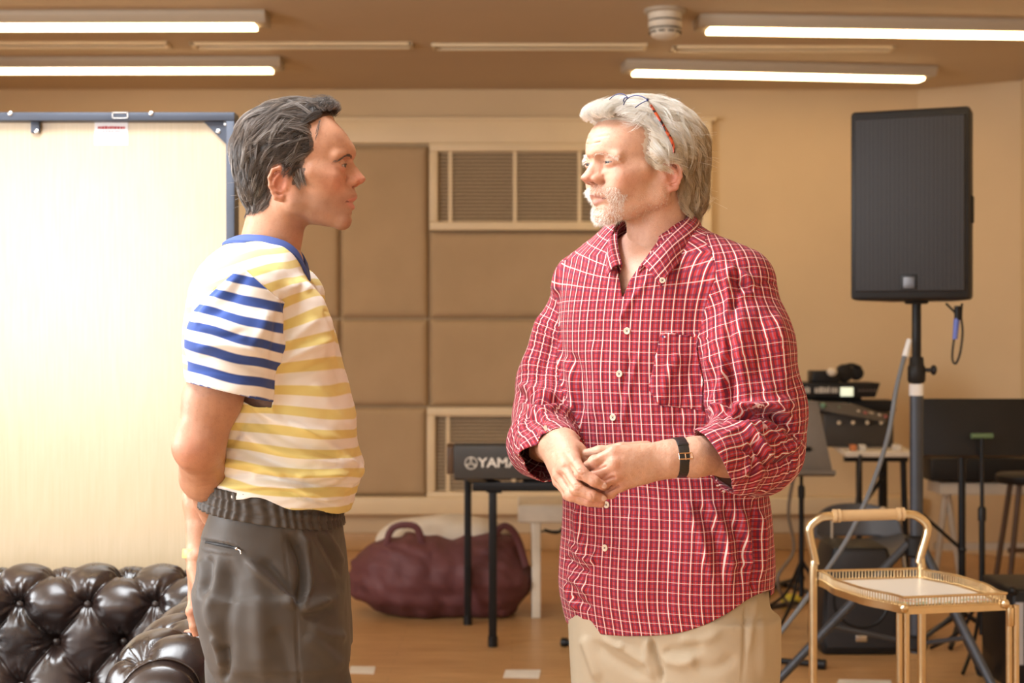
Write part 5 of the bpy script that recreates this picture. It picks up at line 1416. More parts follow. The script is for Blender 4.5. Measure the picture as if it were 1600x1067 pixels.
def hair_B(parent):
    rng = np.random.RandomState(8)
    def cap(p):
        m = p.copy(); m[:, 1] = np.abs(m[:, 1])
        d = ell(m, (-0.002, 0, 0.040), (0.106, 0.083, 0.088))
        d = su(d, ell(m, (-0.045, 0, 0.020), (0.078, 0.083, 0.074)), 0.03)
        d = su(d, ell(m, (0.050, 0, 0.084), (0.048, 0.056, 0.034)), 0.02)
        d = su(d, ell(m, (-0.065, 0, -0.050), (0.052, 0.068, 0.068)), 0.03)
        d = su(d, ell(m, (-0.002, 0.060, 0.012), (0.040, 0.026, 0.048)), 0.02)
        return su(d, fB(p)-0.0006, 0.006).astype(np.float32)
    inside = inside_B
    V, Q = sdf_mesh(cap, (-0.15, -0.11, -0.14), (0.12, 0.11, 0.14), 0.0025)
    pr = surface_projector(V, Q)
    cq = V[Q].mean(1); keep = inside(cq) & inside(cq+np.array([0.007, 0, 0])) & inside(cq+np.array([0.003, 0, -0.006])) & inside(cq-np.array([0, 0, 0.009])); nV = normals_of(V, Q); Vin = V-nV*0.0025
    stops = [(0.0, (0.42, 0.29, 0.14)), (0.3, (0.66, 0.52, 0.33)), (0.6, (0.86, 0.79, 0.66)), (1.0, (0.93, 0.92, 0.89))]
    hm = hair_mat('white_hair', stops, 0.42)
    def shade(p): # yellowish towards the nape, white in front
        return np.clip((p[:, 0]*1000+60)/130+(p[:, 2]*1000-30)/160, 0.0, 0.95)
    me = np_mesh('hair', Vin @ MBn[:3, :3].T + MBn[:3, 3], Q[keep], attrs={'rnd': shade(V)*0.9})
    hair = link_mesh('hair', me, hm, parent)
    S = Strands()
    cand = V[rng.randint(0, len(V), 42000)]+rng.normal(size=(42000, 3))*0.0016
    cand = cand[inside(cand)][:15000]; m = len(cand)
    nc = 420; cc = cand[rng.randint(0, m, nc)]; ccj = rng.normal(size=(nc, 3))*0.42; ccl = rng.rand(nc)
    ci = np.empty(m, int)
    for a in range(0, m, 1000): ci[a:a+1000] = np.argmin(((cand[a:a+1000, None]-cc[None])**2).sum(2), 1)
    def flow(q, t):
        F_, U_ = q[:, 0]*1000, q[:, 2]*1000
        ang = np.interp(F_, [-110, -70, -30, 10, 50, 90], [-1.5, -1.25, -0.95, -0.65, -0.25, 0.35])
        d = np.zeros_like(q); d[:, 0] = -np.cos(ang); d[:, 2] = np.sin(ang)
        low = np.clip((10-U_)/70, 0, 1); d[:, 2] -= low*0.5
        fr_ = (F_ > 5) & (U_ < 42); d[fr_] = [-0.75, 0, -0.75]
        return d
    L = np.interp(cand[:, 2]*1000, [-110, -60, 20, 80, 120], [0.026, 0.038, 0.062, 0.072, 0.076])*(0.7+0.5*rng.rand(m))*np.where((cand[:, 0] > -0.035) & (cand[:, 2] < 0.04), 0.5, 1.0)
    liftv = 0.001+0.0055*rng.rand(m)+0.0035*ccl[ci]
    wob = rng.rand(nc)[ci]*6.28
    path = comb(cand, flow, pr, 11, L, lambda t: liftv*(0.1+1.1*t**0.8)+0.0028*np.sin(t*6+wob)+0.010*t**3*np.clip((-20-cand[:, 2]*1000)/60, 0, 1), rng, 0.10, ccj[ci], curl=0.03)
    for k in range(11):
        t = k/10; mean = np.stack([np.bincount(ci, path[:, k, c], minlength=nc) for c in range(3)], 1)/np.maximum(np.bincount(ci, minlength=nc), 1)[:, None]
        path[:, k] += (mean[ci]-path[:, k])*0.5*t
    rad = np.linspace(1, 0.25, 11)[None]*(0.00026+0.00016*rng.rand(m))[:, None]
    S.add(path, rad, np.clip(shade(cand)*0.75+0.35*rng.rand(m)+0.25*(ccl[ci]-0.5), 0, 1))
    # flick of hair at the nape
    n2 = 260; base = np.stack([-0.095+0.03*rng.rand(n2), (rng.rand(n2)-0.2)*0.05, -0.070-0.03*rng.rand(n2)], 1); q0, nn = pr(base); k = 9; path = np.zeros((n2, k, 3)); a = 0.4+0.8*rng.rand(n2)
    for i in range(k):
        t = i/(k-1); path[:, i] = q0+np.stack([-0.026*t*t*a, 0.006*t*(a-0.8), -0.022*t*a+0.026*t*t*a], 1)
    S.add(path, np.linspace(1, 0.25, k)[None]*np.full((n2, 1), 0.00042), 0.35+0.5*rng.rand(n2))
    # fringe rolling off the top of the forehead
    n2 = 900; r0 = np.stack([0.078+0.018*rng.rand(n2), (rng.rand(n2)-0.5)*0.085, 0.086+0.012*rng.rand(n2)], 1); q0, nn = pr(r0); path = np.zeros((n2, k, 3)); a = rng.rand(n2)
    for i in range(k):
        t = i/(k-1); path[:, i] = q0+np.stack([0.016*np.sin(t*2.6)*(0.5+a)-0.030*t*t, 0.012*t*(rng.rand(n2)-0.5), 0.016*t*(0.6+a)+0.002*t*t], 1)
    S.add(path, np.linspace(1, 0.3, k)[None]*np.full((n2, 1), 0.00042), 0.7+0.3*rng.rand(n2))
    # fly-aways
    n2 = 160; r0 = cand[rng.randint(0, m, n2)]; q0, nn = pr(r0); path = np.zeros((n2, k, 3)); dd = rng.normal(size=(n2, 3))*0.5
    for i in range(k):
        t = i/(k-1); path[:, i] = q0+(nn*0.010+np.array([-0.016, 0, -0.004])+dd*0.010)*t+dd[:, ::-1]*0.006*t*t
    S.add(path, np.full((n2, k), 0.00022), 0.6+0.4*rng.rand(n2))
    S.build('hair_strands', hm, hair, MB_)
    # beard, moustache and brows
    prh = surface_projector(*headB_local)
    HV = headB_local[0]; nH = normals_of(*headB_local)
    F_, L_, U_ = HV[:, 0]*1000, np.abs(HV[:, 1])*1000, HV[:, 2]*1000
    top = np.interp(F_, [-10, 10, 30, 60, 80, 92, 120], [-40, -46, -56, -62, -56, -44, -40])
    w = ((U_ < top) & (U_ > -122) & (F_ > -2) & (L_ < 75)).astype(float)
    lips = (U_ < -54) & (U_ > -78) & (L_ < 25) & (F_ > 85)
    dens = w*np.where(F_ > 72, 1.0, 0.30)*np.where(U_ < -112, 0.3, 1.0); dens[lips] = 0
    dens[(np.abs(L_) < 24) & (U_ > -53) & (U_ < -40) & (F_ > 85)] = 0.9
    pk = rng.choice(len(HV), 4600, p=dens/dens.sum())
    q0 = HV[pk]+rng.normal(size=(len(pk), 3))*0.0007; nn = nH[pk]
    mo = U_[pk] > -56
    path = np.zeros((len(pk), 5, 3)); ln = np.where(F_[pk] > 72, 0.0048, 0.0028)*(0.6+0.7*rng.rand(len(pk)))
    dj = rng.normal(size=(len(pk), 3))*0.35
    dn = np.stack([np.where(mo, 0.2, 0.15), np.sign(HV[pk, 1])*np.where(mo, 0.7, 0.05), np.where(mo, -0.6, -0.75)], 1)+dj
    for i in range(5):
        t = i/4; path[:, i] = q0+nn*(ln*0.5*t)[:, None]+dn*(ln*t)[:, None]*0.8
    S = Strands(); S.add(path, np.linspace(1, 0.4, 5)[None]*np.full((len(pk), 1), 0.00020), np.clip(np.where(F_[pk] > 68, 0.75, 0.4)+0.3*(rng.rand(len(pk))-0.3), 0, 1))
    bd = S.build('beard', hm, parent, MB_)
    S = Strands(); n = 340; s = np.where(rng.rand(n) < 0.5, -1, 1); u = rng.rand(n)
    x = np.interp(u, [0, 0.4, 1], [0.112, 0.105, 0.084]); y = np.interp(u, [0, 1], [0.012, 0.052]); z = np.interp(u, [0, 0.45, 1], [0.014, 0.018, 0.011])+(rng.rand(n)-0.5)*0.008
    q0, nn = prh(np.stack([x, y*s, z], 1)); path = np.zeros((n, 5, 3)); a = 0.7+0.8*rng.rand(n)
    for i in range(5):
        t = i/4; path[:, i] = q0+nn*(0.0006+0.003*t*a[:, None])+np.stack([0*u, s*(0.5+0*u), 0.5-1.0*u], 1)*0.007*t*a[:, None]
    for sd in (-1, 1):
        S = Strands(); S.add(path[s == sd], np.linspace(1, 0.4, 5)[None]*np.full(((s == sd).sum(), 1), 0.00022), 0.5+0.4*rng.rand((s == sd).sum()))
        S.build('eyebrow', hm, parent, MB_)
# ================================================================== PEOPLE: bodies and clothes
class Section:
    """stack of rounded sections: rows (py, xleft, xright, depth_ratio or half width) read at distance Y"""
    def __init__(s, zs, cx, cy, a, b, ang, n=2.3, ztop=None, zbot=None):
        o = np.argsort(zs); g = lambda q: np.asarray(q, float)[o]
        s.z, s.cx, s.cy, s.a, s.b = g(zs), g(cx), g(cy), g(a), g(b)
        s.F = (math.cos(ang), math.sin(ang)); s.L = (-math.sin(ang), math.cos(ang)); s.n = n
        s.zt = s.z[-1] if ztop is None else ztop; s.zb = s.z[0] if zbot is None else zbot
    def at(s, z): return [interp(z, s.z, q) for q in (s.cx, s.cy, s.a, s.b)]
    def local(s, p):
        cx, cy, a, b = s.at(p[:, 2]); dx = p[:, 0]-cx; dy = p[:, 1]-cy
        return dx*s.L[0]+dy*s.L[1], dx*s.F[0]+dy*s.F[1], a, b
    def f(s, p, grow=0.0):
        u, v, a, b = s.local(p); a = a+grow; b = b+grow
        rho = (np.abs(u/a)**s.n+np.abs(v/b)**s.n+1e-9)**(1/s.n)
        d = (rho-1)*np.minimum(a, b)*0.95
        return np.maximum(np.maximum(d, p[:, 2]-s.zt-grow), s.zb-grow-p[:, 2]).astype(np.float32)
def chain_uv(p, pts, radii=None):
    """nearest point on a polyline: distance along it, and angle round it"""
    pts = np.array([tuple(q) for q in pts], float); best = np.full(len(p), 1e9); al = np.zeros(len(p)); ang = np.zeros(len(p)); L = 0
    ref = np.array([0.0, -0.72, 0.69])
    for i in range(len(pts)-1):
        a, b = pts[i], pts[i+1]; ba = b-a; l = np.linalg.norm(ba); d = ba/l
        h = np.clip((p-a) @ d/l, -20 if i == 0 else 0, 20 if i == len(pts)-2 else 1)
        r = p-a-h[:, None]*ba; dist = np.linalg.norm(r, axis=1)
        x = ref-d*(ref @ d); x /= np.linalg.norm(x); y = np.cross(d, x)
        m = dist < best
        best = np.where(m, dist, best); al = np.where(m, L+h*l, al); ang = np.where(m, np.arctan2(r @ y, r @ x), ang)
        L += l
    return best, al, ang
def project_px(V): return CX+V[:, 0]/V[:, 1]*FPX, CY-(V[:, 2]-CZ)/V[:, 1]*FPX
def fold(V, N, strokes, both=False):
    """raise or sink long soft folds on the cloth; a stroke is (points, width, height in mm)"""
    px, py = project_px(V)
    view = V-np.array([0, 0, CZ]); view /= np.linalg.norm(view, axis=1, keepdims=True)
    face = np.clip(-(N*view).sum(1)*2.2+0.25, 0, 1)
    disp = np.zeros(len(V))
    for pts, w, amp in strokes:
        q = spline([(a, b, 0) for a, b in pts], 5); q = np.array([(v.x, v.y) for v in q]); n = len(q)-1
        lo = q.min(0)-3*w; hi = q.max(0)+3*w
        s = np.nonzero((px > lo[0]) & (px < hi[0]) & (py > lo[1]) & (py < hi[1]))[0]
        if not len(s): continue
        best = np.full(len(s), 1e9); tt = np.zeros(len(s))
        for i in range(n):
            a, b = q[i], q[i+1]; ba = b-a; l2 = ba @ ba+1e-9
            h = np.clip(((px[s]-a[0])*ba[0]+(py[s]-a[1])*ba[1])/l2, 0, 1)
            d = np.hypot(px[s]-a[0]-h*ba[0], py[s]-a[1]-h*ba[1])
            m = d < best; best = np.where(m, d, best); tt = np.where(m, (i+h)/n, tt)
        taper = np.clip(np.minimum(tt, 1-tt)*5, 0.12, 1)
        disp[s] += 1.6*amp*0.001*np.exp(-(best/(w*(0.55+0.45*taper)))**2)*taper
    return V+N*(disp*face)[:, None]
def cut_mesh(V, Q, g, attrs=None, snap=0.006):
    """drop faces where g > 0 and pull the rim onto g = 0"""
    gv = g(V); keep = gv[Q].mean(1) <= 0
    E = np.concatenate([Q[keep][:, [i, (i+1) % 4]] for i in range(4)]); Es = np.sort(E, 1)
    k = Es[:, 0].astype(np.int64)*len(V)+Es[:, 1]; u, c = np.unique(k, return_counts=True); b = u[c == 1]
    rim = np.unique(np.concatenate([b//len(V), b % len(V)]))
    rim = rim[np.abs(gv[rim]) < snap*3]
    if len(rim):
        X = V[rim]; 
        for _ in range(3):
            g0 = g(X); G = np.stack([(g(X+np.eye(3)[i]*1e-4)-g0)/1e-4 for i in range(3)], 1)
            st = g0[:, None]*G/np.maximum((G*G).sum(1, keepdims=True), 1e-6)
            ln = np.linalg.norm(st, axis=1, keepdims=True); X = X-st*np.minimum(1, snap/np.maximum(ln, 1e-9))
        V = V.copy(); V[rim] = X
    return V, Q[keep]
def compact(V, Q, attrs):
    used = np.unique(Q); mp = np.full(len(V), -1); mp[used] = np.arange(len(used))
    return V[used], mp[Q], {k: a[used] for k, a in attrs.items()}
def cloth_obj(name, V, Q, attrs, m, parent, thick=0.0016):
    V, Q, attrs = compact(V, Q, attrs)
    o = link_mesh(name, np_mesh(name, V, Q, attrs=attrs), m, parent)
    if thick:
        md = o.modifiers.new('cloth_thickness', 'SOLIDIFY'); md.thickness = thick; md.offset = -1
    return o
def pxc(pts): return [tuple(P(*q)) for q in pts]
def merge(parts):
    Vs, Qs, Cs = [], [], []; n = 0
    for V, Q, C in parts: Vs.append(V); Qs.append(Q+n); Cs.append(C); n += len(V)
    return np.concatenate(Vs), np.concatenate(Qs), np.concatenate(Cs)

def finger(p, j, r, k=0.004):
    """j: knuckle, middle joint, end joint, tip; slightly swollen joints"""
    d = rc(p, j[0], j[1], r*1.06, r*0.94)
    d = su(d, rc(p, j[1], j[2], r*0.98, r*0.84), k)
    d = su(d, rc(p, j[2], j[3], r*0.86, r*0.72), k)
    d = su(d, np.linalg.norm(p-A3(*j[1]), axis=1)-r*1.06, 0.004)
    return d
def hand_sdf(p, wrist, kn, rad, fingers, thumb, rt, wr=0.024, k=0.012):
    """wrist: list of two points (thumb side, little finger side); kn: knuckles; fingers: joint lists"""
    d = None
    n = len(kn)
    for i in range(n):
        w = A3(*wrist[0])*(1-i/(n-1))+A3(*wrist[1])*(i/(n-1))
        e = rc(p, w, kn[i], wr*0.62, rad[i]*1.12)
        d = e if d is None else su(d, e, k)
    f = None
    for i in range(n):
        e = finger(p, fingers[i], rad[i])
        f = e if f is None else np.minimum(f, e)
    d = su(d, f, 0.006)
    if thumb is not None:
        t = rc(p, thumb[0], thumb[1], rt*1.55, rt*1.15); t = su(t, rc(p, thumb[1], thumb[2], rt*1.1, rt*0.95), 0.006); t = su(t, rc(p, thumb[2], thumb[3], rt, rt*0.78), 0.005)
        d = su(d, t, 0.009)
    return d
def hand_colours(V, base, joints, red):
    col = np.tile(np.array(base), (len(V), 1)).astype(float)
    for j, s in joints:
        w = 0.5*np.exp(-(np.linalg.norm(V-np.array(j), axis=1)/s)**2)[:, None]; col = col*(1-w)+np.array(red)*w
    return col
def ribbon(curves, nu, nv, pu0=0.0, thick=0.0016):
    """cloth strip through several 3D curves (lists of control points with equal counts)"""
    C = [spline([Vector(q) for q in c], nu) for c in curves]; m = len(C[0]); V = []; pu = []; pv = []
    for i in range(m):
        col = spline([c[i] for c in C], nv); 
        L = 0
        for j, q in enumerate(col):
            if j: L += (q-col[j-1]).length
            V.append(tuple(q)); pv.append(L)
    k = len(col); V = np.array(V).reshape(m, k, 3)
    seg = np.linalg.norm(np.diff(V[:, k//2], axis=0), axis=1); al = np.concatenate([[0], np.cumsum(seg)])
    pu = np.repeat(al+pu0, k)
    i, j = np.meshgrid(np.arange(m-1), np.arange(k-1), indexing='ij'); b = i*k+j
    return V.reshape(-1, 3), np.stack([b, b+k, b+k+1, b+1], -1).reshape(-1, 4), pu, np.array(pv)
# ------------------------------------------------------------------ person 1
MPP = YM/FPX
def off(rs, d): return [(r[0], r[1]+(d if r[0] > 600 else d*0.5), r[2], r[3]) for r in rs]
def zpx(py, Y=YM): return CZ-(py-CY)/FPX*Y
def xpx(px, Y=YM): return (px-CX)/FPX*Y
rows = [(352, 385, 452, .056), (372, 366, 462, .060), (386, 345, 466, .072), (402, 326, 470, .118), (424, 312, 474, .168), (450, 302, 491, .190), (490, 291, 510, .186), (545, 286, 529, .178),
        (592, 289, 541, .172), (650, 297, 555, .168), (694, 310, 558, .168), (729, 322, 566, .170), (750, 325, 563, .169), (775, 326, 553, .166), (801, 330, 546, .162), (830, 330, 540, .16)]
rows = off(rows, 8)
tA = Section([zpx(r[0]) for r in rows], [(xpx(r[1])+xpx(r[2]))/2 for r in rows], [YM]*len(rows), [r[3] for r in rows], [(xpx(r[2])-xpx(r[1]))/2 for r in rows], 0.0, n=2.25, ztop=zpx(354), zbot=zpx(826))
slA = pxc([(384, 462, 2.64), (364, 530, 2.605), (357, 612, 2.60), (356, 650, 2.60)])
slAr = [0.070, 0.075, 0.0665, 0.066]
slB_ = [(q[0]+0.03, 2*YM-q[1], q[2]) for q in slA]
def sl_plane(p, ax):
    end = np.array(ax[2]); d_ = end-np.array(ax[1]); d_ = d_/np.linalg.norm(d_)+np.array([-0.16, 0, 0]); d_ /= np.linalg.norm(d_)
    return (p-end) @ d_
def capped(p, ax, r): return np.maximum(chain(p, ax, r, 0.02), sl_plane(p, ax)-0.006).astype(np.float32)
def f_teeA(p):
    d = tA.f(p)
    d = su(d, rc(p, P(420, 424, 2.75), P(386, 446, 2.645), 0.052, 0.066), 0.035)
    d = su(d, rc(p, P(420, 424, 2.83), P(386, 446, 2.93), 0.052, 0.066), 0.035)
    d = su(d, ell(p, P(452, 520, 2.72), (0.075, 0.075, 0.09)), 0.03)
    s = np.minimum(capped(p, slA, slAr), capped(p, slB_, slAr))
    return su(d, s, 0.028)
V, Q = sdf_mesh(f_teeA, (-0.66, 2.45, 1.02), (-0.22, 3.14, 1.60), 0.0032, 1.8)
V = relax(V, Q, 1, 0.4); N = normals_of(V, Q)
c3 = lambda L: [(240+a/2.27, 350+b/2.27) for a, b in L]
foldsA = [
    (c3([(430, 500), (520, 455), (640, 405)]), 7, 5), (c3([(430, 540), (540, 520), (650, 470)]), 7, -4), (c3([(420, 470), (500, 400), (590, 330)]), 8, 3),
    (c3([(455, 250), (480, 330), (470, 420)]), 6, -5), (c3([(470, 240), (520, 210), (560, 240)]), 9, 3),
    (c3([(320, 610), (420, 690), (560, 740), (690, 770)]), 8, 6), (c3([(330, 660), (430, 740), (580, 800), (720, 830)]), 7, -5), (c3([(470, 690), (570, 760), (640, 800), (740, 870)]), 7, 6),
    (c3([(290, 700), (380, 780), (520, 830), (680, 850)]), 8, 6), (c3([(260, 780), (360, 820), (500, 870), (650, 880)]), 6, -6), (c3([(240, 850), (350, 850), (520, 890), (740, 880)]), 7, 7),
    (c3([(210, 900), (340, 890), (480, 915), (620, 940), (720, 920)]), 5, -7), (c3([(200, 930), (330, 930), (460, 930), (600, 970), (700, 960)]), 6, 7), (c3([(300, 960), (420, 945), (520, 965), (640, 1000)]), 4, -5),
    (c3([(330, 900), (400, 880), (470, 900)]), 5, 5), (c3([(500, 900), (580, 880), (700, 905)]), 5, 4), (c3([(560, 560), (620, 640), (700, 760)]), 10, 3), (c3([(620, 430), (650, 520), (660, 600)]), 8, -2.5),
    (c3([(250, 720), (300, 690), (330, 640)]), 7, 5), (c3([(240, 800), (290, 760), (330, 700)]), 6, -4), (c3([(600, 310), (640, 400), (665, 500)]), 2.2, -1.6), (c3([(603, 312), (612, 306), (620, 318)]), 2.2, -1.6),
    # sleeve
    (c3([(300, 180), (250, 240), (190, 300), (150, 360)]), 6, 4), (c3([(340, 160), (280, 260), (200, 330)]), 8, -3.5), (c3([(150, 440), (260, 430), (400, 470)]), 7, 3.5), (c3([(140, 480), (260, 480), (410, 530)]), 6, -3),
    (c3([(400, 300), (380, 380), (340, 440)]), 8, 3), (c3([(445, 300), (430, 400), (418, 500)]), 5, -3), (c3([(160, 380), (240, 400), (330, 380)]), 6, -2.5), (c3([(124, 515), (260, 530), (410, 572)]), 2.0, -1.2),
]
V = fold(V, N, foldsA)
V += N*(0.0016*noise3(V*np.array([9, 9, 14.0]), 21, 3)+0.0055*np.exp(-((V[:, 2]-zpx(755))/0.035)**2)*noise3(V*np.array([10, 14, 26.0]), 22, 2))[:, None]
N = normals_of(V, Q)
def g_seam(p, ax):
    q = p.astype(np.float32); return np.maximum(capped(q, ax, slAr)-tA.f(q)+0.004, (p[:, 2]-(zpx(419, 2.64)-0.9*np.abs(p[:, 0]-xpx(388, 2.64))))*0.6)
hx = [xpx(a) for a in (300, 323, 350, 416, 469, 526, 545, 570)]; hz_ = [zpx(b, 2.64+0.08*max(0, (i-4)/3)) for i, b in enumerate((764, 769, 777, 776, 790, 804, 802, 798))]
neckA0, neckA1 = np.array(P(412, 420, YM)), np.array(P(452, 330, YM))
def g_body(p):
    hem = np.interp(p[:, 0], hx, hz_)+0.004*np.sin(p[:, 0]*70)-p[:, 2]
    nk = 0.076-rc(p.astype(np.float32), neckA0, neckA1, 0.0, 0.0)
    nk = np.where(p[:, 2] > zpx(440), nk, -1)
    return np.maximum(np.maximum(hem, nk), np.maximum(-g_seam(p, slA), -g_seam(p, slB_)))
attrs = {}
zz, xx_ = V[:, 2], V[:, 0]
kk = np.interp(zz, [zpx(760), zpx(650), zpx(590), zpx(480), zpx(400)], [-0.10, -0.10, 0.02, 0.38, 0.5])
sv = zz-kk*(xx_-xpx(440))+0.004*noise3(V*5, 30, 2)-0.35*np.clip(xpx(360)-xx_, 0, 1)*np.interp(zz, [zpx(700), zpx(500)], [0, 1])
m, t = newmat('tee_stripes', (0.8, 0.8, 0.75), 0.85, spec=0.2)
def stripe_mat(nm, attr, period, phase, width, ca, cb, knit=900.0):
    m, t = newmat(nm, ca, 0.85, spec=0.2)
    at = t.n('ShaderNodeAttribute'); at.attribute_name = attr
    fr_ = t.math('FRACT', t.math('ADD', t.math('MULTIPLY', at.outputs['Fac'], 1/period), phase))
    e = 0.035
    r_ = t.ramp(fr_, [(0, (0, 0, 0)), (0.5-width/2-e, (0, 0, 0)), (0.5-width/2+e, (1, 1, 1)), (0.5+width/2-e, (1, 1, 1)), (0.5+width/2+e, (0, 0, 0))])
    t.l(t.mix(r_, ca, cb), t.b.inputs['Base Color'])
    tc = t.n('ShaderNodeTexCoord'); nz = t.n('ShaderNodeTexNoise', Scale=knit, Detail=2.0); t.l(tc.outputs['Object'], nz.inputs['Vector']); t.bump(nz.outputs['Fac'], 0.2, 0.0006)
    t.b.inputs['Sheen Weight'].default_value = 0.1
    return m
M_teeY = stripe_mat('yellow_striped_jersey', 'sv', 0.0342, 0.30, 0.46, (0.80, 0.78, 0.74), (0.70, 0.60, 0.23))
M_teeB = stripe_mat('blue_striped_jersey', 'sv', 0.0325, 0.20, 0.48, (0.80, 0.78, 0.75), (0.040, 0.078, 0.28))
personA = empty('person', (xpx(440), YM, 0), 'person in striped T-shirt and grey trousers facing right, one arm behind the back', 'person')
Vc, Qc = cut_mesh(V, Q, g_body)
shirtA = cloth_obj('t_shirt', Vc, Qc, {'sv': sv}, M_teeY, personA)
for ax in (slA, slB_):
    end = np.array(ax[2]); prev = np.array(ax[1]); d_ = (end-prev)/np.linalg.norm(end-prev)
    d_ = d_+np.array([-0.16, 0, 0]); d_ /= np.linalg.norm(d_)
    def g_sl(p, end=end, d_=d_, ax=ax): return np.maximum((p-end) @ d_, g_seam(p, ax))
    al = (V-np.array(ax[0])) @ d_
    s2 = al+0.10*(V[:, 0]-end[0])*0+0.003*noise3(V*6, 31, 2)
    Vs, Qs = cut_mesh(V, Q, g_sl)
    sl = cloth_obj('sleeve', Vs, Qs, {'sv': s2}, M_teeB, shirtA); sl['label'] = 'blue and white striped sleeve'
# neck band: a blue ribbed ring round the neck
b = MB()
def ringpt(t):   # ellipse round the neck, front lower than back
    c = np.array(P(421, 388, YM)); f_ = math.cos(t); l_ = math.sin(t)
    return Vector((c[0]+0.060*f_, YM+0.077*l_, c[2]-0.0365*f_+0.010))
E_ = np.sort(np.concatenate([Qc[:, [i, (i+1) % 4]] for i in range(4)]), 1); u_e, c_e = np.unique(E_[:, 0].astype(np.int64)*len(Vc)+E_[:, 1], return_counts=True); be = u_e[c_e == 1]
bv_ = Vc[np.unique(np.concatenate([be//len(Vc), be % len(Vc)]))]; bv_ = bv_[(bv_[:, 2] > zpx(445)) & (np.abs(bv_[:, 1]-YM) < 0.11)]
print('RIMA', len(bv_), bv_.min(0), bv_.max(0))
cR = bv_.mean(0); tb = np.arctan2(bv_[:, 1]-cR[1], bv_[:, 0]-cR[0]); NR = 60; ring = []
for k in range(NR):
    a_ = -PI+2*PI*k/NR; w_ = np.exp(-(((tb-a_+PI) % (2*PI)-PI)/0.13)**2); w_ /= w_.sum(); ring.append((bv_*w_[:, None]).sum(0))
ring = np.array(ring); cR = ring.mean(0); axn = np.array((0.35, 0, 0.93))
RW = []
for k in range(NR):
    out_ = ring[k]-cR; out_ /= np.linalg.norm(out_)
    RW.append([ring[k]+out_*0.010-axn*0.011, ring[k]+out_*0.009-axn*0.006+out_*0.002, ring[k]+out_*0.003+axn*0.002+out_*0.002, ring[k]-out_*0.004+axn*0.009, ring[k]-out_*0.0065+axn*0.010, ring[k]-out_*0.007+axn*0.004, ring[k]-out_*0.003-axn*0.004])
m_ = len(RW[0]); vv_ = [[b.bm.verts.new(q) for q in col] for col in RW]
for k in range(NR):
    for j in range(m_): b.bm.faces.new((vv_[k][j], vv_[(k+1) % NR][j], vv_[(k+1) % NR][(j+1) % m_], vv_[k][(j+1) % m_]))
nbA = b.build('neck_band', mat('blue_rib', (0.045, 0.08, 0.27), 0.8, noise=0.05), shirtA); nbA['label'] = 'blue ribbed neck band'

# trousers
rows = [(776, 328, 532, .152), (800, 322, 534, .158), (830, 311, 534, .168), (852, 308, 537, .172), (880, 305, 541, .178), (915, 302, 544, .184), (945, 305, 546, .186), (980, 320, 548, .184), (1010, 334, 549, .182), (1050, 346, 551, .178)]
rows = off(rows, 9)
pA = Section([zpx(r[0]) for r in rows], [(xpx(r[1])+xpx(r[2]))/2 for r in rows], [YM]*len(rows), [r[3] for r in rows], [(xpx(r[2])-xpx(r[1]))/2 for r in rows], 0.0, n=2.3, ztop=zpx(778), zbot=zpx(1010))
def leg(p, c, cy_, foot):
    zs = [zpx(v) for v in (920, 990, 1067)]+[0.50, 0.30, 0.09]
    s = Section(zs, [c[0], c[1], c[2], c[3], c[4], c[5]], [cy_]*6, [0.10, 0.10, 0.097, 0.082, 0.078, 0.075], [0.122, 0.121, 0.117, 0.088, 0.083, 0.08], 0.0, n=2.1)
    return s.f(p)
lgR = [xpx(430), xpx(438), xpx(449)*0.97, -0.405, -0.42, -0.43]
lgL = [-0.440, -0.452, -0.458, -0.44, -0.47, -0.48]
def f_trA(p):
    d = pA.f(p)
    d = su(d, leg(p, lgR, 2.705, 0), 0.03)
    return su(d, leg(p, lgL, 2.885, 0), 0.03)
V, Q = sdf_mesh(f_trA, (-0.66, 2.55, 0.06), (-0.26, 3.03, 1.10), 0.0042, 1.8)
V = relax(V, Q, 1, 0.4); N = normals_of(V, Q)
c6 = lambda L: [(260+a/3.262, 740+b/3.262) for a, b in L]
foldsT = [
    (c6([(400, 430), (520, 540), (600, 620), (665, 690)]), 7, 8), (c6([(480, 430), (580, 540), (650, 640)]), 9, -5), (c6([(610, 300), (690, 420), (700, 560), (660, 690)]), 9, -10),
    (c6([(680, 280), (712, 400), (728, 560), (690, 690)]), 4.5, 7), (c6([(600, 270), (610, 450), (640, 640)]), 1.6, -1.2), (c6([(660, 705), (668, 850), (680, 1060), (690, 1200)]), 1.8, -2.0),
    (c6([(170, 420), (190, 520), (160, 640)]), 6, 5), (c6([(270, 420), (260, 560), (220, 700), (280, 860)]), 9, 6), (c6([(215, 420), (230, 520), (200, 620)]), 6, -4), (c6([(320, 430), (330, 600), (300, 780), (330, 1000)]), 11, -5),
    (c6([(420, 420), (470, 620), (480, 850), (500, 1060)]), 16, 5), (c6([(690, 700), (760, 670), (850, 640)]), 6, 4), (c6([(690, 720), (780, 720), (860, 680)]), 6, -4), (c6([(700, 290), (780, 420), (860, 560)]), 6, 4), (c6([(760, 290), (830, 400), (890, 520)]), 5, -4),
    (c6([(800, 290), (860, 380), (905, 470)]), 5, 4), (c6([(720, 760), (820, 820), (930, 830)]), 9, 4), (c6([(280, 870), (300, 960), (300, 1060)]), 6, -7), (c6([(230, 820), (265, 900), (290, 1000)]), 5, 5),
    (c6([(160, 338), (270, 358), (372, 384)]), 3.6, -4.0), (c6([(160, 322), (270, 343), (380, 368)]), 1.8, 1.4), (c6([(158, 372), (265, 395), (360, 408)]), 1.8, 1.4),
    (c6([(215, 190), (430, 230), (670, 270), (890, 305)]), 2.0, -1.6), (c6([(700, 820), (800, 900), (900, 1000)]), 12, 4), (c6([(540, 780), (600, 900), (640, 1060)]), 12, -3),
]
V = fold(V, N, foldsT)
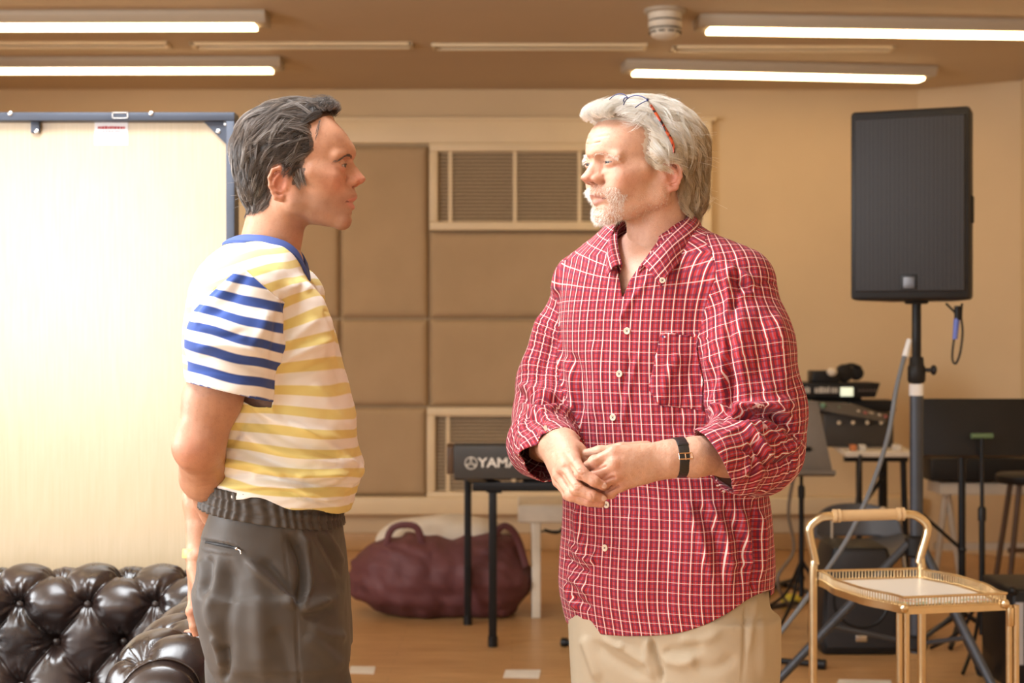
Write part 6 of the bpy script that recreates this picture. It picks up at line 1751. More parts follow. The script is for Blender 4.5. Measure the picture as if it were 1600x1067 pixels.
V += N*(0.0013*noise3(V*np.array([8, 8, 8.0]), 41, 3))[:, None]
wt_ = lambda p: p[:, 2]-np.interp(p[:, 0], [xpx(a) for a in (300, 392, 465, 535)], [zpx(a, 2.65) for a in (794, 808, 820, 833)])
Vc, Qc = cut_mesh(V, Q, lambda p: np.maximum(wt_(p), 0.10-p[:, 2]))
m, t = newmat('grey_trouser_fabric', (0.085, 0.072, 0.062), 0.55, spec=0.35)
tc = t.n('ShaderNodeTexCoord'); nz = t.n('ShaderNodeTexNoise', Scale=9.0, Detail=4.0); t.l(tc.outputs['Object'], nz.inputs['Vector'])
t.l(t.ramp(nz.outputs['Fac'], [(0.3, (0.050, 0.041, 0.034)), (0.7, (0.063, 0.052, 0.043))]), t.b.inputs['Base Color'])
n2 = t.n('ShaderNodeTexNoise', Scale=700.0, Detail=1.0); t.l(tc.outputs['Object'], n2.inputs['Vector']); t.bump(n2.outputs['Fac'], 0.12, 0.0006)
t.b.inputs['Sheen Weight'].default_value = 0.12; M_trA = m
trA = cloth_obj('trousers', Vc, Qc, {}, M_trA, personA)
# elastic waistband, gathered
n1 = 420; V = []; 
for k in range(n1):
    a_ = 2*PI*k/n1; c_, s_ = math.cos(a_), math.sin(a_)
    xm = (xpx(318)+xpx(534))/2; bb = (xpx(534)-xpx(318))/2; 
    for j in range(15):
        f_ = j/14
        x = xm+bb*np.sign(c_)*abs(c_)**(2/2.3)
        lo_ = np.interp(x, [xpx(a) for a in (300, 392, 465, 535)], [zpx(a, 2.65) for a in (797, 811, 823, 836)])
        z = lo_+f_*0.047
        pk = 0.0022*math.sin(k*0.70+1.3*math.sin(k*0.11)+0.8*math.sin(j*0.4+k*0.05))*(1 if j not in (5, 10) else 0.4) - (0.0022 if j in (4, 9) else 0)
        lean = 1-0.035*f_
        V.append((xm+(bb*lean+pk+0.003)*np.sign(c_)*abs(c_)**(2/2.3), YM+(0.163*lean+pk+0.002)*np.sign(s_)*abs(s_)**(2/2.3), z))
V = np.array(V); i, j = np.meshgrid(np.arange(n1), np.arange(14), indexing='ij'); i2 = (i+1) % n1
Q = np.stack([i*15+j, i2*15+j, i2*15+j+1, i*15+j+1], -1).reshape(-1, 4)
wb = link_mesh('waistband', np_mesh('waistband', V, Q), M_trA, trA); md = wb.modifiers.new('t', 'SOLIDIFY'); md.thickness = 0.003; md.offset = -1
# zip of the back pocket
bvT = BVHTree.FromPolygons([tuple(v) for v in Vc], [tuple(q) for q in Qc])
def hit(bv, px, py, off=0.0):
    d = Vector(((px-CX)/FPX, 1, -(py-CY)/FPX)).normalized(); h = bv.ray_cast(Vector((0, 0, CZ)), d)
    if h[0] is None: return None
    return h[0]-d*off
zp = [hit(bvT, *q, 0.0012) for q in c6([(166, 345), (200, 352), (250, 361), (300, 370), (345, 380), (362, 384)])]
zp = [q for q in zp if q is not None]
b = MB(); b.tube(spline(zp, 6), 0.0034, 8, flat=0.45, up=(0, -1, 0)); zo = b.build('zip', M_black, trA)
b = MB(); b.tube([hit(bvT, *c6([(352, 380)])[0], 0.005), hit(bvT, *c6([(378, 392)])[0], 0.006), hit(bvT, *c6([(380, 410)])[0], 0.006)], 0.0016, 8); b.ball(hit(bvT, *c6([(358, 382)])[0], 0.005), 0.0032, 10); b.build('zip_pull', M_steel, zo)

# ---- arms and hands
armR = pxc([(392, 478, 2.645), (352, 560, 2.615), (333, 620, 2.61), (311, 694, 2.605), (322, 742, 2.70), (330, 780, 2.83), (334, 796, 2.87)])
def f_armsA(p):
    d = chain(p, armR[:4], [0.045, 0.050, 0.0475, 0.040], 0.02)
    d = su(d, chain(p, armR[3:], [0.041, 0.043, 0.029, 0.028], 0.02), 0.02)
    d = su(d, ell(p, P(300, 702, 2.60), (0.022, 0.03, 0.03)), 0.02)
    hw = armR[-1]
    h = hand_sdf(p, [(hw[0]-0.005, hw[1], hw[2]+0.02), (hw[0]+0.0, hw[1], hw[2]-0.02)],
        [(-0.548, 2.955, 1.075), (-0.55, 2.962, 1.055), (-0.552, 2.96, 1.035), (-0.55, 2.95, 1.016)], [0.0095, 0.0095, 0.009, 0.0082],
        [[(-0.548, 2.955, 1.075), (-0.565, 2.985, 1.068), (-0.60, 2.985, 1.065), (-0.615, 2.967, 1.064)], [(-0.55, 2.962, 1.055), (-0.567, 2.992, 1.048), (-0.604, 2.99, 1.045), (-0.617, 2.97, 1.044)],
         [(-0.552, 2.96, 1.035), (-0.57, 2.988, 1.028), (-0.604, 2.985, 1.025), (-0.615, 2.966, 1.024)], [(-0.55, 2.95, 1.016), (-0.566, 2.975, 1.01), (-0.594, 2.973, 1.006), (-0.606, 2.957, 1.005)]],
        [(-0.555, 2.90, 1.065), (-0.583, 2.905, 1.072), (-0.606, 2.915, 1.066), (-0.62, 2.93, 1.058)], 0.0095)
    d = su(d, h, 0.012)
    # hanging left arm
    e = chain(p, pxc([(392, 470, 2.94), (352, 600, 2.975), (330, 690, 2.975), (318, 780, 2.945), (311, 862, 2.925)]), [0.046, 0.044, 0.040, 0.036, 0.0245], 0.02)
    kn = pxc([(303, 930, 2.905), (306, 938, 2.925), (309, 940, 2.945), (312, 935, 2.962)])
    fg = [pxc([(303, 930, 2.905), (299, 955, 2.893), (303, 978, 2.888), (307, 992, 2.89)]), pxc([(306, 938, 2.925), (302, 965, 2.918), (309, 985, 2.91), (318, 990, 2.905)]),
          pxc([(309, 940, 2.945), (306, 964, 2.94), (312, 982, 2.93), (320, 985, 2.92)]), pxc([(312, 935, 2.962), (310, 956, 2.96), (315, 970, 2.95), (321, 974, 2.94)])]
    th = pxc([(307, 890, 2.90), (312, 920, 2.885), (316, 945, 2.88), (318, 962, 2.882)])
    h = hand_sdf(p, [tuple(P(306, 872, 2.905)), tuple(P(309, 872, 2.945))], kn, [0.0098, 0.0096, 0.009, 0.008], fg, th, 0.0105, wr=0.026)
    tip = chain(p, pxc([(318, 984, 2.93), (300, 989, 2.935), (292, 990, 2.935)]), [0.009, 0.0085, 0.0072], 0.004)
    e = su(su(e, h, 0.014), tip, 0.005)
    return np.minimum(d, e).astype(np.float32)
V, Q = sdf_mesh(f_armsA, (-0.69, 2.53, 0.80), (-0.46, 3.05, 1.48), 0.0022, 1.6)
N = normals_of(V, Q); V += N*(0.0008*noise3(V*16, 50, 3))[:, None]
skinA = (0.46, 0.24, 0.15); redA = (0.55, 0.20, 0.14)
cA = hand_colours(V, skinA, [(P(300, 702, 2.58), 0.03), (P(299, 955, 2.893), 0.012), (P(307, 992, 2.89), 0.012), (P(303, 930, 2.9), 0.02), (P(296, 990, 2.93), 0.02)], redA)
core = lambda p: np.minimum(tA.f(p, -0.014), np.minimum(pA.f(p, -0.012), np.minimum(leg(p, lgR, 2.705, 0), leg(p, lgL, 2.885, 0))+0.012))
def f_coreA(p):
    d = np.maximum(tA.f(p, -0.016), zpx(755)-p[:, 2]); d = su(d, pA.f(p, -0.034), 0.04)
    for c_, y_ in ((lgR, 2.705), (lgL, 2.885)): d = su(d, leg(p, c_, y_, 0)+0.022, 0.03)
    d = su(d, rc(p, neckA0+np.array([-0.01, 0, -0.02]), neckA0+np.array([0.005, 0, 0.02]), 0.06, 0.055), 0.03)
    for s_ in (-1, 1): d = su(d, rc(p, P(425, 420, YM), P(388, 462, YM+s_*0.15), 0.045, 0.045), 0.03)
    return np.maximum(d, 0.08-p[:, 2])
V2, Q2 = sdf_mesh(f_coreA, (-0.66, 2.5, 0.05), (-0.2, 3.08, 1.60), 0.009, 1.8)
bodyA = merge([headA, (V, Q, cA), (V2, Q2, np.tile(np.array(skinA), (len(V2), 1)))])
M_skinA = skin_mat('skin_olive', freckle=0.22)
bA = link_mesh('body', np_mesh('body', bodyA[0], bodyA[1], attrs={'col': bodyA[2]}), M_skinA, personA)
eye_objects(personA, MA, gA, (0.12, 0.09, 0.055)); hair_A(personA)
for (fx, y_) in ((-0.43, 2.705), (-0.48, 2.885)):
    def f_shoe(p, fx=fx, y_=y_):
        d = rc(p, (fx-0.03, y_, 0.05), (fx+0.15, y_, 0.032), 0.045, 0.036); d = su(d, ell(p, (fx-0.03, y_, 0.08), (0.05, 0.04, 0.05)), 0.03)
        return np.maximum(np.maximum(d, 0.001-p[:, 2]), p[:, 2]-0.115)
    V, Q = sdf_mesh(f_shoe, (fx-0.12, y_-0.07, -0.01), (fx+0.23, y_+0.07, 0.14), 0.005)
    link_mesh('shoe', np_mesh('shoe', V, Q), mat('shoe_brown', (0.09, 0.05, 0.03), 0.4), personA)
# yellow wristband
wb0, wb1 = P(309.5, 858, 2.925), P(308.5, 873, 2.923)
b = MB(); ax = (wb1-wb0).normalized()
b.lathe(wb0, ax, [(0.0235, 0.0), (0.0285, 0.0005), (0.0292, 0.003), (0.0292, 0.0145), (0.0285, 0.0175), (0.0235, 0.018)], 36)
props(b.build('wristband', mat('yellow_silicone', (0.50, 0.45, 0.13), 0.5), loc=wb0), 'pale yellow band round the hanging wrist of the man in the striped T-shirt', 'wristband')
# ------------------------------------------------------------------ person 2
ANG = math.radians(-125)
FB = np.array((math.cos(ANG), math.sin(ANG))); LB = np.array((-math.sin(ANG), math.cos(ANG)))
rows = [(352, 972, 1062), (366, 962, 1074), (378, 945, 1095), (392, 922, 1130), (408, 903, 1160), (430, 888, 1178), (460, 882, 1176), (500, 880, 1166), (560, 880, 1158), (640, 883, 1160), (700, 884, 1172), (770, 885, 1193), (830, 883, 1200), (880, 879, 1202), (930, 880, 1199), (980, 891, 1195), (1020, 900, 1192)]
def secB(rows, zt, zb, n=2.2, ratio=0.68):
    W_ = [(xpx(r[2])-xpx(r[1]))/2 for r in rows]; kf = math.sqrt(math.cos(math.radians(35))**2+(ratio*math.sin(math.radians(35)))**2)
    return Section([zpx(r[0]) for r in rows], [(xpx(r[1])+xpx(r[2]))/2 for r in rows], [YM+0.02]*len(rows), [w/kf for w in W_], [w/kf*ratio for w in W_], ANG, n=n, ztop=zpx(zt), zbot=zpx(zb))
tB = secB(rows, 354, 1015)
LS = pxc([(1150, 448, 2.70), (1168, 540, 2.67), (1184, 640, 2.665), (1186, 702, 2.66)]); LSr = [0.066, 0.078, 0.080, 0.074]
LF = pxc([(1186, 702, 2.66), (1150, 708, 2.60), (1112, 712, 2.560), (1080, 714, 2.55)]); LFr = [0.074, 0.060, 0.043, 0.040]
RS = pxc([(922, 446, 2.90), (888, 530, 2.92), (866, 600, 2.91), (858, 652, 2.87)]); RSr = [0.060, 0.060, 0.065, 0.064]
RF = pxc([(858, 652, 2.87), (848, 694, 2.76), (866, 708, 2.665), (876, 710, 2.63)]); RFr = [0.064, 0.060, 0.046, 0.044]
neckB0, neckB1 = np.array(P(1020, 420, 2.79)), np.array(P(1022, 330, 2.79))
def cuffp(p, fo):
    end = np.array(fo[2]); d_ = np.array((-0.85, -0.15, -0.50) if fo is LF else (0.26, -0.62, -0.70)); d_ /= np.linalg.norm(d_); return (p-end) @ d_
def armB(p, up, ur, fo, fr2): return su(chain(p, up, ur, 0.03), np.maximum(chain(p, fo, fr2, 0.02), cuffp(p, fo)-0.006).astype(np.float32), 0.025)
def f_shB(p):
    d = tB.f(p)
    d = su(d, rc(p, P(1065, 395, 2.76), P(1150, 440, 2.69), 0.055, 0.062), 0.05)
    d = su(d, rc(p, P(975, 395, 2.84), P(918, 440, 2.90), 0.055, 0.056), 0.05)
    s = armB(p, LS, LSr, LF, LFr); s2 = armB(p, RS, RSr, RF, RFr)
    return su(d, np.minimum(s, s2), 0.016)
V, Q = sdf_mesh(f_shB, (-0.02, 2.40, 0.76), (0.58, 3.08, 1.60), 0.0032, 1.8)
V = relax(V, Q, 1, 0.4); N = normals_of(V, Q)
c4 = lambda L: [(780+a/2.134, 330+b/2.134) for a, b in L]
c7 = lambda L: [(860+a/3.717, 780+b/3.717) for a, b in L]
c8 = lambda L: [(1060+a/2.319, 340+b/2.319) for a, b in L]
foldsB = [
    # left sleeve (right in the picture)
    (c8([(175, 170), (240, 210), (275, 260)]), 6, 6), (c8([(180, 240), (230, 240), (270, 270)]), 5, -5), (c8([(185, 300), (230, 280), (275, 275)]), 5, 5), (c8([(170, 130), (220, 170), (290, 200)]), 6, -3), (c8([(285, 250), (330, 232), (360, 250)]), 3, -3),
    (c8([(180, 350), (182, 500), (178, 640), (190, 720)]), 5, -6), (c8([(230, 320), (225, 470), (240, 620)]), 9, 5), (c8([(290, 330), (300, 470), (290, 600)]), 9, -4), (c8([(350, 330), (375, 480), (390, 610)]), 10, 5),
    (c8([(200, 690), (260, 680), (340, 680), (420, 730)]), 6, 9), (c8([(190, 730), (270, 712), (350, 722), (420, 765)]), 6.5, -16), (c8([(230, 745), (270, 790), (300, 830), (345, 880)]), 6, 8), (c8([(270, 740), (330, 780), (400, 800)]), 6, 6), (c8([(250, 800), (300, 870), (340, 930)]), 5, -7),
    (c8([(345, 700), (400, 770), (440, 800)]), 6, -6), (c8([(300, 730), (360, 760), (430, 770)]), 4, 5), (c8([(360, 850), (400, 840), (440, 800)]), 7, 5), (c8([(330, 900), (380, 890), (420, 860)]), 6, -5), (c8([(180, 960), (230, 980), (300, 980), (340, 950)]), 6, 6),
    (c8([(210, 840), (260, 850), (270, 910), (250, 980)]), 4, -6), (c8([(170, 940), (220, 930), (260, 890)]), 5, 5), (c8([(150, 800), (240, 760), (300, 740)]), 4, 3), (c8([(300, 620), (360, 650), (430, 700)]), 8, 6), (c8([(240, 640), (320, 640), (400, 640)]), 7, -4),
    # right sleeve (left in the picture)
    (c4([(200, 250), (190, 330), (200, 420), (230, 560)]), 5, -3), (c4([(230, 120), (190, 210), (185, 280)]), 6, 4), (c4([(150, 330), (120, 430), (80, 540)]), 9, 5), (c4([(180, 420), (150, 520), (120, 580)]), 8, -4), (c4([(65, 600), (110, 640), (180, 630), (235, 640)]), 5, -9),
    (c4([(70, 640), (130, 670), (200, 660), (240, 690)]), 5, 8), (c4([(80, 680), (140, 700), (160, 740)]), 4, -6), (c4([(85, 700), (90, 770), (110, 830)]), 5, 6), (c4([(130, 720), (120, 790), (160, 860)]), 5, -6), (c4([(60, 790), (110, 830), (160, 900)]), 5, 5), (c4([(60, 580), (120, 600), (200, 620)]), 6, 5), (c4([(150, 740), (170, 800), (190, 880)]), 3, 4),
    # body
    (c4([(215, 480), (240, 560), (240, 680)]), 6, 5), (c4([(240, 470), (270, 560), (275, 700)]), 7, -4), (c4([(760, 180), (765, 280), (760, 380)]), 5, 5), (c4([(790, 170), (800, 260), (770, 340)]), 5, -6), (c4([(750, 440), (745, 560), (700, 680)]), 7, 5),
    (c4([(770, 520), (765, 620), (740, 720)]), 6, -8), (c4([(690, 460), (700, 580), (670, 700)]), 7, 4), (c4([(470, 460), (440, 580), (410, 740)]), 4, 3), (c4([(440, 470), (410, 600), (395, 760)]), 2, -2.5), (c4([(500, 230), (440, 300), (400, 380)]), 4, 3),
    (c4([(540, 402), (640, 412), (735, 434)]), 2, 1.8), (c4([(540, 402), (518, 500), (498, 598), (530, 640)]), 1.6, -1.6), (c4([(735, 434), (742, 540), (735, 650)]), 1.6, -1.6), (c4([(530, 640), (620, 655), (735, 655)]), 1.6, -1.6),
    (c4([(600, 470), (560, 560), (540, 650)]), 8, 4), (c4([(640, 480), (620, 600), (590, 700)]), 8, -3), (c4([(310, 420), (330, 560), (320, 700)]), 12, 3), (c4([(560, 700), (640, 730), (720, 720)]), 8, -3),
    (c7([(100, 250), (180, 330), (240, 360), (270, 300)]), 5, 5), (c7([(80, 330), (160, 400), (230, 420)]), 5, -5), (c7([(90, 450), (160, 480), (230, 560)]), 6, 5), (c7([(120, 560), (180, 600), (240, 640)]), 5, -4), (c7([(150, 40), (160, 200), (210, 330)]), 6, 4), (c7([(90, 480), (110, 560), (160, 640)]), 5, 5),
    (c7([(770, 0), (830, 110), (890, 260), (940, 480)]), 7, 5), (c7([(830, 0), (900, 120), (960, 240), (1000, 500)]), 6, -5), (c7([(900, 0), (980, 120), (1030, 260), (1050, 520)]), 6, 5), (c7([(1000, 20), (1060, 150), (1110, 300), (1100, 540)]), 6, -5), (c7([(1090, 30), (1130, 160), (1160, 320), (1160, 520)]), 6, 5),
    (c7([(1180, 20), (1190, 200), (1180, 420), (1180, 540)]), 5, -7), (c7([(1210, 60), (1240, 240), (1220, 480)]), 6, 5), (c7([(480, 60), (500, 300), (520, 700)]), 14, 3), (c7([(640, 100), (660, 400), (640, 700)]), 14, -2.5), (c7([(1040, 360), (1110, 380), (1180, 340)]), 7, 3),
]
V = fold(V, N, foldsB)
V += N*(0.0014*noise3(V*np.array([10, 10, 8.0]), 61, 3))[:, None]
# placket stands proud of the front
u_, v_, a_, b_ = tB.local(V)
zf = V[:, 2]
V += N*(0.0022*(1/(1+np.exp((np.abs(u_+0.002)-0.0185)/0.0012)))*(v_ > 0)*(zf < zpx(430)))[:, None]
u_, v_, a_, b_ = tB.local(V)
def g_arm(p, side):
    q = p.astype(np.float32); a = armB(q, LS, LSr, LF, LFr) if side > 0 else armB(q, RS, RSr, RF, RFr)
    u = tB.local(q)[0]; return np.maximum(a-tB.f(q)+0.001, (0.03-side*u)*0.5)
hu = np.array([-0.30, -0.20, -0.15, -0.10, -0.05, 0.0, 0.05, 0.10, 0.15, 0.18, 0.197, 0.3])
hYv = 2.81-0.574*hu-0.819*0.135*np.sqrt(np.clip(1-(hu/0.2)**2, 0, 1))
hzv = np.array([zpx(v, y) for v, y in zip((950, 957, 978, 987, 992, 994, 993, 987, 969, 949, 931, 938), hYv)])
def g_shB(p):
    u, v, a, b = tB.local(p)
    hem = np.where(v > -0.02, interp(u, hu, hzv), np.interp(u, [-0.2, 0.2], [zpx(957, 2.92), zpx(931, 2.70)]))-p[:, 2]
    nk = 0.0655-rc(p.astype(np.float32), neckB0, neckB1, 0.0, 0.0); nk = np.where(p[:, 2] > zpx(425), nk, -1)
    w = np.interp(p[:, 2], [zpx(470), zpx(440), zpx(415), zpx(380)], [0.0, 0.011, 0.026, 0.05])
    vv = np.where((v > 0) & (p[:, 2] > zpx(470)), w-np.abs(u-0.004), -1)
    return np.maximum(np.maximum(np.maximum(hem, nk), vv), np.maximum(-g_arm(p, 1), -g_arm(p, -1)))
th_ = np.linspace(-PI, PI, 721); ds = np.sqrt(np.cos(th_)**2+(0.68*np.sin(th_))**2); S_ = np.concatenate([[0], np.cumsum((ds[1:]+ds[:-1])/2*(th_[1]-th_[0]))]); S_ -= S_[360]
theta = np.arctan2(u_/a_, v_/b_)
pu = np.interp(theta, th_, S_)*np.maximum(a_, 0.15)+0.0035
pv = V[:, 2]+0.0015*noise3(V*5, 70, 2)-np.clip(V[:, 2]-1.43, 0, 1)*np.abs(u_)*3.0
# ---- the checked cloth
m, t = newmat('red_check_cotton', (0.5, 0.06, 0.09), 0.8, spec=0.2)
def line(src, per, ph, w, e=0.012):
    fr_ = t.math('FRACT', t.math('ADD', t.math('MULTIPLY', src, 1/per), ph))
    d_ = t.math('ABSOLUTE', t.math('SUBTRACT', fr_, 0.5))
    return t.ramp(d_, [(0, (1, 1, 1)), (max(0.001, w/2-e), (1, 1, 1)), (w/2+e, (0, 0, 0))])
au = t.n('ShaderNodeAttribute'); au.attribute_name = 'pu'; av = t.n('ShaderNodeAttribute'); av.attribute_name = 'pv'
U_, V_ = au.outputs['Fac'], av.outputs['Fac']; PR = 0.0186; PV_ = 0.0182
c = t.mix(t.math('MULTIPLY', line(U_, PR, 0.22, 0.14), 0.72), (0.42, 0.026, 0.030), (0.055, 0.02, 0.05))
c = t.mix(t.math('MULTIPLY', line(U_, PR, 0.78, 0.14), 0.78), c, (0.06, 0.012, 0.025))
c = t.mix(t.math('MULTIPLY', line(U_, PR, 0.50, 0.11), 0.40), c, (0.24, 0.20, 0.32))
c = t.mix(t.math('MULTIPLY', line(V_, PV_, 0.25, 0.16), 0.58), c, (0.10, 0.02, 0.06))
c = t.mix(t.math('MULTIPLY', line(V_, PV_, 0.72, 0.14), 0.55), c, (0.08, 0.02, 0.05))
c = t.mix(t.math('MULTIPLY', line(V_, PV_, 0.0, 0.07), 0.55), c, (0.80, 0.62, 0.60))
c = t.mix(t.math('MULTIPLY', line(U_, PR, 0.0, 0.09), 0.80), c, (0.86, 0.78, 0.74))
t.l(c, t.b.inputs['Base Color'])
tc = t.n('ShaderNodeTexCoord'); nz = t.n('ShaderNodeTexNoise', Scale=60.0, Detail=4.0); t.l(tc.outputs['Object'], nz.inputs['Vector']); t.bump(nz.outputs['Fac'], 0.25, 0.0025)
t.b.inputs['Sheen Weight'].default_value = 0.08
M_chk = m
personB = empty('person', (xpx(1040), YM, 0), 'person with white hair in a red checked shirt and cream trousers, hands clasped', 'person')
Vc, Qc = cut_mesh(V, Q, g_shB)
shirtB = cloth_obj('shirt', Vc, Qc, {'pu': pu, 'pv': pv}, M_chk, personB)
PK = [(1033, 518), (1124, 532), (1126, 632), (1110, 643), (1031, 633), (1014, 608)]
def g_pk(p):
    x, y = project_px(p); d = np.full(len(p), -1e9)
    for i in range(len(PK)):
        (x0, y0), (x1, y1) = PK[i], PK[(i+1) % len(PK)]; l = math.hypot(x1-x0, y1-y0)
        d = np.maximum(d, ((x-x0)*(y1-y0)-(y-y0)*(x1-x0))/l*0.0011)
    return np.where(p[:, 1] < YM, d, 1.0)
Np = normals_of(Vc, Qc); Vk, Qk = cut_mesh(Vc, Qc, g_pk)
ek = np.clip(-g_pk(Vk)/0.012, 0, 1)
Vk = Vk+Np*(0.0020+0.0012*ek)[:, None]
pko = cloth_obj('chest_pocket', Vk, Qk, {'pu': pu+0.0045, 'pv': pv+0.004}, M_chk, shirtB, 0.0012)
bvS = BVHTree.FromPolygons([tuple(v) for v in Vc], [tuple(q) for q in Qc])
for side, up_, fo, fr2 in ((1, LS, LF, LFr), (-1, RS, RF, RFr)):
    ax = up_+fo[1:3]
    ax = spline(ax, 6); dist_, al, an = chain_uv(V, ax)
    L_el = sum((Vector(ax[i+1])-Vector(ax[i])).length for i in range(len(ax)-1))
    roll = 1/(1+np.exp(-(al-(L_el-0.062))/0.0022))
    Vs = V+N*(0.0045*roll)[:, None]
    Vs, Qs = cut_mesh(Vs, Q, lambda p, s_=side: g_arm(p, s_))
    Vs, Qs = cut_mesh(Vs, Qs, lambda p, fo=fo: cuffp(p, fo))
    pa = al*1.0+0.002*noise3(V*7, 71, 2); pn = an*np.minimum(0.072, np.maximum(dist_, 0.02))+0.5*np.clip(dist_-0.092, 0, 1)
    sl = cloth_obj('sleeve', Vs, Qs, {'pu': pn, 'pv': pa}, M_chk, shirtB)
# collar
m_top = [(1003, 412, 2.668), (1022, 392, 2.668), (1046, 367, 2.69), (1073, 340, 2.74), (1068, 325, 2.83), (1030, 326, 2.875), (985, 338, 2.865), (966, 356, 2.81), (966, 385, 2.755), (972, 413, 2.715)]
m_base = [(997, 430, 2.672), (1016, 414, 2.675), (1046, 402, 2.69), (1084, 382, 2.745), (1078, 365, 2.85), (1030, 362, 2.90), (975, 368, 2.885), (955, 384, 2.83), (957, 408, 2.76), (968, 428, 2.722)]
m_edge = [(1033, 449, 2.642), (1045, 428, 2.645), (1064, 408, 2.668), (1096, 366, 2.738), (1086, 350, 2.87), (1030, 350, 2.918), (972, 356, 2.895), (953, 368, 2.83), (948, 400, 2.755), (949, 431, 2.705)]
base, top, edge_ = pxc(m_base), pxc(m_top), pxc(m_edge)
mid = [tuple((Vector(a)*0.55+Vector(b)*0.45)+Vector((0, 0, 0.004))+(Vector(a)-Vector((neckB0[0], neckB0[1], a[2]))).normalized()*0.006) for a, b in zip(top, edge_)]
V1, Q1, pu1, pv1 = ribbon([base, top], 10, 8, 0.0)
co = link_mesh('collar', np_mesh('collar', V1, Q1, attrs={'pu': pv1, 'pv': pu1}), M_chk, shirtB); md = co.modifiers.new('t', 'SOLIDIFY'); md.thickness = 0.0018; md.offset = 0
V1, Q1, pu1, pv1 = ribbon([top, mid, edge_], 10, 8, 0.0)
cl = link_mesh('collar_leaf', np_mesh('collar_leaf', V1, Q1, attrs={'pu': pv1+0.004, 'pv': pu1}), M_chk, co); md = cl.modifiers.new('t', 'SOLIDIFY'); md.thickness = 0.0018; md.offset = 0
bvL = BVHTree.FromPolygons([tuple(v) for v in V1], [tuple(q) for q in Q1])
# buttons
M_btn = mat('button_cream', (0.72, 0.62, 0.48), 0.3); M_thr = mat('button_thread', (0.10, 0.05, 0.05), 0.8)
def button(px, py, bv=None, r_=0.0062):
    bv = bv or bvS
    p = hit(bv, px, py, 0.0008)
    if p is None: return
    loc, nrm, _, _ = bv.find_nearest(p)
    if nrm.dot(Vector(p)-Vector((0, 0, CZ))) > 0: nrm = -nrm
    b = MB(); b.lathe(p, nrm, [(r_*0.9, 0.0), (r_, 0.0008), (r_, 0.0016), (r_*0.86, 0.0022), (r_*0.70, 0.0016), (r_*0.1, 0.0016)], 24); bt = b.build('button', M_btn, shirtB)
    b = MB(); a1, a2 = frame_of(nrm); c0 = Vector(p)+nrm*0.0019
    for s_ in (-1, 1): b.rod(c0-(a1+a2*s_)*0.0017, c0+(a1+a2*s_)*0.0017, 0.0005, 6)
    b.build('thread', M_thr, bt)
for q in ((980, 517), (968, 584), (958, 652), (948, 788.5), (945.5, 856)): button(*q)
button(973.5, 455, None, 0.0052); button(1035, 438, bvL, 0.0050)
pm = hit(bvS, 1038, 526, 0.0008)
b = MB(); 
for k, (w_, cname, col) in enumerate(((2.6, 'mark_navy', (0.03, 0.05, 0.2)), (2.6, 'mark_pale', (0.7, 0.75, 0.85)), (2.6, 'mark_red', (0.5, 0.03, 0.05)))):
    q = hit(bvS, 1036+k*2.4, 526+k*0.3, 0.0048)
    if q is not None: MB().box(q, (0.0024, 0.0012, 0.0034)).build('chest_mark', mat(cname, col, 0.6), shirtB, smooth=False)

# trousers
rows = [(900, 900, 1192), (950, 904, 1194), (985, 908, 1195), (1020, 914, 1194), (1067, 925, 1193)]
pB = secB(rows, 902, 1066, n=2.4, ratio=0.72)
def legB(p, cs, cyv, rr=0.105):
    zs = [zpx(v) for v in (960, 1067)]+[0.50, 0.30, 0.07]
    s = Section(zs, cs, cyv, [rr, rr*0.98, 0.088, 0.082, 0.078], [rr*1.05, rr*1.03, 0.092, 0.086, 0.08], ANG, n=2.1)
    return s.f(p)
cB = np.array((xpx(1057), YM+0.02))
lL = [tuple(cB+LB*0.090+FB*0.0), tuple(cB+LB*0.092), tuple(cB+LB*0.10+FB*0.01), tuple(cB+LB*0.11), tuple(cB+LB*0.11-FB*0.01)]
lR = [tuple(cB-LB*0.090+FB*0.02), tuple(cB-LB*0.088+FB*0.02), tuple(cB-LB*0.09+FB*0.03), tuple(cB-LB*0.09+FB*0.02), tuple(cB-LB*0.09+FB*0.01)]
def f_trB(p):
    d = pB.f(p)
    for l_ in (lL, lR): d = su(d, legB(p, [q[0] for q in l_], [q[1] for q in l_]), 0.025)
    return d
V, Q = sdf_mesh(f_trB, (0.02, 2.5, 0.04), (0.56, 3.1, 0.98), 0.0045, 1.8)
V = relax(V, Q, 1, 0.4); N = normals_of(V, Q)
foldsC = [
    (c7([(585, 800), (600, 880), (640, 980), (650, 1070)]), 4, -7), (c7([(570, 800), (560, 900), (600, 1060)]), 6, 4), (c7([(190, 790), (230, 900), (290, 1067)]), 8, 5), (c7([(240, 820), (330, 900), (420, 960), (560, 1040)]), 8, -4), (c7([(380, 830), (480, 900), (570, 960)]), 7, 4),
    (c7([(650, 890), (780, 880), (900, 830)]), 9, -4), (c7([(650, 920), (760, 950), (850, 920)]), 9, 5), (c7([(1133, 590), (1126, 760), (1122, 900), (1110, 1080)]), 1.8, -2.6), (c7([(1195, 560), (1170, 700), (1150, 900)]), 5, 3), (c7([(740, 800), (860, 830), (1000, 760)]), 8, 3),
    (c7([(1215, 600), (1225, 800), (1230, 1060)]), 8, 3), (c7([(820, 960), (960, 980), (1080, 900)]), 9, -3), (c7([(300, 800), (380, 850), (440, 840)]), 5, 3),
]
V = fold(V, N, foldsC); V += N*(0.0015*noise3(V*8, 81, 3))[:, None]
Vc, Qc = cut_mesh(V, Q, lambda p: np.maximum(0.085-p[:, 2], p[:, 2]-zpx(906)))
m, t = newmat('cream_chino', (0.6, 0.5, 0.37), 0.75, spec=0.25)
tc = t.n('ShaderNodeTexCoord'); nz = t.n('ShaderNodeTexNoise', Scale=7.0, Detail=4.0); t.l(tc.outputs['Object'], nz.inputs['Vector'])
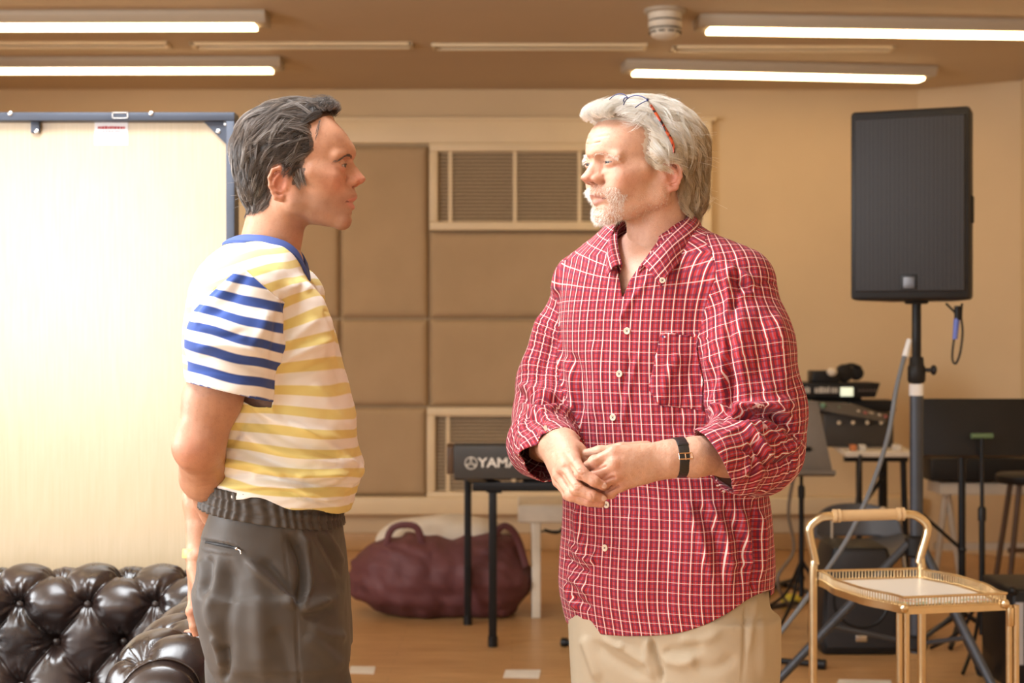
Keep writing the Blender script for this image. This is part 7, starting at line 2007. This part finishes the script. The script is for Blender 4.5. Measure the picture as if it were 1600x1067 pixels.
t.l(t.ramp(nz.outputs['Fac'], [(0.3, (0.42, 0.35, 0.25)), (0.7, (0.48, 0.405, 0.30))]), t.b.inputs['Base Color'])
mp = t.n('ShaderNodeMapping'); mp.inputs['Scale'].default_value = (1, 1, 0.1); t.l(tc.outputs['Object'], mp.inputs['Vector']); n2 = t.n('ShaderNodeTexNoise', Scale=500.0, Detail=2.0); t.l(mp.outputs[0], n2.inputs['Vector']); t.bump(n2.outputs['Fac'], 0.15, 0.0008)
trB = cloth_obj('trousers', Vc, Qc, {}, m, personB)

# ---- arms and hands
d5 = lambda L: [tuple(P(845+a/7.62, 660+b/7.62, Y)) for a, b, Y in L]
Rk = d5([(385, 440, 2.548), (290, 535, 2.553), (225, 625, 2.566), (215, 700, 2.59)])
Rf = [d5([(385, 440, 2.548), (480, 600, 2.512), (630, 695, 2.506), (725, 750, 2.512)]),
      d5([(290, 535, 2.553), (425, 785, 2.516), (610, 870, 2.510), (720, 905, 2.516)]),
      d5([(225, 625, 2.566), (370, 865, 2.530), (560, 935, 2.524), (715, 962, 2.528)]),
      d5([(215, 700, 2.59), (330, 860, 2.555), (480, 925, 2.545), (600, 950, 2.545)])]
Rt = d5([(330, 300, 2.60), (440, 330, 2.59), (540, 420, 2.585), (620, 520, 2.58)])
Lk = d5([(870, 360, 2.528), (870, 490, 2.520), (890, 620, 2.522), (950, 745, 2.532)])
Lf = [d5([(870, 360, 2.528), (640, 470, 2.530), (500, 560, 2.548), (430, 610, 2.562)]),
      d5([(870, 490, 2.520), (680, 610, 2.526), (520, 690, 2.548), (440, 730, 2.562)]),
      d5([(890, 620, 2.522), (740, 730, 2.528), (600, 790, 2.548), (500, 820, 2.562)]),
      d5([(950, 745, 2.532), (830, 835, 2.536), (700, 880, 2.550), (600, 900, 2.562)])]
Lt = d5([(1250, 330, 2.585), (960, 325, 2.572), (700, 350, 2.574), (540, 375, 2.580)])
def f_handsB(p):
    fa = chain(p, pxc([(1186, 702, 2.66), (1140, 708, 2.595), (1085, 714, 2.556), (1050, 716, 2.548)]), [0.040, 0.037, 0.030, 0.0265], 0.02)
    dl = hand_sdf(p, [tuple(P(1048, 706, 2.550)), tuple(P(1046, 728, 2.550))], Lk, [0.0102, 0.0104, 0.0100, 0.0092], Lf, Lt, 0.0105, wr=0.030, k=0.013)
    dl = su(dl, fa, 0.016)
    ra = chain(p, pxc([(858, 652, 2.87), (852, 684, 2.76), (868, 694, 2.66), (874, 697, 2.63)]), [0.045, 0.040, 0.031, 0.0275], 0.02)
    dr = hand_sdf(p, [tuple(P(884, 692, 2.615)), tuple(P(866, 704, 2.620))], Rk, [0.0108, 0.0108, 0.0102, 0.0092], Rf, Rt, 0.0110, wr=0.036, k=0.014)
    dr = su(dr, ra, 0.02)
    return np.minimum(dl, dr).astype(np.float32)
V, Q = sdf_mesh(f_handsB, (0.03, 2.46, 1.03), (0.50, 2.93, 1.24), 0.0014, 1.6)
V = relax(V, Q, 1, 0.3); N = normals_of(V, Q)
V = fold(V, N, [(d5_, w, a) for d5_, w, a in [([(845+a/7.62, 660+b/7.62) for a, b in L], w, a) for L, w, a in (
    ([(440, 570), (470, 560), (510, 580)], 1.2, -0.9), ([(440, 620), (480, 630), (520, 610)], 1.2, -0.8), ([(395, 740), (430, 735), (480, 745)], 1.2, -0.9), ([(395, 800), (430, 815), (470, 810)], 1.2, -0.8),
    ([(600, 660), (640, 680), (650, 720)], 1.0, -0.6), ([(590, 850), (620, 870), (615, 910)], 1.0, -0.6),
    ([(330, 470), (420, 600), (520, 700)], 3.0, -1.6), ([(240, 580), (320, 720), (400, 810)], 3.0, -1.6), ([(250, 330), (330, 400), (400, 470)], 5, 1.0), ([(180, 330), (230, 440), (280, 540)], 5, 0.9), ([(120, 350), (170, 480), (215, 620)], 4, 0.8),
    ([(580, 575), (700, 540), (790, 515)], 2.2, -2.4), ([(740, 690), (830, 665), (900, 660)], 2.2, -2.4), ([(760, 830), (860, 780), (950, 760)], 2.2, -2.4), ([(540, 500), (680, 420), (820, 350)], 3, 0.6))]])
V += N*(0.00035*noise3(V*45, 90, 3))[:, None]
skinB = (0.56, 0.33, 0.23); redB = (0.64, 0.25, 0.18)
jt = [(q, 0.012) for fl in Rf+Lf for q in fl[1:]]+[(q, 0.014) for q in Rk+Lk]
cH = hand_colours(V, skinB, jt, redB)
def f_coreB(p):
    d = np.maximum(tB.f(p, -0.016), zpx(900)-p[:, 2]); d = su(d, pB.f(p, -0.022), 0.03)
    for l_ in (lL, lR): d = su(d, legB(p, [q[0] for q in l_], [q[1] for q in l_])+0.013, 0.03)
    d = su(d, rc(p, neckB0+np.array([0, 0, -0.02]), neckB0+np.array([0, 0, 0.03]), 0.056, 0.052), 0.03)
    for c_, r_ in ((LS, 0.034), (RS, 0.032)): d = su(d, chain(p, c_, [0.066-r_, 0.078-r_, 0.07-r_, 0.064-r_], 0.02), 0.03)
    return np.maximum(d, 0.07-p[:, 2])
V2, Q2 = sdf_mesh(f_coreB, (-0.02, 2.45, 0.04), (0.58, 3.08, 1.56), 0.007, 1.8)
bodyB = merge([headB, (V, Q, cH), (V2, Q2, np.tile(np.array((0.66, 0.40, 0.30)), (len(V2), 1)))])
M_skinB = skin_mat('skin_fair', freckle=0.14, bump=0.5)
link_mesh('body', np_mesh('body', bodyB[0], bodyB[1], attrs={'col': bodyB[2]}), M_skinB, personB)
bvH = BVHTree.FromPolygons([tuple(v) for v in V], [tuple(q) for q in Q])
M_nail = mat('fingernail', (0.70, 0.44, 0.36), 0.25)
for i in (0, 1):
    a, b_ = Vector(Rf[i][2]), Vector(Rf[i][3]); dd = (b_-a).normalized()
    q = b_+dd*0.001; nrm = Vector((-0.1, -0.9, 0.35)); nrm = (nrm-dd*nrm.dot(dd)).normalized(); sd = dd.cross(nrm)
    R_ = Matrix((dd, sd, nrm)).transposed()
    MB().ball(q+nrm*0.0060, (0.0062, 0.0050, 0.0026), 16, R_).build('fingernail', M_nail, personB)
eye_objects(personB, MB_, gB, (0.10, 0.12, 0.13), lash=(0.16, 0.09, 0.06)); hair_B(personB)
for l_ in (lL, lR):
    c0 = np.array(l_[4]); h_ = c0-FB*0.03; t_ = c0+FB*0.16
    def f_shoe(p):
        d = rc(p, (h_[0], h_[1], 0.05), (t_[0], t_[1], 0.034), 0.046, 0.038); d = su(d, rc(p, (h_[0], h_[1], 0.08), (h_[0], h_[1], 0.09), 0.042, 0.042), 0.03)
        return np.maximum(np.maximum(d, 0.001-p[:, 2]), p[:, 2]-0.10)
    V, Q = sdf_mesh(f_shoe, (c0[0]-0.25, c0[1]-0.25, -0.01), (c0[0]+0.25, c0[1]+0.25, 0.14), 0.005)
    link_mesh('shoe', np_mesh('shoe', V, Q), mat('shoe_brown', (0.09, 0.05, 0.03), 0.4), personB)

# ---- wristwatch
wc = P(1061, 714.5, 2.553); ax = Vector(P(1085, 714, 2.556))-Vector(P(1050, 716, 2.548)); ax.normalize()
ww = empty('wristwatch', wc, 'wristwatch with black leather strap and gold buckle on the clasped wrist', 'watch')
b = MB(); b.lathe(wc-ax*0.009, ax, [(0.0310, 0), (0.0332, 0.0005), (0.0338, 0.003), (0.0344, 0.015), (0.0340, 0.0175), (0.0318, 0.018)], 48); b.build('strap', mat('black_leather', (0.016, 0.014, 0.014), 0.38, bump=0.3, bscale=300), ww)
s1, s2 = frame_of(ax); out = Vector((0.05, -0.95, 0.30)); out = (out-ax*out.dot(ax)).normalized(); tg = ax.cross(out)
c0 = wc+out*0.0325+tg*0.0
if tg.z > 0: tg = -tg
c0 = wc+(out+tg*0.18).normalized()*0.0348
b = MB(); hw, hh = 0.0112, 0.0048
cs = [c0+ax*hw+tg*hh, c0+ax*hw-tg*hh, c0-ax*hw-tg*hh, c0-ax*hw+tg*hh]
b.tube(cs+[cs[0], cs[1]], 0.0013, 8); b.rod(c0-tg*hh, c0+tg*(hh+0.002), 0.0009, 8); b.build('buckle', mat('rose_gold', (0.85, 0.62, 0.45), 0.2, metal=1.0), ww)
b = MB(); c1 = wc+(out-tg*0.5).normalized()*0.0332; b.box(c1, (0.019, 0.0035, 0.006), rot=Matrix((ax, (out-tg*0.5).normalized(), ax.cross((out-tg*0.5).normalized()))).transposed(), bev=0.001); b.build('keeper_loop', mat('black_leather', (0.016, 0.014, 0.014), 0.38), ww)
b = MB(); b.lathe(wc-out*0.0325, -out, [(0.017, 0), (0.018, 0.002), (0.018, 0.006), (0.016, 0.0075)], 32); b.build('watch_case', M_steel, ww)

# ---- glasses pushed up on the white hair
d2_ = lambda L: [(880+a/3.95, 130+b/3.95) for a, b in L]
hd_ = [o for o in personB.children if o.name.startswith('hair')][0]
me = hd_.data; off = origin_of(hd_)
bvC = BVHTree.FromPolygons([v.co+off for v in me.vertices], [tuple(p_.vertices) for p_ in me.polygons])
def onhair(q, off_=0.012, dY=2.70):
    h = hit(bvC, *q, off_)
    return h if h is not None else P(q[0], q[1], dY)
gl = empty('glasses', onhair(d2_([(520, 105)])[0]), 'tortoiseshell glasses pushed up on top of the white hair', 'glasses')
M_navy = mat('navy_metal', (0.012, 0.016, 0.08), 0.3, metal=0.4)
m, t = newmat('tortoiseshell', (0.3, 0.05, 0.02), 0.2, spec=0.6)
tc = t.n('ShaderNodeTexCoord'); nz = t.n('ShaderNodeTexNoise', Scale=110.0, Detail=2.0); t.l(tc.outputs['Object'], nz.inputs['Vector'])
t.l(t.ramp(nz.outputs['Fac'], [(0.42, (0.025, 0.01, 0.012)), (0.52, (0.42, 0.05, 0.02)), (0.7, (0.55, 0.10, 0.03))]), t.b.inputs['Base Color']); M_tort = m
tp = [onhair(q, 0.015) for q in d2_([(520, 105), (560, 168), (600, 232), (640, 300), (668, 350), (682, 395), (684, 430)])]
b = MB(); b.tube(spline(tp, 6), [0.0030]*30+[0.0024]*(len(spline(tp, 6))-30), 10, flat=0.6, up=(0.2, -0.8, 0.3)); b.build('temple_arm', M_tort, gl)
hinge = tp[0]
l1 = d2_([(372, 135), (385, 108), (410, 86), (445, 76), (480, 80), (505, 92), (520, 106), (505, 112), (475, 128), (445, 150)])
l2 = d2_([(285, 102), (305, 82), (335, 68), (365, 66), (388, 78), (398, 90)])
Yh = hinge.y
Yh = min([onhair(q, 0.0).y-(1011-q[0])*0.0009-0.012 for q in l1+l2]+[Yh])-0.010
p1 = [P(q[0], q[1], Yh+0.012+(1011-q[0])*0.0009) for q in l1]; p2 = [P(q[0], q[1], Yh+0.012+(1011-q[0])*0.0009) for q in l2]
for pts in (p1, p2):
    b = MB(); b.tube(spline(pts, 6), 0.0009, 8); b.build('rim', M_navy, gl)
b = MB(); b.tube(spline([p1[0]+Vector((0, 0, 0.006)), P(*d2_([(378, 92)])[0], p1[0].y), p2[-1]], 4), 0.001, 8); b.build('bridge', M_navy, gl)
b = MB(); b.tube([p1[6], hinge], 0.0018, 8); b.ball(hinge, 0.0032, 10); b.build('hinge', M_navy, gl)
